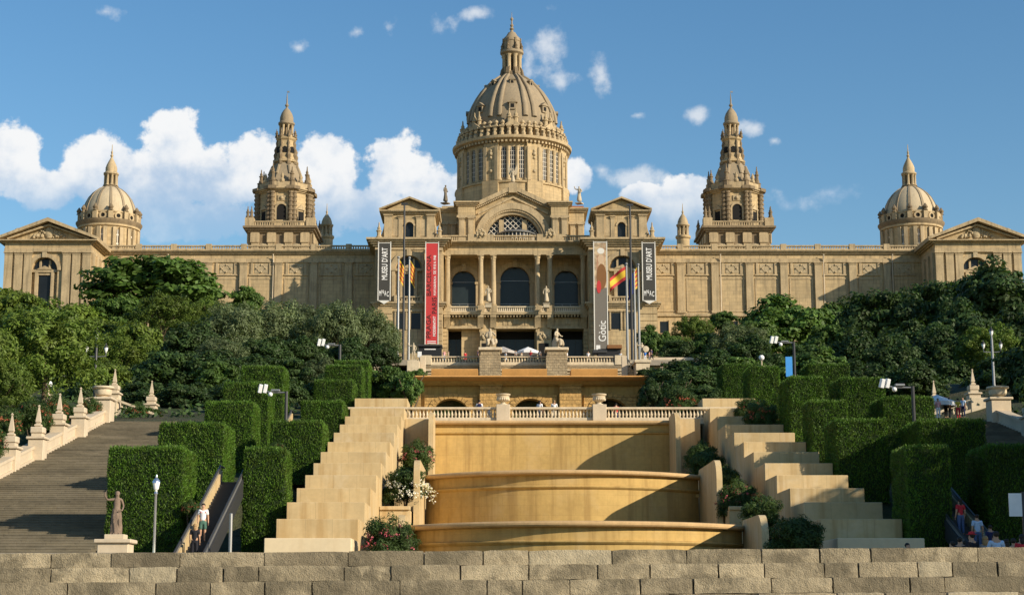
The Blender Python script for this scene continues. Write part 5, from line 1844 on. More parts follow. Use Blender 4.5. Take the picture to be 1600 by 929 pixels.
        q.lathe([(0.55, zb1 + 1.5), (0.6, zb1 + 2.0), (0.3, zb1 + 2.4), (0.42, zb1 + 3.0), (0.05, zb1 + 3.9)], CX, Y - a1 + 0.2, 8)
        q.turn(CX, Y, a).build('attic_parapet', 'palace_trim', bf)
    # tapering roof and upper stages
    sp = MB().lathe([(35 * m, zb1), (33 * m, E(290)), (27 * m, E(277)), (20.5 * m, E(263)), (17.5 * m, E(257))], CX, Y, 8, phase=pi / 8).build('spire', 'dome_skin', palace)
    MB().lathe([(17.5 * m, E(257)), (20.5 * m, E(255.5)), (20.5 * m, E(253)), (17.5 * m, E(251)), (16 * m, E(242)), (15 * m, E(236)), (14 * m, E(222)), (16.5 * m, E(219.5)), (16.5 * m, E(217)), (12.5 * m, E(215.5)), (12 * m, E(213))], CX, Y, 8, phase=pi / 8).build('spire_stage', 'palace_stone', sp)
    for k in range(8):
        a = k * pi / 4
        zA = E(241.5)
        q = MB().arch_pane(CX, 0.5, zA + 1.0, zA, Y - 15.8 * m, Y - 14 * m).turn(CX, Y, a)
        q.build('stage_opening', 'dark_void', sp)
        ang = a + pi / 8 - pi / 2
        for (rr, y0, h, r0) in ((16.2, 251, 7.0, 0.62), (14.6, 240, 4.5, 0.42)):
            x, y = CX + rr * m * cos(ang), Y + rr * m * sin(ang)
            z0 = E(y0)
            MB().lathe([(r0, z0 - 1.4), (r0 * 1.1, z0 - 0.3), (r0 * 0.6, z0), (r0 * 0.95, z0 + 0.9), (r0 * 0.5, z0 + 1.6), (r0 * 0.75, z0 + 2.2), (r0 * 0.2, z0 + 3.0)], x, y, 7).build('scroll_finial', 'palace_weathered', sp)
        x, y = CX + 27 * m * cos(ang), Y + 27 * m * sin(ang)
        MB().tube([(CX + 26.5 * m * cos(ang), Y + 26.5 * m * sin(ang), E(277)), (CX + 20.3 * m * cos(ang), Y + 20.3 * m * sin(ang), E(262))], 0.35, 6).build('spire_rib', 'dome_skin', sp)
        x, y = CX + 9.8 * m * cos(ang), Y + 9.8 * m * sin(ang)
        MB().lathe([(0.38, E(213)), (0.28, E(211)), (0.26, E(199)), (0.42, E(197))], x, y, 8).build('lantern_column', 'palace_trim', sp)
        x, y = CX + 15.5 * m * cos(ang), Y + 15.5 * m * sin(ang)
        pinnacle(sp, x, y, E(217), 2.2, 0.4, 'palace_weathered')
    MB().lathe([(4.5 * m, E(213)), (4.5 * m, E(197))], CX, Y, 8).build('lantern_core', 'palace_weathered', sp)
    MB().lathe([(10.5 * m, E(197)), (13 * m, E(195)), (13 * m, E(192.5)), (10.8 * m, E(191)), (10.5 * m, E(184)), (8.5 * m, E(178)), (5 * m, E(172.5)), (2.2 * m, E(169.5)), (1.4 * m, E(168)), (3.2 * m, E(165)), (1.3 * m, E(162)), (1.0 * m, E(155)), (0.4 * m, E(146))], CX, Y, 16).build('spire_cupola', 'dome_skin', sp)
    MB().box(CX - 0.05, CX + 0.55, Y - 0.05, Y + 0.05, E(145), E(142.5)).build('weather_vane', 'metal_grey', sp)


for s_ in (-1, 1):
    bell_tower(s_)


def turret(s):
    Y = 425.0
    CX = xx(510.5, 350, Y) if s < 0 else xx(1067, 350, Y)
    m = mpp(350, Y)
    E = lambda y: zz(y, Y)
    t = MB().lathe([(10 * m, E(420)), (10 * m, E(374)), (12 * m, E(372)), (12 * m, E(369)), (9.5 * m, E(368)), (5 * m, E(367)), (4.5 * m, E(354))], CX, Y, 16).build('turret', 'palace_stone', palace)
    for k in range(8):
        a = k * pi / 4
        MB().lathe([(0.35, E(368)), (0.25, E(366)), (0.24, E(356)), (0.38, E(354.5))], CX + 7.6 * m * cos(a), Y + 7.6 * m * sin(a), 8).build('turret_column', 'palace_trim', t)
    MB().lathe([(8.5 * m, E(354.5)), (10.5 * m, E(353)), (10.5 * m, E(351)), (8.5 * m, E(350)), (8 * m, E(346)), (6 * m, E(341)), (3 * m, E(336.5)), (1.2 * m, E(334)), (1.8 * m, E(331)), (0.8 * m, E(329)), (0.3 * m, E(318))], CX, Y, 14).build('turret_cupola', 'palace_trim', t)


for s_ in (-1, 1):
    turret(s_)

# main body behind the fronts, so that nothing is hollow
MB().box(-88, 88, 378.2, 470, PAL_BASE - 3, zz(392, 378)).build('main_body', 'palace_stone', palace)
MB().box(-22, 22, 352.9, 378, PAL_BASE - 3, zz(381, 353)).build('centre_body', 'palace_stone', palace)

# ================================================================== PLANTS
def leaf_mesh(name, c, nrm, ln, wd, rng, bend=0.0):
    """many diamond leaves: centres c (N,3), facing nrm (N,3), half length ln, half width wd"""
    N = len(c)
    r = rng.normal(size=(N, 3))
    u = np.cross(nrm, r)
    u /= np.linalg.norm(u, axis=1)[:, None] + 1e-9
    v = np.cross(nrm, u)
    v /= np.linalg.norm(v, axis=1)[:, None] + 1e-9
    return quads(name, c, u * ln[:, None], v * wd[:, None])


def quads(name, c, u, v):
    N = len(c)
    P = np.empty((N, 4, 3), dtype=np.float32)
    P[:, 0] = c - u
    P[:, 1] = c - v
    P[:, 2] = c + u
    P[:, 3] = c + v
    me = bpy.data.meshes.new(name)
    me.vertices.add(4 * N)
    me.vertices.foreach_set('co', P.ravel())
    me.loops.add(4 * N)
    me.loops.foreach_set('vertex_index', np.arange(4 * N, dtype=np.int32))
    me.polygons.add(N)
    me.polygons.foreach_set('loop_start', np.arange(0, 4 * N, 4, dtype=np.int32))
    me.update(calc_edges=True)
    return me


def unit(n, rng):
    d = rng.normal(size=(n, 3))
    return d / np.linalg.norm(d, axis=1)[:, None]


def crown_points(rng, nclump, per, clump_r, squash=0.8, lumpy=0.25, inner=0.12, flat=1.0):
    """points and facing directions of a unit crown built from leafy clumps; the outline stays uneven"""
    d = unit(nclump, rng)
    d[:, 2] = np.where(d[:, 2] < -0.35, -d[:, 2], d[:, 2])
    rad = (0.45 + 0.55 * rng.random(nclump) ** 0.45) * (1 - lumpy * rng.random(nclump))
    cen = d * rad[:, None]
    size = clump_r * (0.65 + 0.7 * rng.random(nclump))
    cs, ns = [], []
    for i in range(nclump):
        k = int(per * (size[i] / clump_r) ** 2)
        q = unit(k, rng)
        rr = rng.random(k) ** 0.35
        p = cen[i] + q * (rr * size[i])[:, None] * np.array((1, 1, flat))
        nn = q * 0.9 + d[i] * 0.5 + rng.normal(size=(k, 3)) * 0.55 + np.array((0, 0, 0.35))
        cs.append(p)
        ns.append(nn)
    k = int(nclump * per * inner)
    q = unit(k, rng) * (rng.random(k) ** 0.4 * 0.62)[:, None]
    cs.append(q)
    ns.append(unit(k, rng))
    c = np.concatenate(cs)
    n = np.concatenate(ns)
    c[:, 2] *= squash
    n /= np.linalg.norm(n, axis=1)[:, None] + 1e-9
    return c, n


CROWN = {}


def make_crowns():
    spec = {  # clumps, leaves per clump, clump radius, leaf length, leaf width, squash, flat, lumpy
        'broad': (95, 105, 0.21, 0.052, 0.030, 0.85, 0.6, 0.35),
        'lime': (110, 95, 0.19, 0.050, 0.032, 0.9, 0.8, 0.3),
        'olive': (120, 105, 0.17, 0.046, 0.014, 0.95, 1.1, 0.35),
        'pine': (170, 90, 0.14, 0.034, 0.014, 0.95, 0.8, 0.14),
        'dark': (100, 100, 0.20, 0.048, 0.026, 0.9, 0.8, 0.35),
        'oleander': (75, 70, 0.24, 0.085, 0.018, 0.9, 1.0, 0.25),
    }
    for i, (k, (nc, per, cr, ll, lw, sq, fl, lu)) in enumerate(spec.items()):
        for v in range(2):
            rng = np.random.default_rng(100 + i * 10 + v)
            c, n = crown_points(rng, nc, per, cr, sq, lu, flat=fl)
            N = len(c)
            s = 0.65 + 0.7 * rng.random(N)
            me = leaf_mesh('crown', c.astype(np.float32), n, ll * s, lw * s, rng)
            me.materials.append(MAT['leaf_' + k])
            CROWN[(k, v)] = me
    for v in range(2):
        rng = np.random.default_rng(40 + v)
        mb = MB()
        mb.tube([(0, 0, 0), (0.02, 0.0, 0.35), (-0.02, 0.03, 0.7), (0.02, 0, 1.0)], [0.055, 0.042, 0.034, 0.02], 8)
        for q in range(6):
            a = 2 * pi * q / 6 + v
            z0 = 0.45 + 0.07 * q
            mb.tube([(0, 0, z0), (0.16 * cos(a), 0.16 * sin(a), z0 + 0.18), (0.34 * cos(a), 0.34 * sin(a), z0 + 0.42)], [0.026, 0.019, 0.008], 6)
        CROWN[('trunk', v)] = mb.mesh('trunk', smooth=60)
        CROWN[('trunk', v)].materials.append(MAT['bark'])


make_crowns()
PRN = random.Random(77)
ORD = ('first', 'second', 'third', 'fourth', 'fifth', 'sixth', 'seventh', 'eighth')


def plant_tree(x, ytop, ybot, w, Y, sp, label, group, name=None, cat='tree', sink=0.0, m=None, ry=None):
    ym = (ytop + ybot) / 2
    k = mpp(ym, Y)
    X, _, Zc = at(x, ym, Y)
    rz = (zz(ytop, Y) - zz(ybot, Y)) / 2
    rx = w * k / 2
    g = ground_z(X, Y)
    v = PRN.randrange(2)
    nm = name or {'broad': 'broadleaf_tree', 'lime': 'pale_green_tree', 'olive': 'olive_tree', 'pine': 'stone_pine', 'dark': 'evergreen_tree', 'oleander': 'oleander'}[sp]
    o = empty(nm, (X, Y, g - 0.1), label, cat, group, rz=0)
    sq = {'broad': 0.85, 'lime': 0.9, 'olive': 0.95, 'pine': 0.95, 'dark': 0.9, 'oleander': 0.9}[sp] + 0.08
    link('crown', CROWN[(sp, v)], m or MAT['leaf_' + sp], o, (0, 0, Zc - g + 0.1), rz=PRN.uniform(0, 6.28), sc=(rx * 0.98, (ry or rx) * 0.98, rz / sq))
    h = max(1.0, Zc - g + 0.1 + rz * 0.3)
    link('trunk', CROWN[('trunk', v)], 'bark', o, (0, 0, 0), rz=PRN.uniform(0, 6.28), sc=(h * 0.8, h * 0.8, h))
    return o


def build_trees():
    LW, RW = 'on the slope below the wing with the tree shadowed end pavilion', ''
    L = {
        'olive': ('silvery grey green olive tree in the row below the shadowed wing bays', 'olive trees on the left slope'),
        'pine': ('dense golden green round pine on the slope beside the stairs', 'round pines on the left slope'),
        'lime': ('yellowish green broadleaf tree below the sunlit corner pavilion', 'yellow green trees'),
        'dark': ('dark evergreen shrub tree filling the shaded slope under the olives', 'dark evergreens under the olives'),
        'broad': ('spreading leafy tree against the long wing wall', 'leafy trees against the wing'),
    }
    left = [
        (240, 393, 505, 225, 300, 'broad'), (25, 440, 545, 95, 300, 'lime'), (110, 466, 565, 115, 270, 'lime'), (385, 443, 505, 62, 300, 'broad'), (300, 430, 500, 90, 305, 'broad'),
        (150, 485, 570, 95, 262, 'lime'), (255, 452, 540, 110, 255, 'pine'), (324, 460, 525, 60, 262, 'pine'), (362, 462, 575, 105, 240, 'olive'), (428, 462, 570, 108, 250, 'olive'),
        (482, 470, 565, 84, 255, 'olive'), (528, 462, 565, 92, 245, 'olive'), (575, 476, 565, 84, 250, 'olive'), (606, 498, 562, 48, 253, 'olive'),
        (300, 500, 600, 110, 222, 'dark'), (212, 490, 595, 95, 232, 'lime'), (188, 514, 615, 118, 200, 'pine'), (262, 540, 630, 115, 190, 'dark'), (332, 545, 630, 115, 190, 'dark'),
        (402, 548, 622, 96, 200, 'dark'), (455, 552, 622, 90, 200, 'dark'), (500, 556, 615, 76, 200, 'olive'), (545, 548, 625, 70, 190, 'dark'), (100, 540, 640, 120, 185, 'dark'), (30, 530, 640, 120, 180, 'dark'),
        (225, 590, 650, 90, 164, 'dark'), (298, 592, 648, 96, 162, 'dark'), (372, 590, 650, 90, 152, 'dark'), (440, 585, 650, 90, 158, 'dark'), (505, 580, 650, 80, 160, 'dark'), (340, 560, 620, 80, 175, 'broad'),
        (60, 470, 560, 100, 285, 'lime'), (185, 455, 530, 90, 290, 'broad'), (345, 478, 545, 70, 280, 'broad'), (400, 478, 545, 60, 290, 'lime'), (455, 480, 550, 70, 285, 'olive'), (505, 480, 550, 70, 288, 'olive'), (552, 486, 556, 70, 280, 'olive'), (130, 520, 610, 100, 225, 'pine'),
        (270, 475, 550, 80, 275, 'lime'), (160, 555, 625, 90, 178, 'lime'), (345, 520, 600, 90, 215, 'olive'), (480, 520, 590, 90, 225, 'dark'), (545, 525, 585, 70, 225, 'dark'), (420, 520, 590, 90, 222, 'dark'), (595, 530, 580, 60, 230, 'dark'),
        (70, 463, 652, 190, 140, 'pine'), (10, 555, 668, 84, 126, 'pine'), (-45, 480, 680, 150, 130, 'pine'), (130, 585, 655, 60, 162, 'dark'),
    ]
    nth = {}
    left.sort(key=lambda q: -q[0])
    for (x, a, b, w, Y, sp) in left:
        la, gr = L[sp]
        nth[sp] = nth.get(sp, 0) + 1
        if sp == 'olive' and nth[sp] <= 8:
            la = 'silvery grey green olive tree, %s in the row counted from the flagpoles' % ORD[nth[sp] - 1]
        if (x, sp) == (240, 'broad'):
            la, gr = 'tall layered broadleaf tree hiding part of the wing by the sunlit corner pavilion', None
        if (x, sp) == (70, 'pine'):
            la, gr = 'big dome shaped golden green conifer beside the obelisk parapet', None
        plant_tree(x, a, b + 14, w * 1.12, Y, sp, la, gr)
    R = {
        'broad': ('bright leafy green tree on the slope below the fully lit wing', 'leafy trees on the right slope'),
        'dark': ('dark shaded evergreen tree around the parasol terrace slope', 'dark evergreens on the right slope'),
        'olive': ('grey green olive tree beside the blue banner lamp slope', 'olive trees on the right slope'),
        'pine': ('dark rounded pine below the corner pavilion with half hidden arch', 'round pines on the right slope'),
    }
    right = [
        (1230, 458, 575, 150, 270, 'broad'), (1188, 490, 565, 84, 265, 'broad'), (1288, 470, 565, 90, 275, 'broad'), (1082, 489, 552, 68, 300, 'pine'), (1130, 483, 518, 50, 310, 'broad'),
        (1155, 500, 572, 98, 255, 'olive'), (1016, 506, 560, 46, 290, 'broad'), (1046, 515, 562, 42, 290, 'broad'), (1380, 440, 575, 136, 250, 'dark'), (1470, 424, 565, 120, 260, 'dark'),
        (1565, 404, 565, 165, 240, 'dark'), (1510, 468, 610, 130, 220, 'dark'), (1610, 470, 610, 130, 200, 'dark'), (1432, 490, 605, 115, 212, 'dark'), (1342, 508, 605, 95, 222, 'dark'),
        (1110, 545, 612, 118, 220, 'dark'), (1052, 560, 625, 95, 200, 'dark'), (1162, 553, 612, 84, 200, 'broad'), (1232, 560, 625, 84, 190, 'broad'), (1282, 540, 615, 95, 190, 'broad'),
        (1352, 560, 640, 105, 180, 'dark'), (1422, 560, 645, 110, 176, 'dark'), (1492, 552, 622, 84, 195, 'dark'), (1570, 545, 650, 120, 176, 'dark'), (1640, 500, 680, 150, 160, 'dark'), (1110, 515, 570, 70, 275, 'broad'), (1060, 525, 575, 60, 270, 'dark'), (1170, 520, 580, 80, 235, 'dark'), (1330, 462, 560, 80, 280, 'dark'), (1425, 450, 560, 80, 280, 'dark'), (1520, 422, 540, 100, 275, 'dark'), (1300, 500, 590, 90, 230, 'broad'), (1255, 530, 600, 80, 215, 'dark'),
        (1400, 520, 620, 100, 200, 'dark'), (1470, 510, 600, 100, 205, 'dark'), (1545, 500, 610, 110, 195, 'pine'), (1205, 545, 600, 70, 205, 'dark'),
    ]
    for (x, a, b, w, Y, sp) in right:
        la, gr = R[sp]
        if (x, sp) == (1565, 'dark'):
            la, gr = 'large dark umbrella pine standing in front of the half hidden corner pavilion', None
        plant_tree(x, a, b + 14, w * 1.12, Y, sp, la, gr)
    # wall climbers and shrubs at both ends of the terrace
    for (x, a, b, w, Y, s) in ((612, 566, 652, 74, 150, -1), (640, 578, 648, 50, 148, -1), (585, 572, 655, 60, 152, -1), (655, 575, 600, 30, 207, -1), (690, 636, 656, 34, 131.2, -1),
                               (1022, 590, 655, 54, 150, 1), (1058, 588, 655, 70, 150, 1), (1100, 600, 655, 70, 148, 1), (1008, 574, 600, 34, 207, 1), (1088, 570, 640, 100, 170, 1)):
        plant_tree(x, a, b, w, Y, 'broad' if s < 0 else 'dark', 'trailing green shrub over the terrace end %s' % ('above the sunlit stepped wall' if s < 0 else 'above the shadow crossed stepped wall'),
                   'shrubs over the %s terrace end' % ('sunlit' if s < 0 else 'shaded'), 'trailing_shrub', 'shrub')
    plant_tree(482, 564, 590, 46, 205, 'lime', 'dry straw coloured bush between the dark evergreens', None, 'dry_bush', 'bush', m=MAT['leaf_dry'])
    # tall trees further along the slope, beyond the shaded stairs
    for i, (X, Y, top, r) in enumerate(((41, 32, 18, 6), (40, 42, 19.5, 6.5), (40.5, 52, 19.5, 6.5), (40.5, 60, 19.8, 6.5), (41, 68, 19.8, 6.5), (41, 76, 20, 6.5), (42, 84, 20.5, 6.5), (42.5, 93, 21.5, 6.5), (43, 103, 24, 6.5), (44, 114, 28, 7), (45.5, 126, 31, 7), (47, 46, 20, 7), (48, 62, 20.5, 7),
                         (54, 50, 22, 7), (55, 66, 24, 7.5), (56, 84, 27, 7.5), (57, 102, 31, 8))):
        h = top - ground_z(X, Y)
        g = ground_z(X, Y)
        o = empty('evergreen_tree', (X, Y, g - 0.1), 'tall evergreen tree along the outer side of the shaded staircase', 'tree', 'tall evergreens beyond the shaded staircase')
        v = PRN.randrange(2)
        link('crown', CROWN[('dark', v)], 'leaf_dark', o, (0, 0, h * 0.6), rz=PRN.uniform(0, 6), sc=(r, r, h * 0.42))
        link('trunk', CROWN[('trunk', v)], 'bark', o, (0, 0, 0), sc=(h * 0.75, h * 0.75, h * 0.75))


build_trees()


# ------------------------------------------------------------------ clipped hedges
def hedge(X0, X1, Y0, Y1, zt, label, group, seed):
    g = ground_z((X0 + X1) / 2, (Y0 + Y1) / 2) - 0.4
    h = zt - g
    w, d = (X1 - X0) / 2, (Y1 - Y0) / 2
    rng = np.random.default_rng(seed)
    rr = 0.13
    cs, ns, ups = [], [], []

    def face(n, fn, nrm, dens):
        k = int(n * dens)
        a, b = rng.uniform(-1, 1, k), rng.uniform(-1, 1, k)
        p = fn(a, b)
        cs.append(p)
        ns.append(np.tile(np.array(nrm, dtype=float), (k, 1)))
    D = 430
    face(2 * w * h, lambda a, b: np.stack([a * w, np.full_like(a, -d), (b + 1) / 2 * h], 1), (0, -1, 0), D)
    face(2 * d * h, lambda a, b: np.stack([np.full_like(a, w), a * d, (b + 1) / 2 * h], 1), (1, 0, 0), D)
    face(2 * d * h, lambda a, b: np.stack([np.full_like(a, -w), a * d, (b + 1) / 2 * h], 1), (-1, 0, 0), D)
    face(4 * w * d, lambda a, b: np.stack([a * w, b * d, np.full_like(a, h)], 1), (0, 0, 1), D * 1.2)
    face(2 * w * h * 0.4, lambda a, b: np.stack([a * w, np.full_like(a, d), (b + 1) / 2 * h], 1), (0, 1, 0), D)
    c = np.concatenate(cs)
    n = np.concatenate(ns)
    # rounded, slightly uneven box
    for ax, hw in ((0, w), (1, d)):
        pass
    q = c.copy()
    lim = np.array((w - rr, d - rr))
    ex = np.maximum(np.abs(q[:, :2]) - lim, 0) * np.sign(q[:, :2])
    ez = np.maximum(q[:, 2] - (h - rr), 0)
    e3 = np.concatenate([ex, ez[:, None]], 1)
    ln = np.linalg.norm(e3, axis=1)
    k = np.where(ln > rr, rr / np.maximum(ln, 1e-6), 1.0)
    base = q - e3
    q = base + e3 * k[:, None]
    n2 = np.where((ln > 0.05)[:, None], e3 / np.maximum(ln, 1e-6)[:, None], n)
    f = rng.normal(size=3) * 2
    ph = rng.uniform(0, 6, 6)
    wave = 0.022 * np.sin(q[:, 0] * 2.1 + ph[0]) * np.sin(q[:, 2] * 1.7 + ph[1]) + 0.018 * np.sin(q[:, 1] * 2.6 + q[:, 2] * 2.9 + ph[2]) + 0.02 * np.sin(q[:, 0] * 5.1 + q[:, 2] * 4.3 + ph[3])
    q = q + n2 * (wave + rng.normal(size=len(q)) * 0.022)[:, None]
    thin = np.sin(q[:, 0] * 1.9 + ph[4]) * np.sin(q[:, 2] * 1.3 + q[:, 1] * 1.7 + ph[5]) + rng.random(len(q)) * 0.8
    keep = thin < 1.6
    q, n2 = q[keep], n2[keep]
    q[:, 2] += np.where(n2[:, 2] > 0.7, rng.random(len(q)) ** 3 * 0.16, 0)
    # leafy sprays: long axis mostly upwards and outwards
    N = len(q)
    up = np.array((0, 0, 1.0)) * 0.75 + n2 * 0.6 + rng.normal(size=(N, 3)) * 0.35
    up /= np.linalg.norm(up, axis=1)[:, None]
    nn = n2 + rng.normal(size=(N, 3)) * np.where(np.abs(n2[:, 0]) > 0.7, 0.3, 0.85)[:, None]  # leaves lie flatter on side faces to brighten them, edge-on elsewhere to darken
    side = np.cross(nn, up)
    side /= np.linalg.norm(side, axis=1)[:, None] + 1e-9
    s = 0.6 + 0.8 * rng.random(N)
    me = quads('foliage', q, up * (0.066 * s)[:, None], side * (0.021 * s)[:, None])
    o = empty('clipped_hedge', ((X0 + X1) / 2, (Y0 + Y1) / 2, g), label, 'hedge', group)
    link('foliage', me, 'leaf_hedge', o, (0, 0, 0))
    core = MB().cbox(-w + 0.07, w - 0.07, -d + 0.07, d - 0.07, 0, h - 0.07, 0.06)
    core.build('shade_core', 'hedge_shade', o, loc=(0, 0, 0))




def build_hedges():
    g1 = 'clipped hedges along the sunlit stepped wall'
    g2 = 'clipped hedges along the striped staircase'
    g3 = 'clipped hedges along the shadow crossed stepped wall'
    g4 = 'clipped hedges along the shaded staircase'
    k = 0
    for i, (Y0, Y1, yt, xl) in enumerate(((89, 91.8, 702, -17.2), (108, 111.8, 659, -18.3), (122, 126, 627, -18.0), (130.5, 134.2, 595, -18.0), (139, 142.5, 571, -18), (146.5, 150, 564, -18))):
        k += 1
        hedge(xl, -15.02, Y0, Y1, zz(yt, Y0), 'green clipped hedge block, %s from the foot of the sunlit stepped wall' % ORD[i], g1, k)
    for i, (Y0, Y1, yt) in enumerate(((84, 88, 700), (96.4, 100.8, 662), (111.5, 115, 628), (119, 122.3, 598), (127, 130.6, 573))):
        k += 1
        hedge(-23.05, -19.4 if i < 2 else -19.9, Y0, Y1, zz(yt, Y0), 'broad clipped hedge block, %s from the foot of the striped staircase' % ORD[i], g2, k)
    for i, (Y0, Y1, yt, xr) in enumerate(((83, 86.4, 698, 17.4), (99.6, 103.4, 656, 18.2), (107.5, 110.5, 626, 17.6), (115, 119.5, 589, 17.6), (132.6, 136.6, 573, 17.6), (148.5, 152.5, 569, 18.2))):
        k += 1
        hedge(15.5, xr + 0.2, Y0, Y1, zz(yt, Y0), 'clipped hedge block, %s from the foot of the shadow crossed stepped wall' % ORD[i], g3, k)
    for i, (Y0, Y1, yt) in enumerate(((83, 87, 697), (96, 100.5, 657), (107, 111, 621), (120, 124, 591), (132, 136, 569))):
        k += 1
        hedge(19.4 if i < 2 else 19.9, 23.1, Y0, Y1, zz(yt, Y0), 'dark clipped hedge block, %s from the foot of the shaded staircase' % ORD[i], g4, k)


build_hedges()


# ------------------------------------------------------------------ flowering shrubs
def blossom_mesh(seed, n, spread=1.0):
    rng = np.random.default_rng(seed)
    d = unit(n, rng)
    d[:, 2] = np.abs(d[:, 2]) * 0.9 - 0.25
    d[:, 1] = np.where(rng.random(n) < 0.7, -np.abs(d[:, 1]), d[:, 1])
    cs, ns = [], []
    for i in range(n):
        k = 9
        p = d[i] * (0.9 + 0.12 * rng.random()) + rng.normal(size=(k, 3)) * 0.045
        cs.append(p)
        ns.append(d[i] + rng.normal(size=(k, 3)) * 0.7)
    c = np.concatenate(cs)
    nn = np.concatenate(ns)
    nn /= np.linalg.norm(nn, axis=1)[:, None]
    s = 0.7 + 0.5 * rng.random(len(c))
    return leaf_mesh('blossom', c, nn, 0.034 * s, 0.03 * s, rng)


BLO = [blossom_mesh(900 + i, 34) for i in range(2)]


def oleander(x, y, Y, rpx, petal, label, group=None, zbase=None, rz=None, n=0, blooms=1):
    k = mpp(y, Y)
    X, _, Z = at(x, y, Y)
    r = rpx * k
    zb = zbase if zbase is not None else ground_z(X, Y)
    o = empty('oleander_bush', (X, Y, zb), label, 'bush', group)
    h = rz or r
    link('foliage', CROWN[('oleander', n % 2)], 'leaf_oleander', o, (0, 0, Z - zb), rz=PRN.uniform(0, 6), sc=(r, r, h / 0.95))
    for q in range(2):
        a = PRN.uniform(0, 6.28)
        link('foliage', CROWN[('oleander', (n + q + 1) % 2)], 'leaf_oleander', o, (0.5 * r * cos(a + q * 2.6), 0.4 * r * sin(a + q * 2.6), (Z - zb) - (0.35 + 0.2 * q) * h), rz=PRN.uniform(0, 6), sc=(r * 0.75, r * 0.75, h * 0.75))
    for q in range(blooms):
        bl = link('blossoms', BLO[(n + q) % 2], petal, o, (0.25 * r * q, -0.2 * r * q, Z - zb - 0.25 * h * q), rz=0.4 * q, sc=(r, r, h))
        bl['kind'] = 'stuff'
    mb = MB()
    for i in range(5):
        a = 2 * pi * i / 5
        mb.tube([(0, 0, -0.05), (0.12 * cos(a) * r, 0.12 * sin(a) * r, (Z - zb) * 0.5), (0.4 * cos(a) * r, 0.4 * sin(a) * r, Z - zb)], [0.05, 0.04, 0.02], 5)
    mb.build('stems', 'bark', o, loc=(0, 0, 0))


def build_oleanders():
    pz = {(s, i): z for (s, i, z) in [(a[0], round(a[1]), a[2]) for a in PLANT_Z]}
    oleander(608, 846, 82, 42, 'petal_pink', 'big pink flowering oleander at the foot of the sunlit stepped wall', n=0, rz=1.3)
    oleander(634, 758, 102, 34, 'petal_white', 'white flowering oleander in the planter beside the fountain', zbase=pz[(-1, 99)], n=1, blooms=3)
    oleander(652, 713, 117, 28, 'petal_pink', 'pink oleander in the upper planter beside the fountain', zbase=pz[(-1, 113)], n=0)
    oleander(1246, 842, 80, 46, 'petal_pink', 'dark oleander without open flowers at the foot of the shadow crossed wall', n=1, rz=1.2, blooms=0)
    oleander(1152, 780, 101, 34, 'petal_pink', 'shaded oleander with pink buds across the fountain from the white one', zbase=pz[(1, 99)] - 0.4, n=0)
    oleander(1106, 730, 116, 30, 'petal_red', 'small dark oleander in the shaded upper planter', zbase=pz[(1, 113)], n=1, blooms=0)
    for i, (x, y, Y, r) in enumerate(((1097, 713, 119, 26), (1132, 752, 107, 28), (1190, 808, 91, 36))):
        oleander(x, y, Y, r, 'petal_red', 'dark leafy shrub in the shaded planting strip beside the fountain', 'shrubs in the shaded planting strip', n=i, blooms=0)
    oleander(1062, 632, 134, 30, 'petal_red', 'red tinged shrub beside the end of the balustrade', n=0)
    for i, (x, y, Y, r) in enumerate(((8, 665, 108, 30), (50, 650, 116, 30), (85, 640, 122, 26), (120, 655, 128, 26), (140, 640, 130, 22), (-20, 690, 104, 30), (85, 665, 120, 22))):
        oleander(x, y, Y, r, 'petal_red', 'red flowered bush behind the obelisk parapet', 'red flowered bushes behind the obelisk parapet', n=i)
    for i, (x, y, Y, r) in enumerate(((298, 795, 84, 16), (432, 702, 104, 14), (215, 650, 148, 22), (240, 655, 150, 20))):
        oleander(x, y, Y, r, 'petal_red', ('small flowering bush at the hedge foot by the escalator' if i < 2 else 'low flowering bush below the baluster parapet'),
                 'small bushes by the escalator' if i < 2 else 'low bushes below the baluster parapet', n=i)
    for i, (x, y, Y, r) in enumerate(((1190, 650, 120, 26), (1170, 640, 126, 22))):
        oleander(x, y, Y, r, 'petal_red', 'reddish leaved shrub between stepped wall and dark hedges', 'reddish shrubs by the stepped wall', n=i)


build_oleanders()


def build_undergrowth():
    rng = np.random.default_rng(4)
    cs, ns = [], []
    n = 0
    while n < 30000:
        Y = rng.uniform(132, 330)
        X = rng.uniform(-75, 85)
        if abs(X) < 14.5 or (Y > 236 and abs(X) < 33):
            continue
        if Y < 140 and 20 < abs(X) < 35:
            continue
        k = rng.integers(14, 34)
        r = rng.uniform(0.4, 1.2)
        p = np.stack([X + rng.normal(size=k) * r, Y + rng.normal(size=k) * r, np.zeros(k)], 1)
        z = ground_z(X, Y)
        p[:, 2] = z + np.abs(rng.normal(size=k)) * 0.5 * r
        cs.append(p)
        ns.append(unit(k, rng) + np.array((0, -0.4, 0.9)))
        n += k
    c = np.concatenate(cs)
    nn = np.concatenate(ns)
    nn /= np.linalg.norm(nn, axis=1)[:, None]
    s = 0.6 + 0.8 * rng.random(len(c))
    me = leaf_mesh('undergrowth', c, nn, 0.24 * s, 0.13 * s, rng)
    o = link('undergrowth', me, 'leaf_dark')
    tag(o, 'dark green ground cover and ivy over the hillside', 'ground cover', kind='stuff')


build_undergrowth()

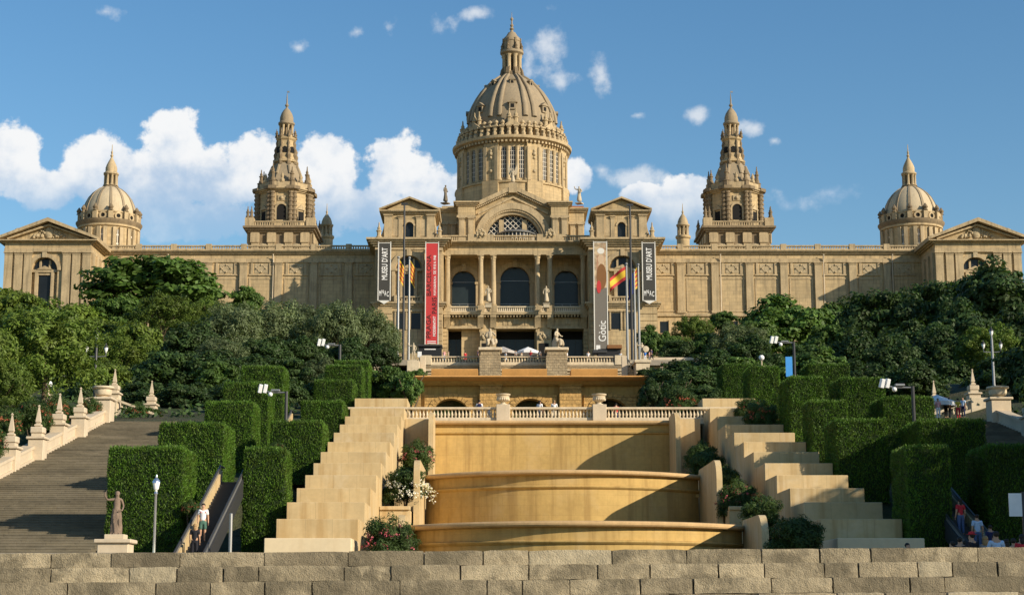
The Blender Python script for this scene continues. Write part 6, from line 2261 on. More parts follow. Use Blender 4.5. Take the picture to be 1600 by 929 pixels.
# ================================================================== FIGURES
def skin_mesh(name, nodes, edges, sub=1):
    names = list(nodes)
    me = bpy.data.meshes.new(name)
    me.from_pydata([nodes[n][0] for n in names], [(names.index(a), names.index(b)) for a, b in edges], [])
    o = bpy.data.objects.new(name, me)
    COL.objects.link(o)
    o.modifiers.new('s', 'SKIN').use_smooth_shade = True
    for i, n in enumerate(names):
        r = nodes[n][1]
        me.skin_vertices[0].data[i].radius = r if hasattr(r, '__len__') else (r, r)
        me.skin_vertices[0].data[i].use_root = (i == 0)
    m = o.modifiers.new('u', 'SUBSURF')
    m.levels = sub
    dg = bpy.context.evaluated_depsgraph_get()
    out = bpy.data.meshes.new_from_object(o.evaluated_get(dg))
    out.name = name
    bpy.data.objects.remove(o, do_unlink=True)
    out.polygons.foreach_set('use_smooth', [True] * len(out.polygons))
    return out


def join_meshes(name, parts):
    """parts: list of (mesh, matrix); returns one mesh"""
    bm = bmesh.new()
    for me, mx in parts:
        t = me.copy()
        t.transform(mx)
        bm.from_mesh(t)
        bpy.data.meshes.remove(t)
    out = bpy.data.meshes.new(name)
    bm.to_mesh(out)
    bm.free()
    out.polygons.foreach_set('use_smooth', [True] * len(out.polygons))
    return out


def body_nodes(pose):
    """standing figure 1.72 m tall facing -Y"""
    N = {
        'pelvis': ((0, 0, 0.95), (0.15, 0.11)), 'waist': ((0, 0.0, 1.10), (0.13, 0.10)), 'chest': ((0, 0.0, 1.32), (0.165, 0.11)), 'neck0': ((0, 0.0, 1.45), 0.075), 'neck': ((0, -0.01, 1.52), 0.052),
        'jaw': ((0, -0.03, 1.58), 0.07), 'skull': ((0, -0.01, 1.65), 0.085), 'crown': ((0, 0.0, 1.70), 0.055), 'nose': ((0, -0.12, 1.61), 0.016),
        'shL': ((0.17, 0, 1.42), 0.062), 'elL': ((0.23, 0.03, 1.14), 0.045), 'wrL': ((0.24, -0.05, 0.90), 0.032), 'haL': ((0.24, -0.08, 0.82), 0.03),
        'shR': ((-0.17, 0, 1.42), 0.062), 'elR': ((-0.23, 0.03, 1.14), 0.045), 'wrR': ((-0.24, -0.05, 0.90), 0.032), 'haR': ((-0.24, -0.08, 0.82), 0.03),
        'hiL': ((0.095, 0, 0.88), 0.09), 'knL': ((0.10, -0.01, 0.48), 0.06), 'anL': ((0.10, 0.02, 0.08), 0.04), 'toL': ((0.11, -0.13, 0.035), 0.035),
        'hiR': ((-0.095, 0, 0.88), 0.09), 'knR': ((-0.10, -0.01, 0.48), 0.06), 'anR': ((-0.10, 0.02, 0.08), 0.04), 'toR': ((-0.11, -0.13, 0.035), 0.035),
    }
    if pose == 'walk':
        N['knL'] = ((0.10, -0.16, 0.50), 0.06); N['anL'] = ((0.10, -0.22, 0.09), 0.04); N['toL'] = ((0.10, -0.36, 0.05), 0.035)
        N['knR'] = ((-0.10, 0.06, 0.48), 0.06); N['anR'] = ((-0.10, 0.30, 0.13), 0.04); N['toR'] = ((-0.10, 0.20, 0.035), 0.035)
        N['elL'] = ((0.22, 0.12, 1.16), 0.045); N['wrL'] = ((0.22, 0.08, 0.92), 0.032); N['haL'] = ((0.22, 0.05, 0.85), 0.03)
        N['elR'] = ((-0.22, -0.06, 1.15), 0.045); N['wrR'] = ((-0.20, -0.24, 1.0), 0.032); N['haR'] = ((-0.20, -0.31, 0.98), 0.03)
    if pose == 'lean':
        N['elL'] = ((0.25, -0.1, 1.17), 0.045); N['wrL'] = ((0.16, -0.32, 1.05), 0.032); N['haL'] = ((0.12, -0.38, 1.05), 0.03)
        N['elR'] = ((-0.25, -0.1, 1.17), 0.045); N['wrR'] = ((-0.16, -0.32, 1.05), 0.032); N['haR'] = ((-0.12, -0.38, 1.05), 0.03)
    if pose == 'armup':
        N['elR'] = ((-0.40, -0.04, 1.40), 0.045); N['wrR'] = ((-0.52, -0.08, 1.62), 0.034); N['haR'] = ((-0.46, -0.09, 1.72), 0.032)
        N['elL'] = ((0.26, 0.05, 1.16), 0.045); N['wrL'] = ((0.20, -0.12, 0.98), 0.032); N['haL'] = ((0.15, -0.16, 0.97), 0.03)
        N['knL'] = ((0.11, -0.08, 0.50), 0.06); N['anL'] = ((0.10, 0.04, 0.08), 0.04)
    return N


BODY_E = [('pelvis', 'waist'), ('waist', 'chest'), ('chest', 'neck0'), ('neck0', 'neck'), ('neck', 'jaw'), ('jaw', 'skull'), ('skull', 'crown'), ('jaw', 'nose'),
          ('neck0', 'shL'), ('shL', 'elL'), ('elL', 'wrL'), ('wrL', 'haL'), ('neck0', 'shR'), ('shR', 'elR'), ('elR', 'wrR'), ('wrR', 'haR'),
          ('pelvis', 'hiL'), ('hiL', 'knL'), ('knL', 'anL'), ('anL', 'toL'), ('pelvis', 'hiR'), ('hiR', 'knR'), ('knR', 'anR'), ('anR', 'toR')]


def grow(v, k):
    return tuple(q + k for q in v) if hasattr(v, '__len__') else v + k


def sub_nodes(N, keep, k):
    return {n: (N[n][0], grow(N[n][1], k)) for n in keep}


def hand_mesh(N):
    """five short fingers at each hand"""
    mb = MB()
    for s in ('L', 'R'):
        w, h = Vector(N['wr' + s][0]), Vector(N['ha' + s][0])
        d = (h - w).normalized()
        side = d.cross(Vector((1, 0, 0.1))).normalized()
        for i, ln in enumerate((0.07, 0.08, 0.075, 0.06)):
            p = h + d * 0.015 + side * (i - 1.5) * 0.019
            mb.tube([tuple(p), tuple(p + d * ln * 0.55), tuple(p + d * ln + Vector((0, 0.012, 0)))], [0.0095, 0.0085, 0.006], 5)
        p = w + d * 0.035 + side * 0.03
        mb.tube([tuple(p), tuple(p + d * 0.03 + side * 0.022), tuple(p + d * 0.06 + side * 0.028)], [0.011, 0.01, 0.007], 5)
    return mb.mesh('hands', smooth=60)


FIG = {}
for ps in ('stand', 'walk', 'lean', 'armup'):
    N_ = body_nodes(ps)
    bd = skin_mesh('body', N_, BODY_E)
    hm = hand_mesh(N_)
    FIG[ps, 'body'] = join_meshes('body', [(bd, Matrix()), (hm, Matrix())])
    if ps != 'armup':
        keep = ['waist', 'pelvis', 'chest', 'neck0', 'shL', 'elL', 'shR', 'elR']
        Ns = sub_nodes(N_, keep, 0.018)
        for q in ('elL', 'elR'):
            a, b = Vector(Ns['sh' + q[2]][0]), Vector(Ns[q][0])
            Ns[q] = (tuple(a + (b - a) * 0.8), 0.062)
        FIG[ps, 'shirt'] = skin_mesh('shirt', Ns, [e for e in BODY_E if e[0] in keep and e[1] in keep])
        keep = ['pelvis', 'waist', 'hiL', 'knL', 'anL', 'hiR', 'knR', 'anR']
        Nt = sub_nodes(N_, keep, 0.016)
        Nt['waist'] = ((0, 0, 1.03), (0.14, 0.11))
        FIG[ps, 'trousers'] = skin_mesh('trousers', Nt, [e for e in BODY_E if e[0] in keep and e[1] in keep])
        Nk = sub_nodes(N_, keep, 0.02)
        for s in ('L', 'R'):
            a, b = Vector(Nk['hi' + s][0]), Vector(Nk['kn' + s][0])
            Nk['kn' + s] = (tuple(a + (b - a) * 0.95), 0.085)
        Nk['waist'] = ((0, 0, 1.03), (0.14, 0.11))
        k2 = ['pelvis', 'waist', 'hiL', 'knL', 'hiR', 'knR']
        FIG[ps, 'shorts'] = skin_mesh('shorts', {q: Nk[q] for q in k2}, [e for e in BODY_E if e[0] in k2 and e[1] in k2])
h_ = MB().ball((0, 0.018, 1.665), 0.098, sz=0.95, n=12, m=8)
h_.v = [(x, y + (0.02 if (y < -0.02 and z < 1.66) else 0) * 3, z if not (y < 0 and z < 1.66) else 1.68) for x, y, z in h_.v]
FIG['hair'] = h_.mesh('hair', smooth=80)
FIG['hairlong'] = MB().ball((0, 0.025, 1.66), 0.1, sz=0.95, n=12, m=8).ball((0, 0.065, 1.54), 0.085, sy=0.6, sz=1.5, n=10, m=6).mesh('hair', smooth=80)
FIG['pack'] = MB().cbox(-0.14, 0.14, 0.13, 0.28, 1.06, 1.44, 0.05).tube([(0.1, 0.14, 1.42), (0.11, -0.02, 1.46), (0.11, -0.13, 1.3)], 0.018, 5).tube([(-0.1, 0.14, 1.42), (-0.11, -0.02, 1.46), (-0.11, -0.13, 1.3)], 0.018, 5).mesh('backpack')
FIG['hat'] = MB().lathe([(0.16, 1.685), (0.165, 1.695), (0.1, 1.70), (0.095, 1.76), (0.03, 1.79)], 0, 0, 14).mesh('hat')
plain('skin_tone', (0.50, 0.29, 0.18), 0.6)
plain('hair_dark', (0.025, 0.018, 0.012), 0.6)
plain('hair_light', (0.32, 0.20, 0.09), 0.6)
CL = {'white': (0.78, 0.77, 0.76), 'red': (0.55, 0.04, 0.05), 'pink': (0.75, 0.38, 0.38), 'blue': (0.05, 0.20, 0.55), 'paleblue': (0.45, 0.58, 0.75), 'black': (0.025, 0.025, 0.03),
      'navy': (0.03, 0.035, 0.09), 'grey': (0.25, 0.25, 0.25), 'green': (0.08, 0.16, 0.12), 'yellow': (0.6, 0.45, 0.06), 'purple': (0.12, 0.05, 0.16), 'denim': (0.09, 0.13, 0.24), 'beige': (0.5, 0.42, 0.3)}
for k_, c_ in CL.items():
    plain('cloth_' + k_, c_, 0.85, spec=0.1)


def person(loc, rz, top, bottom, label, group=None, pose='stand', h=1.72, hair='hair_dark', extra=None, long=False, low='trousers'):
    o = empty('person', loc, label, 'person', group, rz)
    k = h / 1.72
    o.scale = (k, k, k)
    link('body', FIG[pose, 'body'], 'skin_tone', o)
    link('shirt', FIG[pose, 'shirt'], 'cloth_' + top, o)
    link(low, FIG[pose, low], 'cloth_' + bottom, o)
    link('hair', FIG['hairlong' if long else 'hair'], hair, o)
    if extra:
        nm, mt = extra
        link({'pack': 'backpack', 'hat': 'hat'}[nm], FIG[nm], 'cloth_' + mt, o)
    return o


def build_people():
    # terrace over the cascade
    Y = 131.0
    z = 13.36
    P = lambda x, Y_: xx(x, 640, Y_)
    person((P(749, 132), 132, z), pi, 'white', 'black', 'person in white shirt with navy backpack at the balustrade', pose='lean', h=1.8, extra=('pack', 'navy'))
    person((P(764, 131), 130.6, z), pi, 'white', 'white', 'child in white clothes looking through the balusters', h=1.15)
    person((P(843, 132), 131.4, z), pi * 0.85, 'white', 'grey', 'person with dark hair and pale top turned aside at the balustrade', h=1.7, long=True)
    person((P(865.5, 132), 131.2, z), pi, 'white', 'beige', 'person in loose white shirt behind the balusters', pose='lean', h=1.68, hair='hair_light')
    person((P(962, 133), 132.5, z), pi, 'red', 'navy', 'person in red top near the shaded arch', h=1.6)
    # forecourt edge
    zf = 35.8
    row = [(694, 'pink', 0, 'white', 'person in pale pink top beside the kiosk'), (700.5, 'beige', 1, 'grey', 'long haired person in beige beside the kiosk'), (727, 'red', 0, 'red', 'person dressed in bright red at the forecourt rail'),
           (747, 'pink', 0, 'black', 'person in pink close to the uncracked pedestal'), (753, 'purple', 1, 'black', 'person in purple close to the uncracked pedestal'), (790, 'white', 0, 'white', 'person in white under the grey parasol'),
           (806, 'grey', 0, 'black', 'dark dressed person between the two parasols'), (829, 'red', 0, 'grey', 'person in red in front of the white parasol'), (815, 'beige', 0, 'grey', 'person in beige in front of the white parasol'),
           (843, 'grey', 1, 'black', 'grey dressed person by the white parasol'), (886, 'white', 0, 'grey', 'person in white next to the cracked pedestal'), (919, 'white', 1, 'beige', 'pair of white shirts seen at the forecourt rail')]
    for i, (x, c, lg, b, la) in enumerate(row):
        Yp = 256.2 + (i % 3) * 0.9
        person((xx(x, 548, Yp), Yp, zf), (i * 1.7) % 6.28, c, b, la if x != 919 else 'person in white shirt at the rail by the dark kiosk', pose='stand', h=1.66 + 0.04 * (i % 4), long=bool(lg))
    for i, (x, c, b, la, Yp) in enumerate(((1008, 'blue', 'white', 'person in bright blue shirt near the shield statue', 257), (1014.5, 'pink', 'grey', 'person in pink shirt near the shield statue', 257.6), (969.5, 'white', 'grey', 'person in white by the brown kiosk', 258),
                                           (1018, 'navy', 'black', 'person in dark clothes near the shield statue', 255), (1034, 'navy', 'navy', 'dark blue clad visitor before the white parapet', 252), (1045, 'purple', 'navy', 'purple clad visitor before the white parapet', 252.4), (1049, 'black', 'black', 'black clad visitor before the white parapet', 252.1))):
        zb = zf if Yp > 254.5 else ground_z(xx(x, 556, Yp), Yp) + 0.0
        person((xx(x, 552, Yp), Yp, zb), i * 1.3, c, b, la, pose=('walk' if i % 2 else 'stand'), h=1.72)
    # escalator beside the striped staircase
    def esc(Yp):
        return 5.9 * min(1.0, max(0.0, (Yp - 75.5) / 15.0)) + 0.12
    person((-17.95, 81.6, esc(81.6)), 0.2, 'white', 'green', 'person in white and red top riding the sunlit escalator', pose='stand', h=1.74, extra=('pack', 'red'), low='shorts')
    person((-17.9, 79.2, esc(79.2)), pi, 'black', 'black', 'light haired person in black on the sunlit escalator', pose='stand', h=1.62, hair='hair_light', long=True)
    # crowd below the shaded escalator
    person((17.9, 80.0, esc(80.0)), pi, 'paleblue', 'denim', 'person in pale blue shirt riding the shaded escalator', pose='stand', h=1.78)
    person((17.95, 77.6, esc(77.6)), pi, 'grey', 'navy', 'person with backpack at the foot of the shaded escalator', h=1.7, extra=('pack', 'navy'))
    for i, (dx, Yp, c, la) in enumerate(((-0.25, 75.2, 'white', 'person in white boarding the shaded escalator'), (0.2, 78.8, 'navy', 'person in navy high on the shaded escalator'), (-0.15, 82.4, 'red', 'person in red high on the shaded escalator'), (0.25, 73.6, 'beige', 'person in beige waiting below the shaded escalator'))):
        person((17.95 + dx, Yp, esc(Yp)), pi + 0.3 * (i - 1), c, 'denim', la, h=1.7, long=(i % 2 == 0))
    cr = [(1500, 56, 'black', 'black', None, 'stand', 'person in black in the shaded crowd'), (1508, 60, 'paleblue', 'grey', None, 'stand', 'person in pale blue stripes in the shaded crowd'), (1519, 55, 'black', 'denim', ('hat', 'red'), 'stand', 'person wearing a red brimmed hat'),
          (1540, 55, 'grey', 'navy', None, 'stand', 'light haired person in grey in the shaded crowd'), (1557, 53, 'paleblue', 'black', None, 'lean', 'person with broad pale blue back in the shaded crowd'), (1572, 60, 'white', 'grey', None, 'stand', 'person with white collar in the shaded crowd'),
          (1584, 57, 'black', 'black', None, 'stand', 'dark haired person in black beside the red shirt'), (1597, 55, 'red', 'black', None, 'stand', 'person in red shirt at the edge of the crowd'), (1488, 62, 'navy', 'black', None, 'walk', 'person in navy walking to the shaded escalator'),
          (1528, 64, 'yellow', 'grey', None, 'stand', 'person in yellow in the shaded crowd')]
    for i, (x, Yp, c, b, ex, ps, la) in enumerate(cr):
        person((xx(x, 850, Yp), Yp, 0.0), pi + (i % 3 - 1) * 0.5, c, b, la, pose=ps, h=1.66 + 0.05 * (i % 3), extra=ex, hair='hair_light' if i == 3 else 'hair_dark', long=(i % 2 == 1))
    person((xx(1418, 850, 60), 60, 0), 0.4, 'white', 'navy', 'child in white top beside the lowest shaded block', h=1.62)
    # parasol terrace
    for i, (x, c, b) in enumerate(((1466, 'pink', 'white'), (1484, 'red', 'black'), (1478, 'black', 'black'), (1497, 'yellow', 'red'), (1455, 'white', 'denim'), (1505, 'paleblue', 'navy'))):
        Yp = 139 + (i % 3) * 1.4
        X = xx(x, 640, Yp)
        person((X, Yp, ground_z(X, Yp)), i * 1.1, c, b, 'person in %s near the white parasol under dark trees' % {'paleblue': 'pale blue'}.get(c, c), h=1.68)


build_people()


# ------------------------------------------------------------------ statues
def robe_mesh(seed, arm=None, lean=0.0):
    N = {'hem': ((0, 0, 0.12), (0.30, 0.27)), 'kn': ((0.02, -0.02, 0.45), (0.23, 0.2)), 'pelvis': ((0, 0, 0.92), (0.19, 0.15)), 'waist': ((0, 0, 1.1), (0.15, 0.12)), 'chest': ((0, 0, 1.32), (0.18, 0.13)),
         'neck0': ((0, 0, 1.46), 0.08), 'neck': ((0, -0.01, 1.53), 0.055), 'jaw': ((0, -0.03, 1.6), 0.075), 'skull': ((0, -0.01, 1.67), 0.095), 'top': ((0, 0, 1.73), 0.06),
         'shL': ((0.19, 0, 1.42), 0.07), 'elL': ((0.28, -0.03, 1.16), 0.055), 'haL': ((0.14, -0.2, 1.12), 0.04), 'shR': ((-0.19, 0, 1.42), 0.07), 'elR': ((-0.29, 0.02, 1.15), 0.055), 'haR': ((-0.26, -0.12, 0.92), 0.04)}
    if arm:
        N['elR'], N['haR'] = ((-0.42, -0.02, 1.5), 0.055), ((-0.5, -0.05, 1.8), 0.04)
    E = [('pelvis', 'kn'), ('kn', 'hem'), ('pelvis', 'waist'), ('waist', 'chest'), ('chest', 'neck0'), ('neck0', 'neck'), ('neck', 'jaw'), ('jaw', 'skull'), ('skull', 'top'), ('neck0', 'shL'), ('shL', 'elL'), ('elL', 'haL'), ('neck0', 'shR'), ('shR', 'elR'), ('elR', 'haR')]
    N = {k: N[k] for k in ['pelvis'] + [q for q in N if q != 'pelvis']}
    me = skin_mesh('figure', N, E, 2)
    rn = random.Random(seed)
    ph = rn.uniform(0, 6)
    for v in me.vertices:      # folds of the cloth
        x, y, z = v.co
        a = atan2(y, x)
        if z < 1.25:
            k = 1 + 0.10 * sin(a * 7 + ph + z * 2.5) * min(1.0, (1.25 - z) * 1.6)
            v.co.x *= k
            v.co.y *= k
        v.co.x += lean * z * z
    return me


def seated_mesh(seed):
    N = {'pelvis': ((0, 0.1, 0.55), (0.28, 0.24)), 'waist': ((0, 0.08, 0.8), (0.18, 0.15)), 'chest': ((0, 0.02, 1.05), (0.2, 0.15)), 'neck0': ((0, 0, 1.2), 0.09), 'neck': ((0, -0.02, 1.28), 0.06), 'skull': ((0, -0.04, 1.4), 0.105), 'top': ((0, -0.03, 1.48), 0.07),
         'shL': ((0.2, 0, 1.17), 0.075), 'elL': ((0.36, -0.1, 0.95), 0.06), 'haL': ((0.42, -0.28, 0.9), 0.045), 'shR': ((-0.2, 0, 1.17), 0.075), 'elR': ((-0.34, -0.02, 0.92), 0.06), 'haR': ((-0.24, -0.28, 0.8), 0.045),
         'knL': ((0.18, -0.38, 0.55), 0.15), 'anL': ((0.24, -0.42, 0.12), 0.11), 'knR': ((-0.16, -0.4, 0.52), 0.15), 'anR': ((-0.2, -0.46, 0.1), 0.11), 'seat': ((0, 0.2, 0.2), (0.4, 0.35)),
         'sidefig': ((0.42, -0.05, 0.45), 0.14), 'sidehead': ((0.44, -0.08, 0.72), 0.08)}
    E = [('pelvis', 'waist'), ('waist', 'chest'), ('chest', 'neck0'), ('neck0', 'neck'), ('neck', 'skull'), ('skull', 'top'), ('neck0', 'shL'), ('shL', 'elL'), ('elL', 'haL'), ('neck0', 'shR'), ('shR', 'elR'), ('elR', 'haR'),
         ('pelvis', 'knL'), ('knL', 'anL'), ('pelvis', 'knR'), ('knR', 'anR'), ('pelvis', 'seat'), ('seat', 'sidefig'), ('sidefig', 'sidehead')]
    me = skin_mesh('figure', N, E, 2)
    rn = random.Random(seed)
    for v in me.vertices:
        x, y, z = v.co
        if z < 0.8:
            v.co.y += 0.03 * sin(x * 22 + z * 6)
            v.co.x += 0.02 * sin(z * 18 + y * 9)
    return me


def wing_mb(s):
    P = [(0.05, 1.35), (0.32, 1.95), (0.55, 2.45), (0.62, 2.5), (0.6, 2.2), (0.62, 1.9), (0.54, 1.55), (0.46, 1.2), (0.32, 1.05), (0.12, 1.1)]
    return MB().prism([(s * x, z) for x, z in P], 0.12, 0.2)


ROBE, ROBE2, SEAT = robe_mesh(1), robe_mesh(2, arm=True), seated_mesh(3)


def statue(loc, h, me, m, label, rz=0.0, wings=False, base=None, shield=False, name='statue', group=None, h0=1.75):
    o = empty(name, loc, label, 'statue', group, rz)
    k = h / h0
    zb = 0.0
    if base:
        bw, bh = base
        MB().cbox(-bw, bw, -bw, bw, 0, bh * 0.82, 0.03).build('pedestal', m, o, loc=(0, 0, 0))
        MB().cbox(-bw * 1.15, bw * 1.15, -bw * 1.15, bw * 1.15, bh * 0.821, bh, 0.03).build('pedestal_cap', m, o, loc=(0, 0, 0))
        zb = bh
    else:
        MB().cbox(-0.34 * k, 0.34 * k, -0.34 * k, 0.34 * k, -0.02, 0.1 * k, 0.02).build('plinth', m, o, loc=(0, 0, 0))
        zb = 0.05 * k
    link('figure', me, m, o, (0, 0, zb), sc=k)
    if wings:
        for s in (-1, 1):
            w = wing_mb(s).mesh('wing')
            link('wing', w, m, o, (0, 0, zb), sc=k)
    if shield:
        link('shield', MB().lathe([(0.01, -0.05), (0.25, -0.04), (0.3, 0), (0.01, 0.03)], 0, 0, 18).mesh('shield'), m, o, (0.34 * k, -0.25 * k, zb + 1.05 * k), sc=k).rotation_euler = (radians(90), 0, 0)
    return o


def build_statues():
    st, dk = 'statue_stone', 'statue_dark'
    Yp = 339.2
    for x, la in ((763, 'robed stone statue on the balcony between the sunlit column pair'), (853.5, 'robed stone statue on the balcony between the shaded column pair')):
        zb = zz(481, Yp)
        statue((xx(x, 465, Yp), Yp, zb), 3.6, ROBE, st, la, base=(0.6, 0.9))
    Y = 359.0
    statue((xx(696, 300, Y), Y, zz(317, Y) - 0.2), zz(284, Y) - zz(317, Y) - 0.6, ROBE, dk, 'dark bronze winged statue on the roof beside the gable', wings=False, rz=1.1).scale = (1, 1, 1)
    o = statue((xx(905, 300, Y), Y, zz(317, Y) - 0.2), zz(286, Y) - zz(317, Y) - 0.6, ROBE2, st, 'pale statue with raised arm on the terracotta roof base', rz=-0.4)
    Y = 354.6
    statue((GX, Y, zz(287.5, Y)), (zz(257, Y) - zz(287.5, Y)) * 0.74, ROBE, st, 'pale winged angel statue on top of the gable', wings=True)
    zt = zz(543, 251)
    statue((-4.87, 251.9, zt), 2.95, SEAT, st, 'seated stone figure group with spread drapery on the uncracked pedestal', h0=1.5, name='seated_statue')
    statue((4.95, 251.9, zt), 2.95, SEAT, st, 'seated stone figure turned sideways on the cracked pedestal', h0=1.5, rz=1.0, name='seated_statue')
    zb = zz(564, 248)
    g = ground_z(xx(646, 550, 248), 248)
    statue((xx(646, 550, 248), 248, zb), zz(533, 248) - zb, FIG['armup', 'body'], st, 'pale nude standing statue beside the white notice board', h0=1.9)
    p = MB().cbox(-0.9, 0.9, -0.9, 0.9, -6, -0.021, 0.05)
    q = p.build('pedestal', 'balustrade_stone', None, loc=(xx(646, 550, 248), 248, zb))
    tag(q, 'pale stone block under the nude standing statue', 'pedestal')
    X = xx(1003, 550, 248)
    zb = zz(563, 248)
    statue((X, 248, zb), zz(534, 248) - zb, FIG['armup', 'body'], st, 'pale standing statue holding a round shield beside the flagpoles', h0=1.8, shield=True, rz=0.2)
    p = MB().cbox(-1.0, 1.0, -1.0, 1.0, -8, -0.45, 0.05).cbox(-1.2, 1.2, -1.2, 1.2, -0.448, -0.021, 0.05)
    q = p.build('pedestal', 'balustrade_stone', None, loc=(X, 248, zb))
    tag(q, 'ivy edged stone pedestal under the shield statue', 'pedestal')
    # figure at the foot of the striped staircase
    Y = 70.0
    X = xx(181, 840, Y)
    zt = zz(836, Y)
    o = empty('statue', (X, Y, 0), 'slender draped statue with one raised arm on a pale pedestal before the hedge', 'statue')
    MB().cbox(-0.62, 0.62, -0.55, 0.55, 0, zt - 0.32, 0.03).build('pedestal', 'pale_plaster', o, loc=(0, 0, 0))
    MB().cbox(-0.74, 0.74, -0.67, 0.67, zt - 0.318, zt - 0.16, 0.03).cbox(-0.4, 0.4, -0.35, 0.35, zt - 0.158, zt + 0.04, 0.02).build('pedestal_cap', 'pale_plaster', o, loc=(0, 0, 0))
    k = (zz(762, Y) - zt) / 1.9
    link('figure', FIG['armup', 'body'], 'statue_shade_brown', o, (0, 0, zt + 0.02), rz=0.25, sc=k)
    mb = MB()
    n, rows = 22, 9
    for j in range(rows + 1):
        z = 0.02 + 0.98 * j / rows
        for i in range(n):
            a = 2 * pi * i / n
            rr = (0.17 + 0.05 * (1 - j / rows)) * (1 + 0.13 * sin(a * 6 + z * 5)) * (0.75 if (j < rows - 3 and sin(a) < -0.3) else 1.0)
            mb.v.append((rr * cos(a) * 1.05, rr * 0.8 * sin(a) + 0.04, z + (0.05 * sin(a * 2) if j == rows else 0)))
    for j in range(rows):
        for i in range(n):
            mb.f.append((j * n + i, j * n + (i + 1) % n, (j + 1) * n + (i + 1) % n, (j + 1) * n + i))
    link('drapery', mb.mesh('drapery', smooth=70), 'statue_shade_brown', o, (0, 0, zt + 0.02), rz=0.25, sc=k)
    hb = MB().ball((0, 0.02, 1.67), 0.105, sz=0.95, n=12, m=8).ball((0, 0.1, 1.66), 0.06, n=8, m=6)
    link('hair', hb.mesh('hair', smooth=80), 'statue_shade_brown', o, (0, 0, zt + 0.02), rz=0.25, sc=k)


build_statues()


# ================================================================== LAMPS
def lantern_mesh():
    return MB().lathe([(0.05, 0), (0.09, 0.05), (0.06, 0.1), (0.13, 0.14), (0.2, 0.5), (0.14, 0.66)], 0, 0, 10).mesh('lantern'), MB().lathe([(0.22, 0.5), (0.2, 0.62), (0.1, 0.74), (0.05, 0.8), (0.06, 0.86), (0.015, 0.98)], 0, 0, 10).mesh('lantern_cap')


LAN, LANC = lantern_mesh()


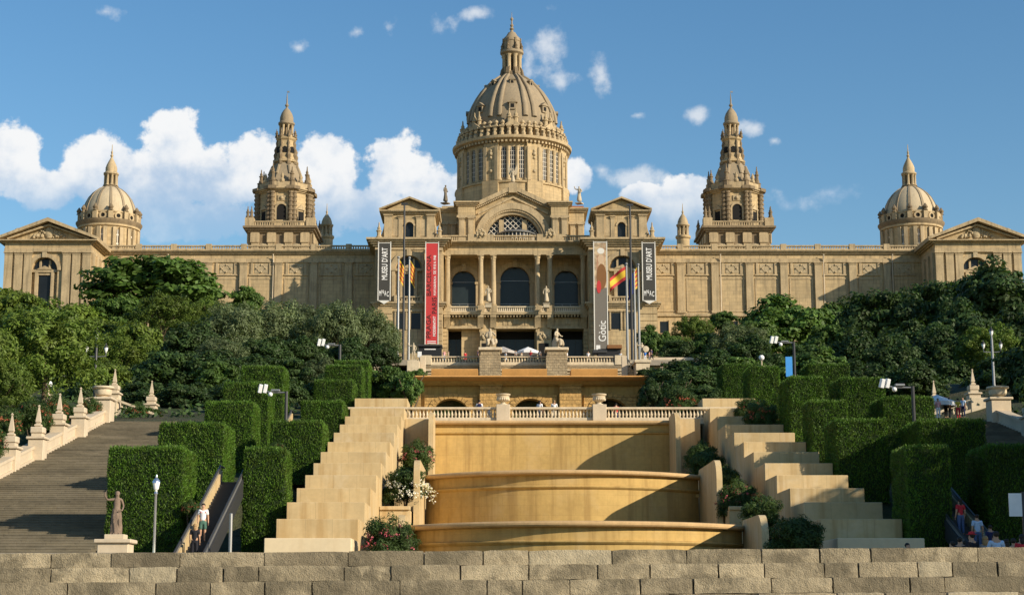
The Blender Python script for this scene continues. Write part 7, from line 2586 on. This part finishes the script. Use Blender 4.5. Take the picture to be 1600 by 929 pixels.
def build_lamps():
    Y = 60
    X = xx(241, 850, Y)
    h = zz(768, Y)
    o = empty('lamp_post', (X, Y, 0), 'slender silver lamp post with one lantern in front of the broad hedge', 'street lamp')
    MB().lathe([(0.14, 0), (0.14, 0.5), (0.08, 0.6), (0.055, 0.75), (0.04, h - 0.1), (0.07, h - 0.05), (0.05, h)], 0, 0, 12).build('pole', 'chrome', o, loc=(0, 0, 0))
    link('lantern', LAN, 'lamp_glass', o, (0, 0, h), sc=0.62)
    link('lantern_cap', LANC, 'chrome', o, (0, 0, h), sc=0.62)
    for (x, yt, Y, la) in ((150, 517, 150, 'tall dark lamp post with three lanterns beside the dome shaped conifer'), (1551, 513, 168, 'leaning grey lamp post with three lanterns under dark trees')):
        X = xx(x, 560, Y)
        g = ground_z(X, Y)
        zt = zz(yt + 12, Y)
        o = empty('lamp_post', (X, Y, g - 0.1), la, 'street lamp')
        h = zt - g + 0.1
        MB().lathe([(0.2, 0), (0.2, 0.8), (0.13, 1.0), (0.11, h - 0.4), (0.06, h)], 0, 0, 10).build('pole', 'metal_dark' if x < 800 else 'metal_grey', o, loc=(0, 0, 0))
        link('lantern', LAN, 'lamp_glass', o, (0, 0, h), sc=1.0)
        link('lantern_cap', LANC, 'metal_dark', o, (0, 0, h), sc=1.0)
        for s in (-1, 1):
            MB().tube([(0, 0, h - 1.6), (s * 0.85, 0, h - 1.55), (s * 0.85, 0, h - 1.2)], 0.05, 6).build('arm', 'metal_grey', o, loc=(0, 0, 0))
            link('lantern', LAN, 'lamp_glass', o, (s * 0.85, 0, h - 1.25), sc=0.9)
            link('lantern_cap', LANC, 'metal_dark', o, (s * 0.85, 0, h - 1.25), sc=0.9)
    for (x, yt, yb, Y, dx, sc, la) in ((447, 611, 668, 117, -1.35, 1.0, 'floodlight mast between clipped hedges beside the sunlit escalator'), (531, 538, 575, 186, -1.7, 1.3, 'floodlight mast beside the blue banner behind the sunlit hedges'),
                                       (1428, 603, 700, 99, -1.35, 0.9, 'floodlight mast in front of the dark clipped hedges'), (1241, 534, 590, 186, -1.8, 1.3, 'floodlight mast carrying a long blue banner')):
        X = xx(x, (yt + yb) / 2, Y)
        g = ground_z(X, Y)
        h = zz(yt, Y) - g + 0.2
        o = empty('floodlight_mast', (X, Y, g - 0.2), la, 'lamp')
        MB().lathe([(0.12 * sc, 0), (0.11 * sc, h)], 0, 0, 10).build('mast', 'metal_dark', o, loc=(0, 0, 0))
        MB().tube([(0, 0, h - 0.08), (dx * 0.7, 0, h - 0.08), (dx, 0, h - 0.02)], 0.06 * sc, 6).build('arm', 'metal_grey', o, loc=(0, 0, 0))
        MB().cbox(dx * 0.55 - 0.3 * sc, dx * 0.55 + 0.3 * sc, -0.15, 0.15, h + 0.0, h + 0.14, 0.02).build('sensor_plate', 'metal_grey', o, loc=(0, 0, 0))
        for q in (0, 1):
            b = MB().cbox(-0.13 * sc, 0.13 * sc, -0.12, 0.18, -0.3 * sc, 0.3 * sc, 0.03).mesh('floodlight')
            f = link('floodlight', b, 'white_paint', o, (dx - 0.1 * sc - 0.34 * sc * q, 0, h + 0.18 * sc))
            f.rotation_euler = (0.2, 0.18, 0.2)
        MB().ball((dx * 0.8, -0.1, h - 0.22 * sc), 0.16 * sc).build('camera_dome', 'white_paint', o, loc=(0, 0, 0))
        if x == 1241:
            za, zb_ = zz(557, Y) - g + 0.2, zz(588, Y) - g + 0.2
            MB().box(-0.95, -0.22, -0.03, 0.03, zb_, za).build('banner', 'blue_sign', o, loc=(0, 0, 0))
    Y = 186
    X = xx(522, 584, Y)
    g = ground_z(X, Y)
    o = empty('banner_sign', (X, Y, g), 'narrow blue banner on a thin pole behind the sunlit hedges', 'sign')
    MB().box(-0.22, 0.22, -0.03, 0.03, zz(594, Y) - g, zz(576, Y) - g).build('banner', 'blue_sign', o, loc=(0, 0, 0))
    MB().lathe([(0.05, -0.2), (0.05, zz(575, Y) - g)], 0.29, 0, 8).build('pole', 'metal_grey', o, loc=(0, 0, 0))
    for (x, y, Y, la) in ((76, 604, 150, 'white globe lamp on a pale pier behind the red flowered bushes'), (1190, 562, 190, 'white globe lamp among bright leafy trees'), (1357, 548, 240, 'white globe lamp under dark evergreens')):
        X, _, Z = at(x, y, Y)
        g = ground_z(X, Y)
        o = empty('globe_lamp', (X, Y, g), la, 'street lamp')
        MB().lathe([(0.35, -0.2), (0.35, max(0.4, Z - g - 0.9)), (0.45, max(0.45, Z - g - 0.85)), (0.45, max(0.5, Z - g - 0.7)), (0.08, max(0.55, Z - g - 0.65)), (0.06, Z - g)], 0, 0, 10).build('pier', 'pale_plaster', o, loc=(0, 0, 0))
        MB().ball((0, 0, Z - g + 0.25), 0.32).build('globe', 'white_paint', o, loc=(0, 0, 0))


build_lamps()


# ================================================================== FLAGS
def flag_mesh(w, h, rows, seed, droop=0.6):
    """cloth hanging from a pole at x = 0; rows: material index for each stripe"""
    rn = random.Random(seed)
    nx = 10
    nr = len(rows) * 2
    me = bpy.data.meshes.new('cloth')
    vs, fs, mi = [], [], []
    for j in range(nr + 1):
        v = j / nr
        for i in range(nx + 1):
            u = i / nx
            x = w * u * (1 - 0.45 * droop)
            z = -h * v - droop * w * u * (0.75 + 0.35 * u)
            y = 0.16 * w * sin(u * 7 + v * 2.5 + seed) * u
            vs.append((x, y, z))
    for j in range(nr):
        for i in range(nx):
            a = j * (nx + 1) + i
            fs.append((a, a + nx + 1, a + nx + 2, a + 1))
            mi.append(rows[j // 2])
    me.from_pydata(vs, [], fs)
    me.update()
    me.polygons.foreach_set('material_index', mi)
    me.polygons.foreach_set('use_smooth', [True] * len(fs))
    for m in ('flag_yellow', 'flag_red', 'flag_blue'):
        me.materials.append(MAT[m])
    return me


def build_flags():
    cat_ = [0, 1, 0, 1, 0, 1, 0, 1, 0]
    esp = [1, 0, 0, 1]
    eu = [2]
    poles = [(622, 402, 'thin grey flagpole with drooping striped flag by the olive trees', cat_, 1, 0.9), (630.5, 318, 'tallest bare flagpole next to the red banner', None, 1, 0), (639, 402, 'grey flagpole with red and yellow striped flag next to the red banner', cat_, 1, 0.95),
             (979.5, 411, 'grey flagpole flying a red and yellow banded flag', esp, -1, 0.55), (986.5, 318, 'tallest bare flagpole next to the painted banner', None, 1, 0), (991.5, 420, 'dark flagpole with a folded blue flag', eu, -1, 0.95), (998, 411, 'grey flagpole with a red striped yellow flag by the shield statue', cat_, -1, 0.8)]
    Y = 259.0
    for i, (x, yt, la, rows, s, dr) in enumerate(poles):
        X = xx(x, 480, Y + i * 0.2)
        o = empty('flagpole', (X, Y + i * 0.2, 35.8), la, 'flagpole')
        h = zz(yt, Y) - 35.8
        MB().lathe([(0.32, 0), (0.32, 0.5), (0.2, 0.6), (0.18, h * 0.5), (0.13, h - 0.2)], 0, 0, 10).build('pole', 'metal_grey' if rows else 'metal_dark', o, loc=(0, 0, 0))
        if rows is None:
            MB().box(-0.5, 0.5, -0.12, 0.12, h - 0.2, h + 0.15).build('head', 'metal_dark', o, loc=(0, 0, 0))
        else:
            MB().ball((0, 0, h), 0.22).build('finial', 'metal_grey', o, loc=(0, 0, 0))
            me = flag_mesh(3.2 if rows is esp else 1.2, 2.1 if rows is esp else 3.2, rows, i, dr)
            f = bpy.data.objects.new('cloth', me)
            COL.objects.link(f)
            f.parent = o
            f.location = (s * 0.16, -0.1, h - 0.4)
            f.scale = (s, 1, 1)


build_flags()


# ================================================================== BANNERS ON THE FACADE
def text_mesh(body, size, depth=0.03, bold=0.0, width=1.0, align='LEFT'):
    cu = bpy.data.curves.new('lettering', 'FONT')
    cu.body = body
    cu.size = size
    cu.extrude = depth
    cu.offset = bold
    cu.align_x = align
    cu.resolution_u = 3
    o = bpy.data.objects.new('lettering', cu)
    COL.objects.link(o)
    dg = bpy.context.evaluated_depsgraph_get()
    me = bpy.data.meshes.new_from_object(o.evaluated_get(dg))
    bpy.data.objects.remove(o, do_unlink=True)
    bpy.data.curves.remove(cu)
    return me


def lettering(parent, body, loc, length, cap, m, up=True, bold=0.012):
    """letters `cap` high filling `length`, reading upwards when up"""
    me = text_mesh(body, 1.0, 0.02, bold)
    xs = [v.co.x for v in me.vertices]
    ys = [v.co.y for v in me.vertices]
    w, h = max(xs) - min(xs), max(ys) - min(ys)
    x0, y0 = min(xs), min(ys)
    for v in me.vertices:
        a, b = (v.co.x - x0) / w * length, (v.co.y - y0) / h * cap
        d = -v.co.z
        v.co = (-b, d, a) if up else (a, d, b)
    me.update()
    me.name = 'lettering'
    return link('lettering', me, m, parent, loc)


def build_banners():
    Yb = DF - 1.9
    m = mpp(430, Yb)

    def frame(x0, x1, y0, y1, mt, la, foot=None):
        X0, X1 = xx(x0, 430, Yb), xx(x1, 430, Yb)
        zt, zb = zz(y0, Yb), zz(y1, Yb)
        o = empty('banner', ((X0 + X1) / 2, Yb, zb), la, 'banner')
        w, h = (X1 - X0) / 2, zt - zb
        MB().box(-w, w, -0.04, 0.04, 0, h).build('cloth', mt, o, loc=(0, 0, 0))
        for s in (-1, 1):
            MB().box(s * w - 0.09, s * w + 0.09, -0.1, 0.06, -0.1, h + 0.3).build('edge_rail', 'banner_edge', o, loc=(0, 0, 0))
        MB().box(-w, w, -0.1, 0.06, h + 0.003, h + 0.14).build('top_rail', 'banner_edge', o, loc=(0, 0, 0))
        for z in (0.4, h * 0.5, h - 0.4):
            MB().box(-0.05, 0.05, 0.05, 1.88, z, z + 0.1).build('bracket', 'metal_dark', o, loc=(0, 0, 0))
        return o, w, h, zb
    for x0, x1, la in ((591, 610, 'dark grey vertical museum banner with white letters beside the shadowed wing'), (1004, 1024, 'dark grey vertical museum banner with white letters beside the fully lit wing')):
        o, w, h, zb = frame(x0, x1, 380, 469, 'banner_dark', la)
        Z = lambda y: zz(y, Yb) - zb
        lettering(o, "MUSEU D'ART", (0.62, -0.05, Z(437)), Z(387) - Z(437), 1.2, 'print_white', bold=0.02)
        for i, (c, dz) in enumerate((('M', 0), ('N', 0.45), ('A', 0), ('C', -0.15))):
            lettering(o, c, (-w + 0.22 + i * (2 * w - 0.4) / 4, -0.05, Z(462) + dz), (2 * w - 0.4) / 4 * 0.8, 0.75 if c == 'N' else 1.05, 'print_white', up=False, bold=0.02)
        MB().prism([(-w, -0.003), (w, -0.003), (0, -0.75)], -0.03, 0.03).build('pointed_hem', 'banner_edge', o, loc=(0, 0, 0))
    o, w, h, zb = frame(665, 685, 380, 537, 'banner_red', 'long red vertical banner printed with city names')
    Z = lambda y: zz(y, Yb) - zb
    k = m
    lettering(o, 'PRAGA', (-w + 8.9 * k, -0.05, Z(528)), Z(491) - Z(528), 7.2 * k, 'print_black')
    lettering(o, 'BARCELONA', (-w + 8.9 * k, -0.05, Z(462)), Z(398) - Z(462), 7.2 * k, 'print_black')
    lettering(o, 'PARIS', (-w + 17.6 * k, -0.05, Z(490)), Z(464) - Z(490), 7.2 * k, 'print_black')
    lettering(o, 'MODERNITAT', (-w + 16.2 * k, -0.05, Z(525)), Z(494) - Z(525), 4.2 * k, 'print_white', bold=0.02)
    lettering(o, 'FOTOGRÀFICA', (-w + 16.2 * k, -0.05, Z(461)), Z(431) - Z(461), 4.2 * k, 'print_white', bold=0.02)
    lettering(o, 'DE 1918 A 1948', (-w + 16.2 * k, -0.05, Z(428)), Z(399) - Z(428), 4.0 * k, 'print_white', bold=0.02)
    for y in (533, 536):
        MB().box(-w + 0.4, w - 0.4, -0.07, -0.043, Z(y + 0.6), Z(y - 0.6)).build('print_line', 'print_white', o, loc=(0, 0, 0))
    o, w, h, zb = frame(928, 948.5, 379, 548, 'banner_foot', 'tall tan and grey painted banner with white gothic lettering')
    MB().box(-w + 0.1, w - 0.1, -0.075, -0.043, Z(548 - 0) + h * 0.58, h - 0.05).build('picture', 'banner_picture', o, loc=(0, 0, 0))
    Z = lambda y: zz(y, Yb) - zb
    for cx, yc, rx_, ry_, mt, dy in ((0.1, 405, 0.62, 0.95, 'banner_face', 0.0), (0.2, 432, 1.0, 2.6, 'kiosk_wood', 0.004), (-0.35, 448, 0.45, 1.3, 'banner_red', 0.008), (0.1, 392, 0.7, 0.6, 'banner_edge', 0.004)):
        MB().prism([(cx + rx_ * cos(2 * pi * i / 18), Z(yc) + ry_ * sin(2 * pi * i / 18)) for i in range(18)], -0.09 - dy, -0.078).build('picture_shape', mt, o, loc=(0, 0, 0))
    lettering(o, 'Gòtic', (w - 0.35, -0.05, Z(533)), Z(501) - Z(533), 11.5 * k, 'print_white', bold=0.005)
    MB().box(-w + 0.3, -w + 1.1, -0.07, -0.043, Z(547), Z(539)).build('print_mark', 'print_white', o, loc=(0, 0, 0))


build_banners()


# ================================================================== KIOSKS, PARASOLS, SIGNS
def parasol(loc, w, h, m, la, rim=0.35):
    o = empty('parasol', loc, la, 'parasol')
    n = 8
    top = (0, 0, h)
    mb = MB()
    vs = [(0, 0, h)]
    for i in range(n):
        a = 2 * pi * i / n + pi / 8
        vs.append((w * cos(a), w * sin(a), h - 0.42 * w))
    for i in range(n):
        a = 2 * pi * i / n + pi / 8
        vs.append((w * cos(a), w * sin(a), h - 0.42 * w - rim))
    fs = [(0, 1 + i, 1 + (i + 1) % n) for i in range(n)] + [(1 + i, 1 + n + i, 1 + n + (i + 1) % n, 1 + (i + 1) % n) for i in range(n)]
    fs += [(1 + n + i, 1 + i, 1 + (i + 1) % n, 1 + n + (i + 1) % n) for i in range(0)]
    MB().add(vs, fs).build('canopy', m, o, loc=(0, 0, 0), smooth=0)
    MB().lathe([(0.4, 0), (0.4, 0.08), (0.04, 0.1), (0.035, h)], 0, 0, 8).build('pole', 'metal_grey', o, loc=(0, 0, 0))


def build_small():
    Y = 262.0
    parasol((xx(825, 548, Y), Y, 35.8), 1.75, zz(541.5, Y) - 35.8, 'white_cloth', 'white pyramid parasol on the forecourt in front of the middle doorway')
    plain('grey_cloth', (0.42, 0.38, 0.34), 0.8)
    parasol((xx(786, 548, Y), Y - 2, 35.8), 1.9, zz(541, Y - 2) - 35.8, 'grey_cloth', 'greyish parasol next to the uncracked statue pedestal')
    X = xx(1464, 625, 141)
    parasol((X, 141, ground_z(X, 141)), 1.55, zz(616, 141) - ground_z(X, 141), 'white_cloth', 'white parasol on the terrace under dark trees')
    Y = 259.0
    o = empty('kiosk', (xx(672, 548, Y), Y, 35.8), 'black kiosk with a pale hatch line below the red banner', 'kiosk')
    w = 17.5 * mpp(548, Y)
    h = zz(538.5, Y) - 35.8
    MB().cbox(-w, w, 0, 2.6, 0, h - 0.25, 0.03).build('body', 'black_box', o, loc=(0, 0, 0))
    MB().cbox(-w - 0.15, w + 0.15, -0.4, 2.75, h - 0.248, h, 0.03).build('roof', 'metal_dark', o, loc=(0, 0, 0))
    MB().box(-w * 0.5, w * 0.5, -0.07, -0.003, h - 0.75, h - 0.6).build('hatch_rail', 'print_white', o, loc=(0, 0, 0))
    o = empty('kiosk', (xx(952, 548, Y), Y, 35.8), 'low dark kiosk with a brown wooden roof below the painted banner', 'kiosk')
    w = 17.5 * mpp(548, Y)
    h = zz(539, Y) - 35.8
    MB().cbox(-w, w, 0, 2.6, 0, h - 0.55, 0.03).build('body', 'black_box', o, loc=(0, 0, 0))
    MB().cbox(-w * 0.2, w + 0.2, -0.5, 2.75, h - 0.548, h, 0.03).build('roof', 'kiosk_wood', o, loc=(0, 0, 0))
    MB().cbox(-w - 0.8, -w * 0.2 - 0.01, -0.2, 2.5, h - 1.2, h - 0.7, 0.05).build('awning', 'metal_dark', o, loc=(0, 0, 0))
    Y = 255.5
    o = empty('notice_board', (xx(655.5, 552, Y), Y, 35.8), 'small white notice board beside the nude statue', 'sign')
    zt = zz(549, Y) - 35.8
    MB().cbox(-0.3, 0.3, -0.05, 0.05, zt - 0.85, zt, 0.02).build('board', 'white_paint', o, loc=(0, 0, 0))
    MB().box(-0.04, 0.04, -0.03, 0.03, 0, zt - 0.852).build('post', 'metal_grey', o, loc=(0, 0, 0))
    Y = 62.0
    o = empty('notice_board', (xx(1597, 800, Y), Y, 0), 'white and red notice panels above the shaded crowd', 'sign')
    zt, zb = zz(770, Y), zz(806, Y)
    MB().box(-0.45, 0.0, -0.04, 0.04, zb, zt).build('white_panel', 'white_paint', o, loc=(0, 0, 0))
    MB().box(0.003, 0.12, -0.05, 0.05, 0, zt + 0.05).build('post', 'metal_dark', o, loc=(0, 0, 0))
    MB().box(0.13, 0.75, -0.04, 0.04, zb, zt).build('red_panel', 'flag_red', o, loc=(0, 0, 0))
    Y = 78.5
    X = xx(360, 840, Y)
    o = empty('bollard', (X, Y, 0), 'slim grey post at the foot of the sunlit escalator', 'post')
    MB().lathe([(0.08, 0), (0.08, zz(802, Y)), (0.05, zz(801, Y))], 0, 0, 10).build('post', 'metal_grey', o, loc=(0, 0, 0))


build_small()
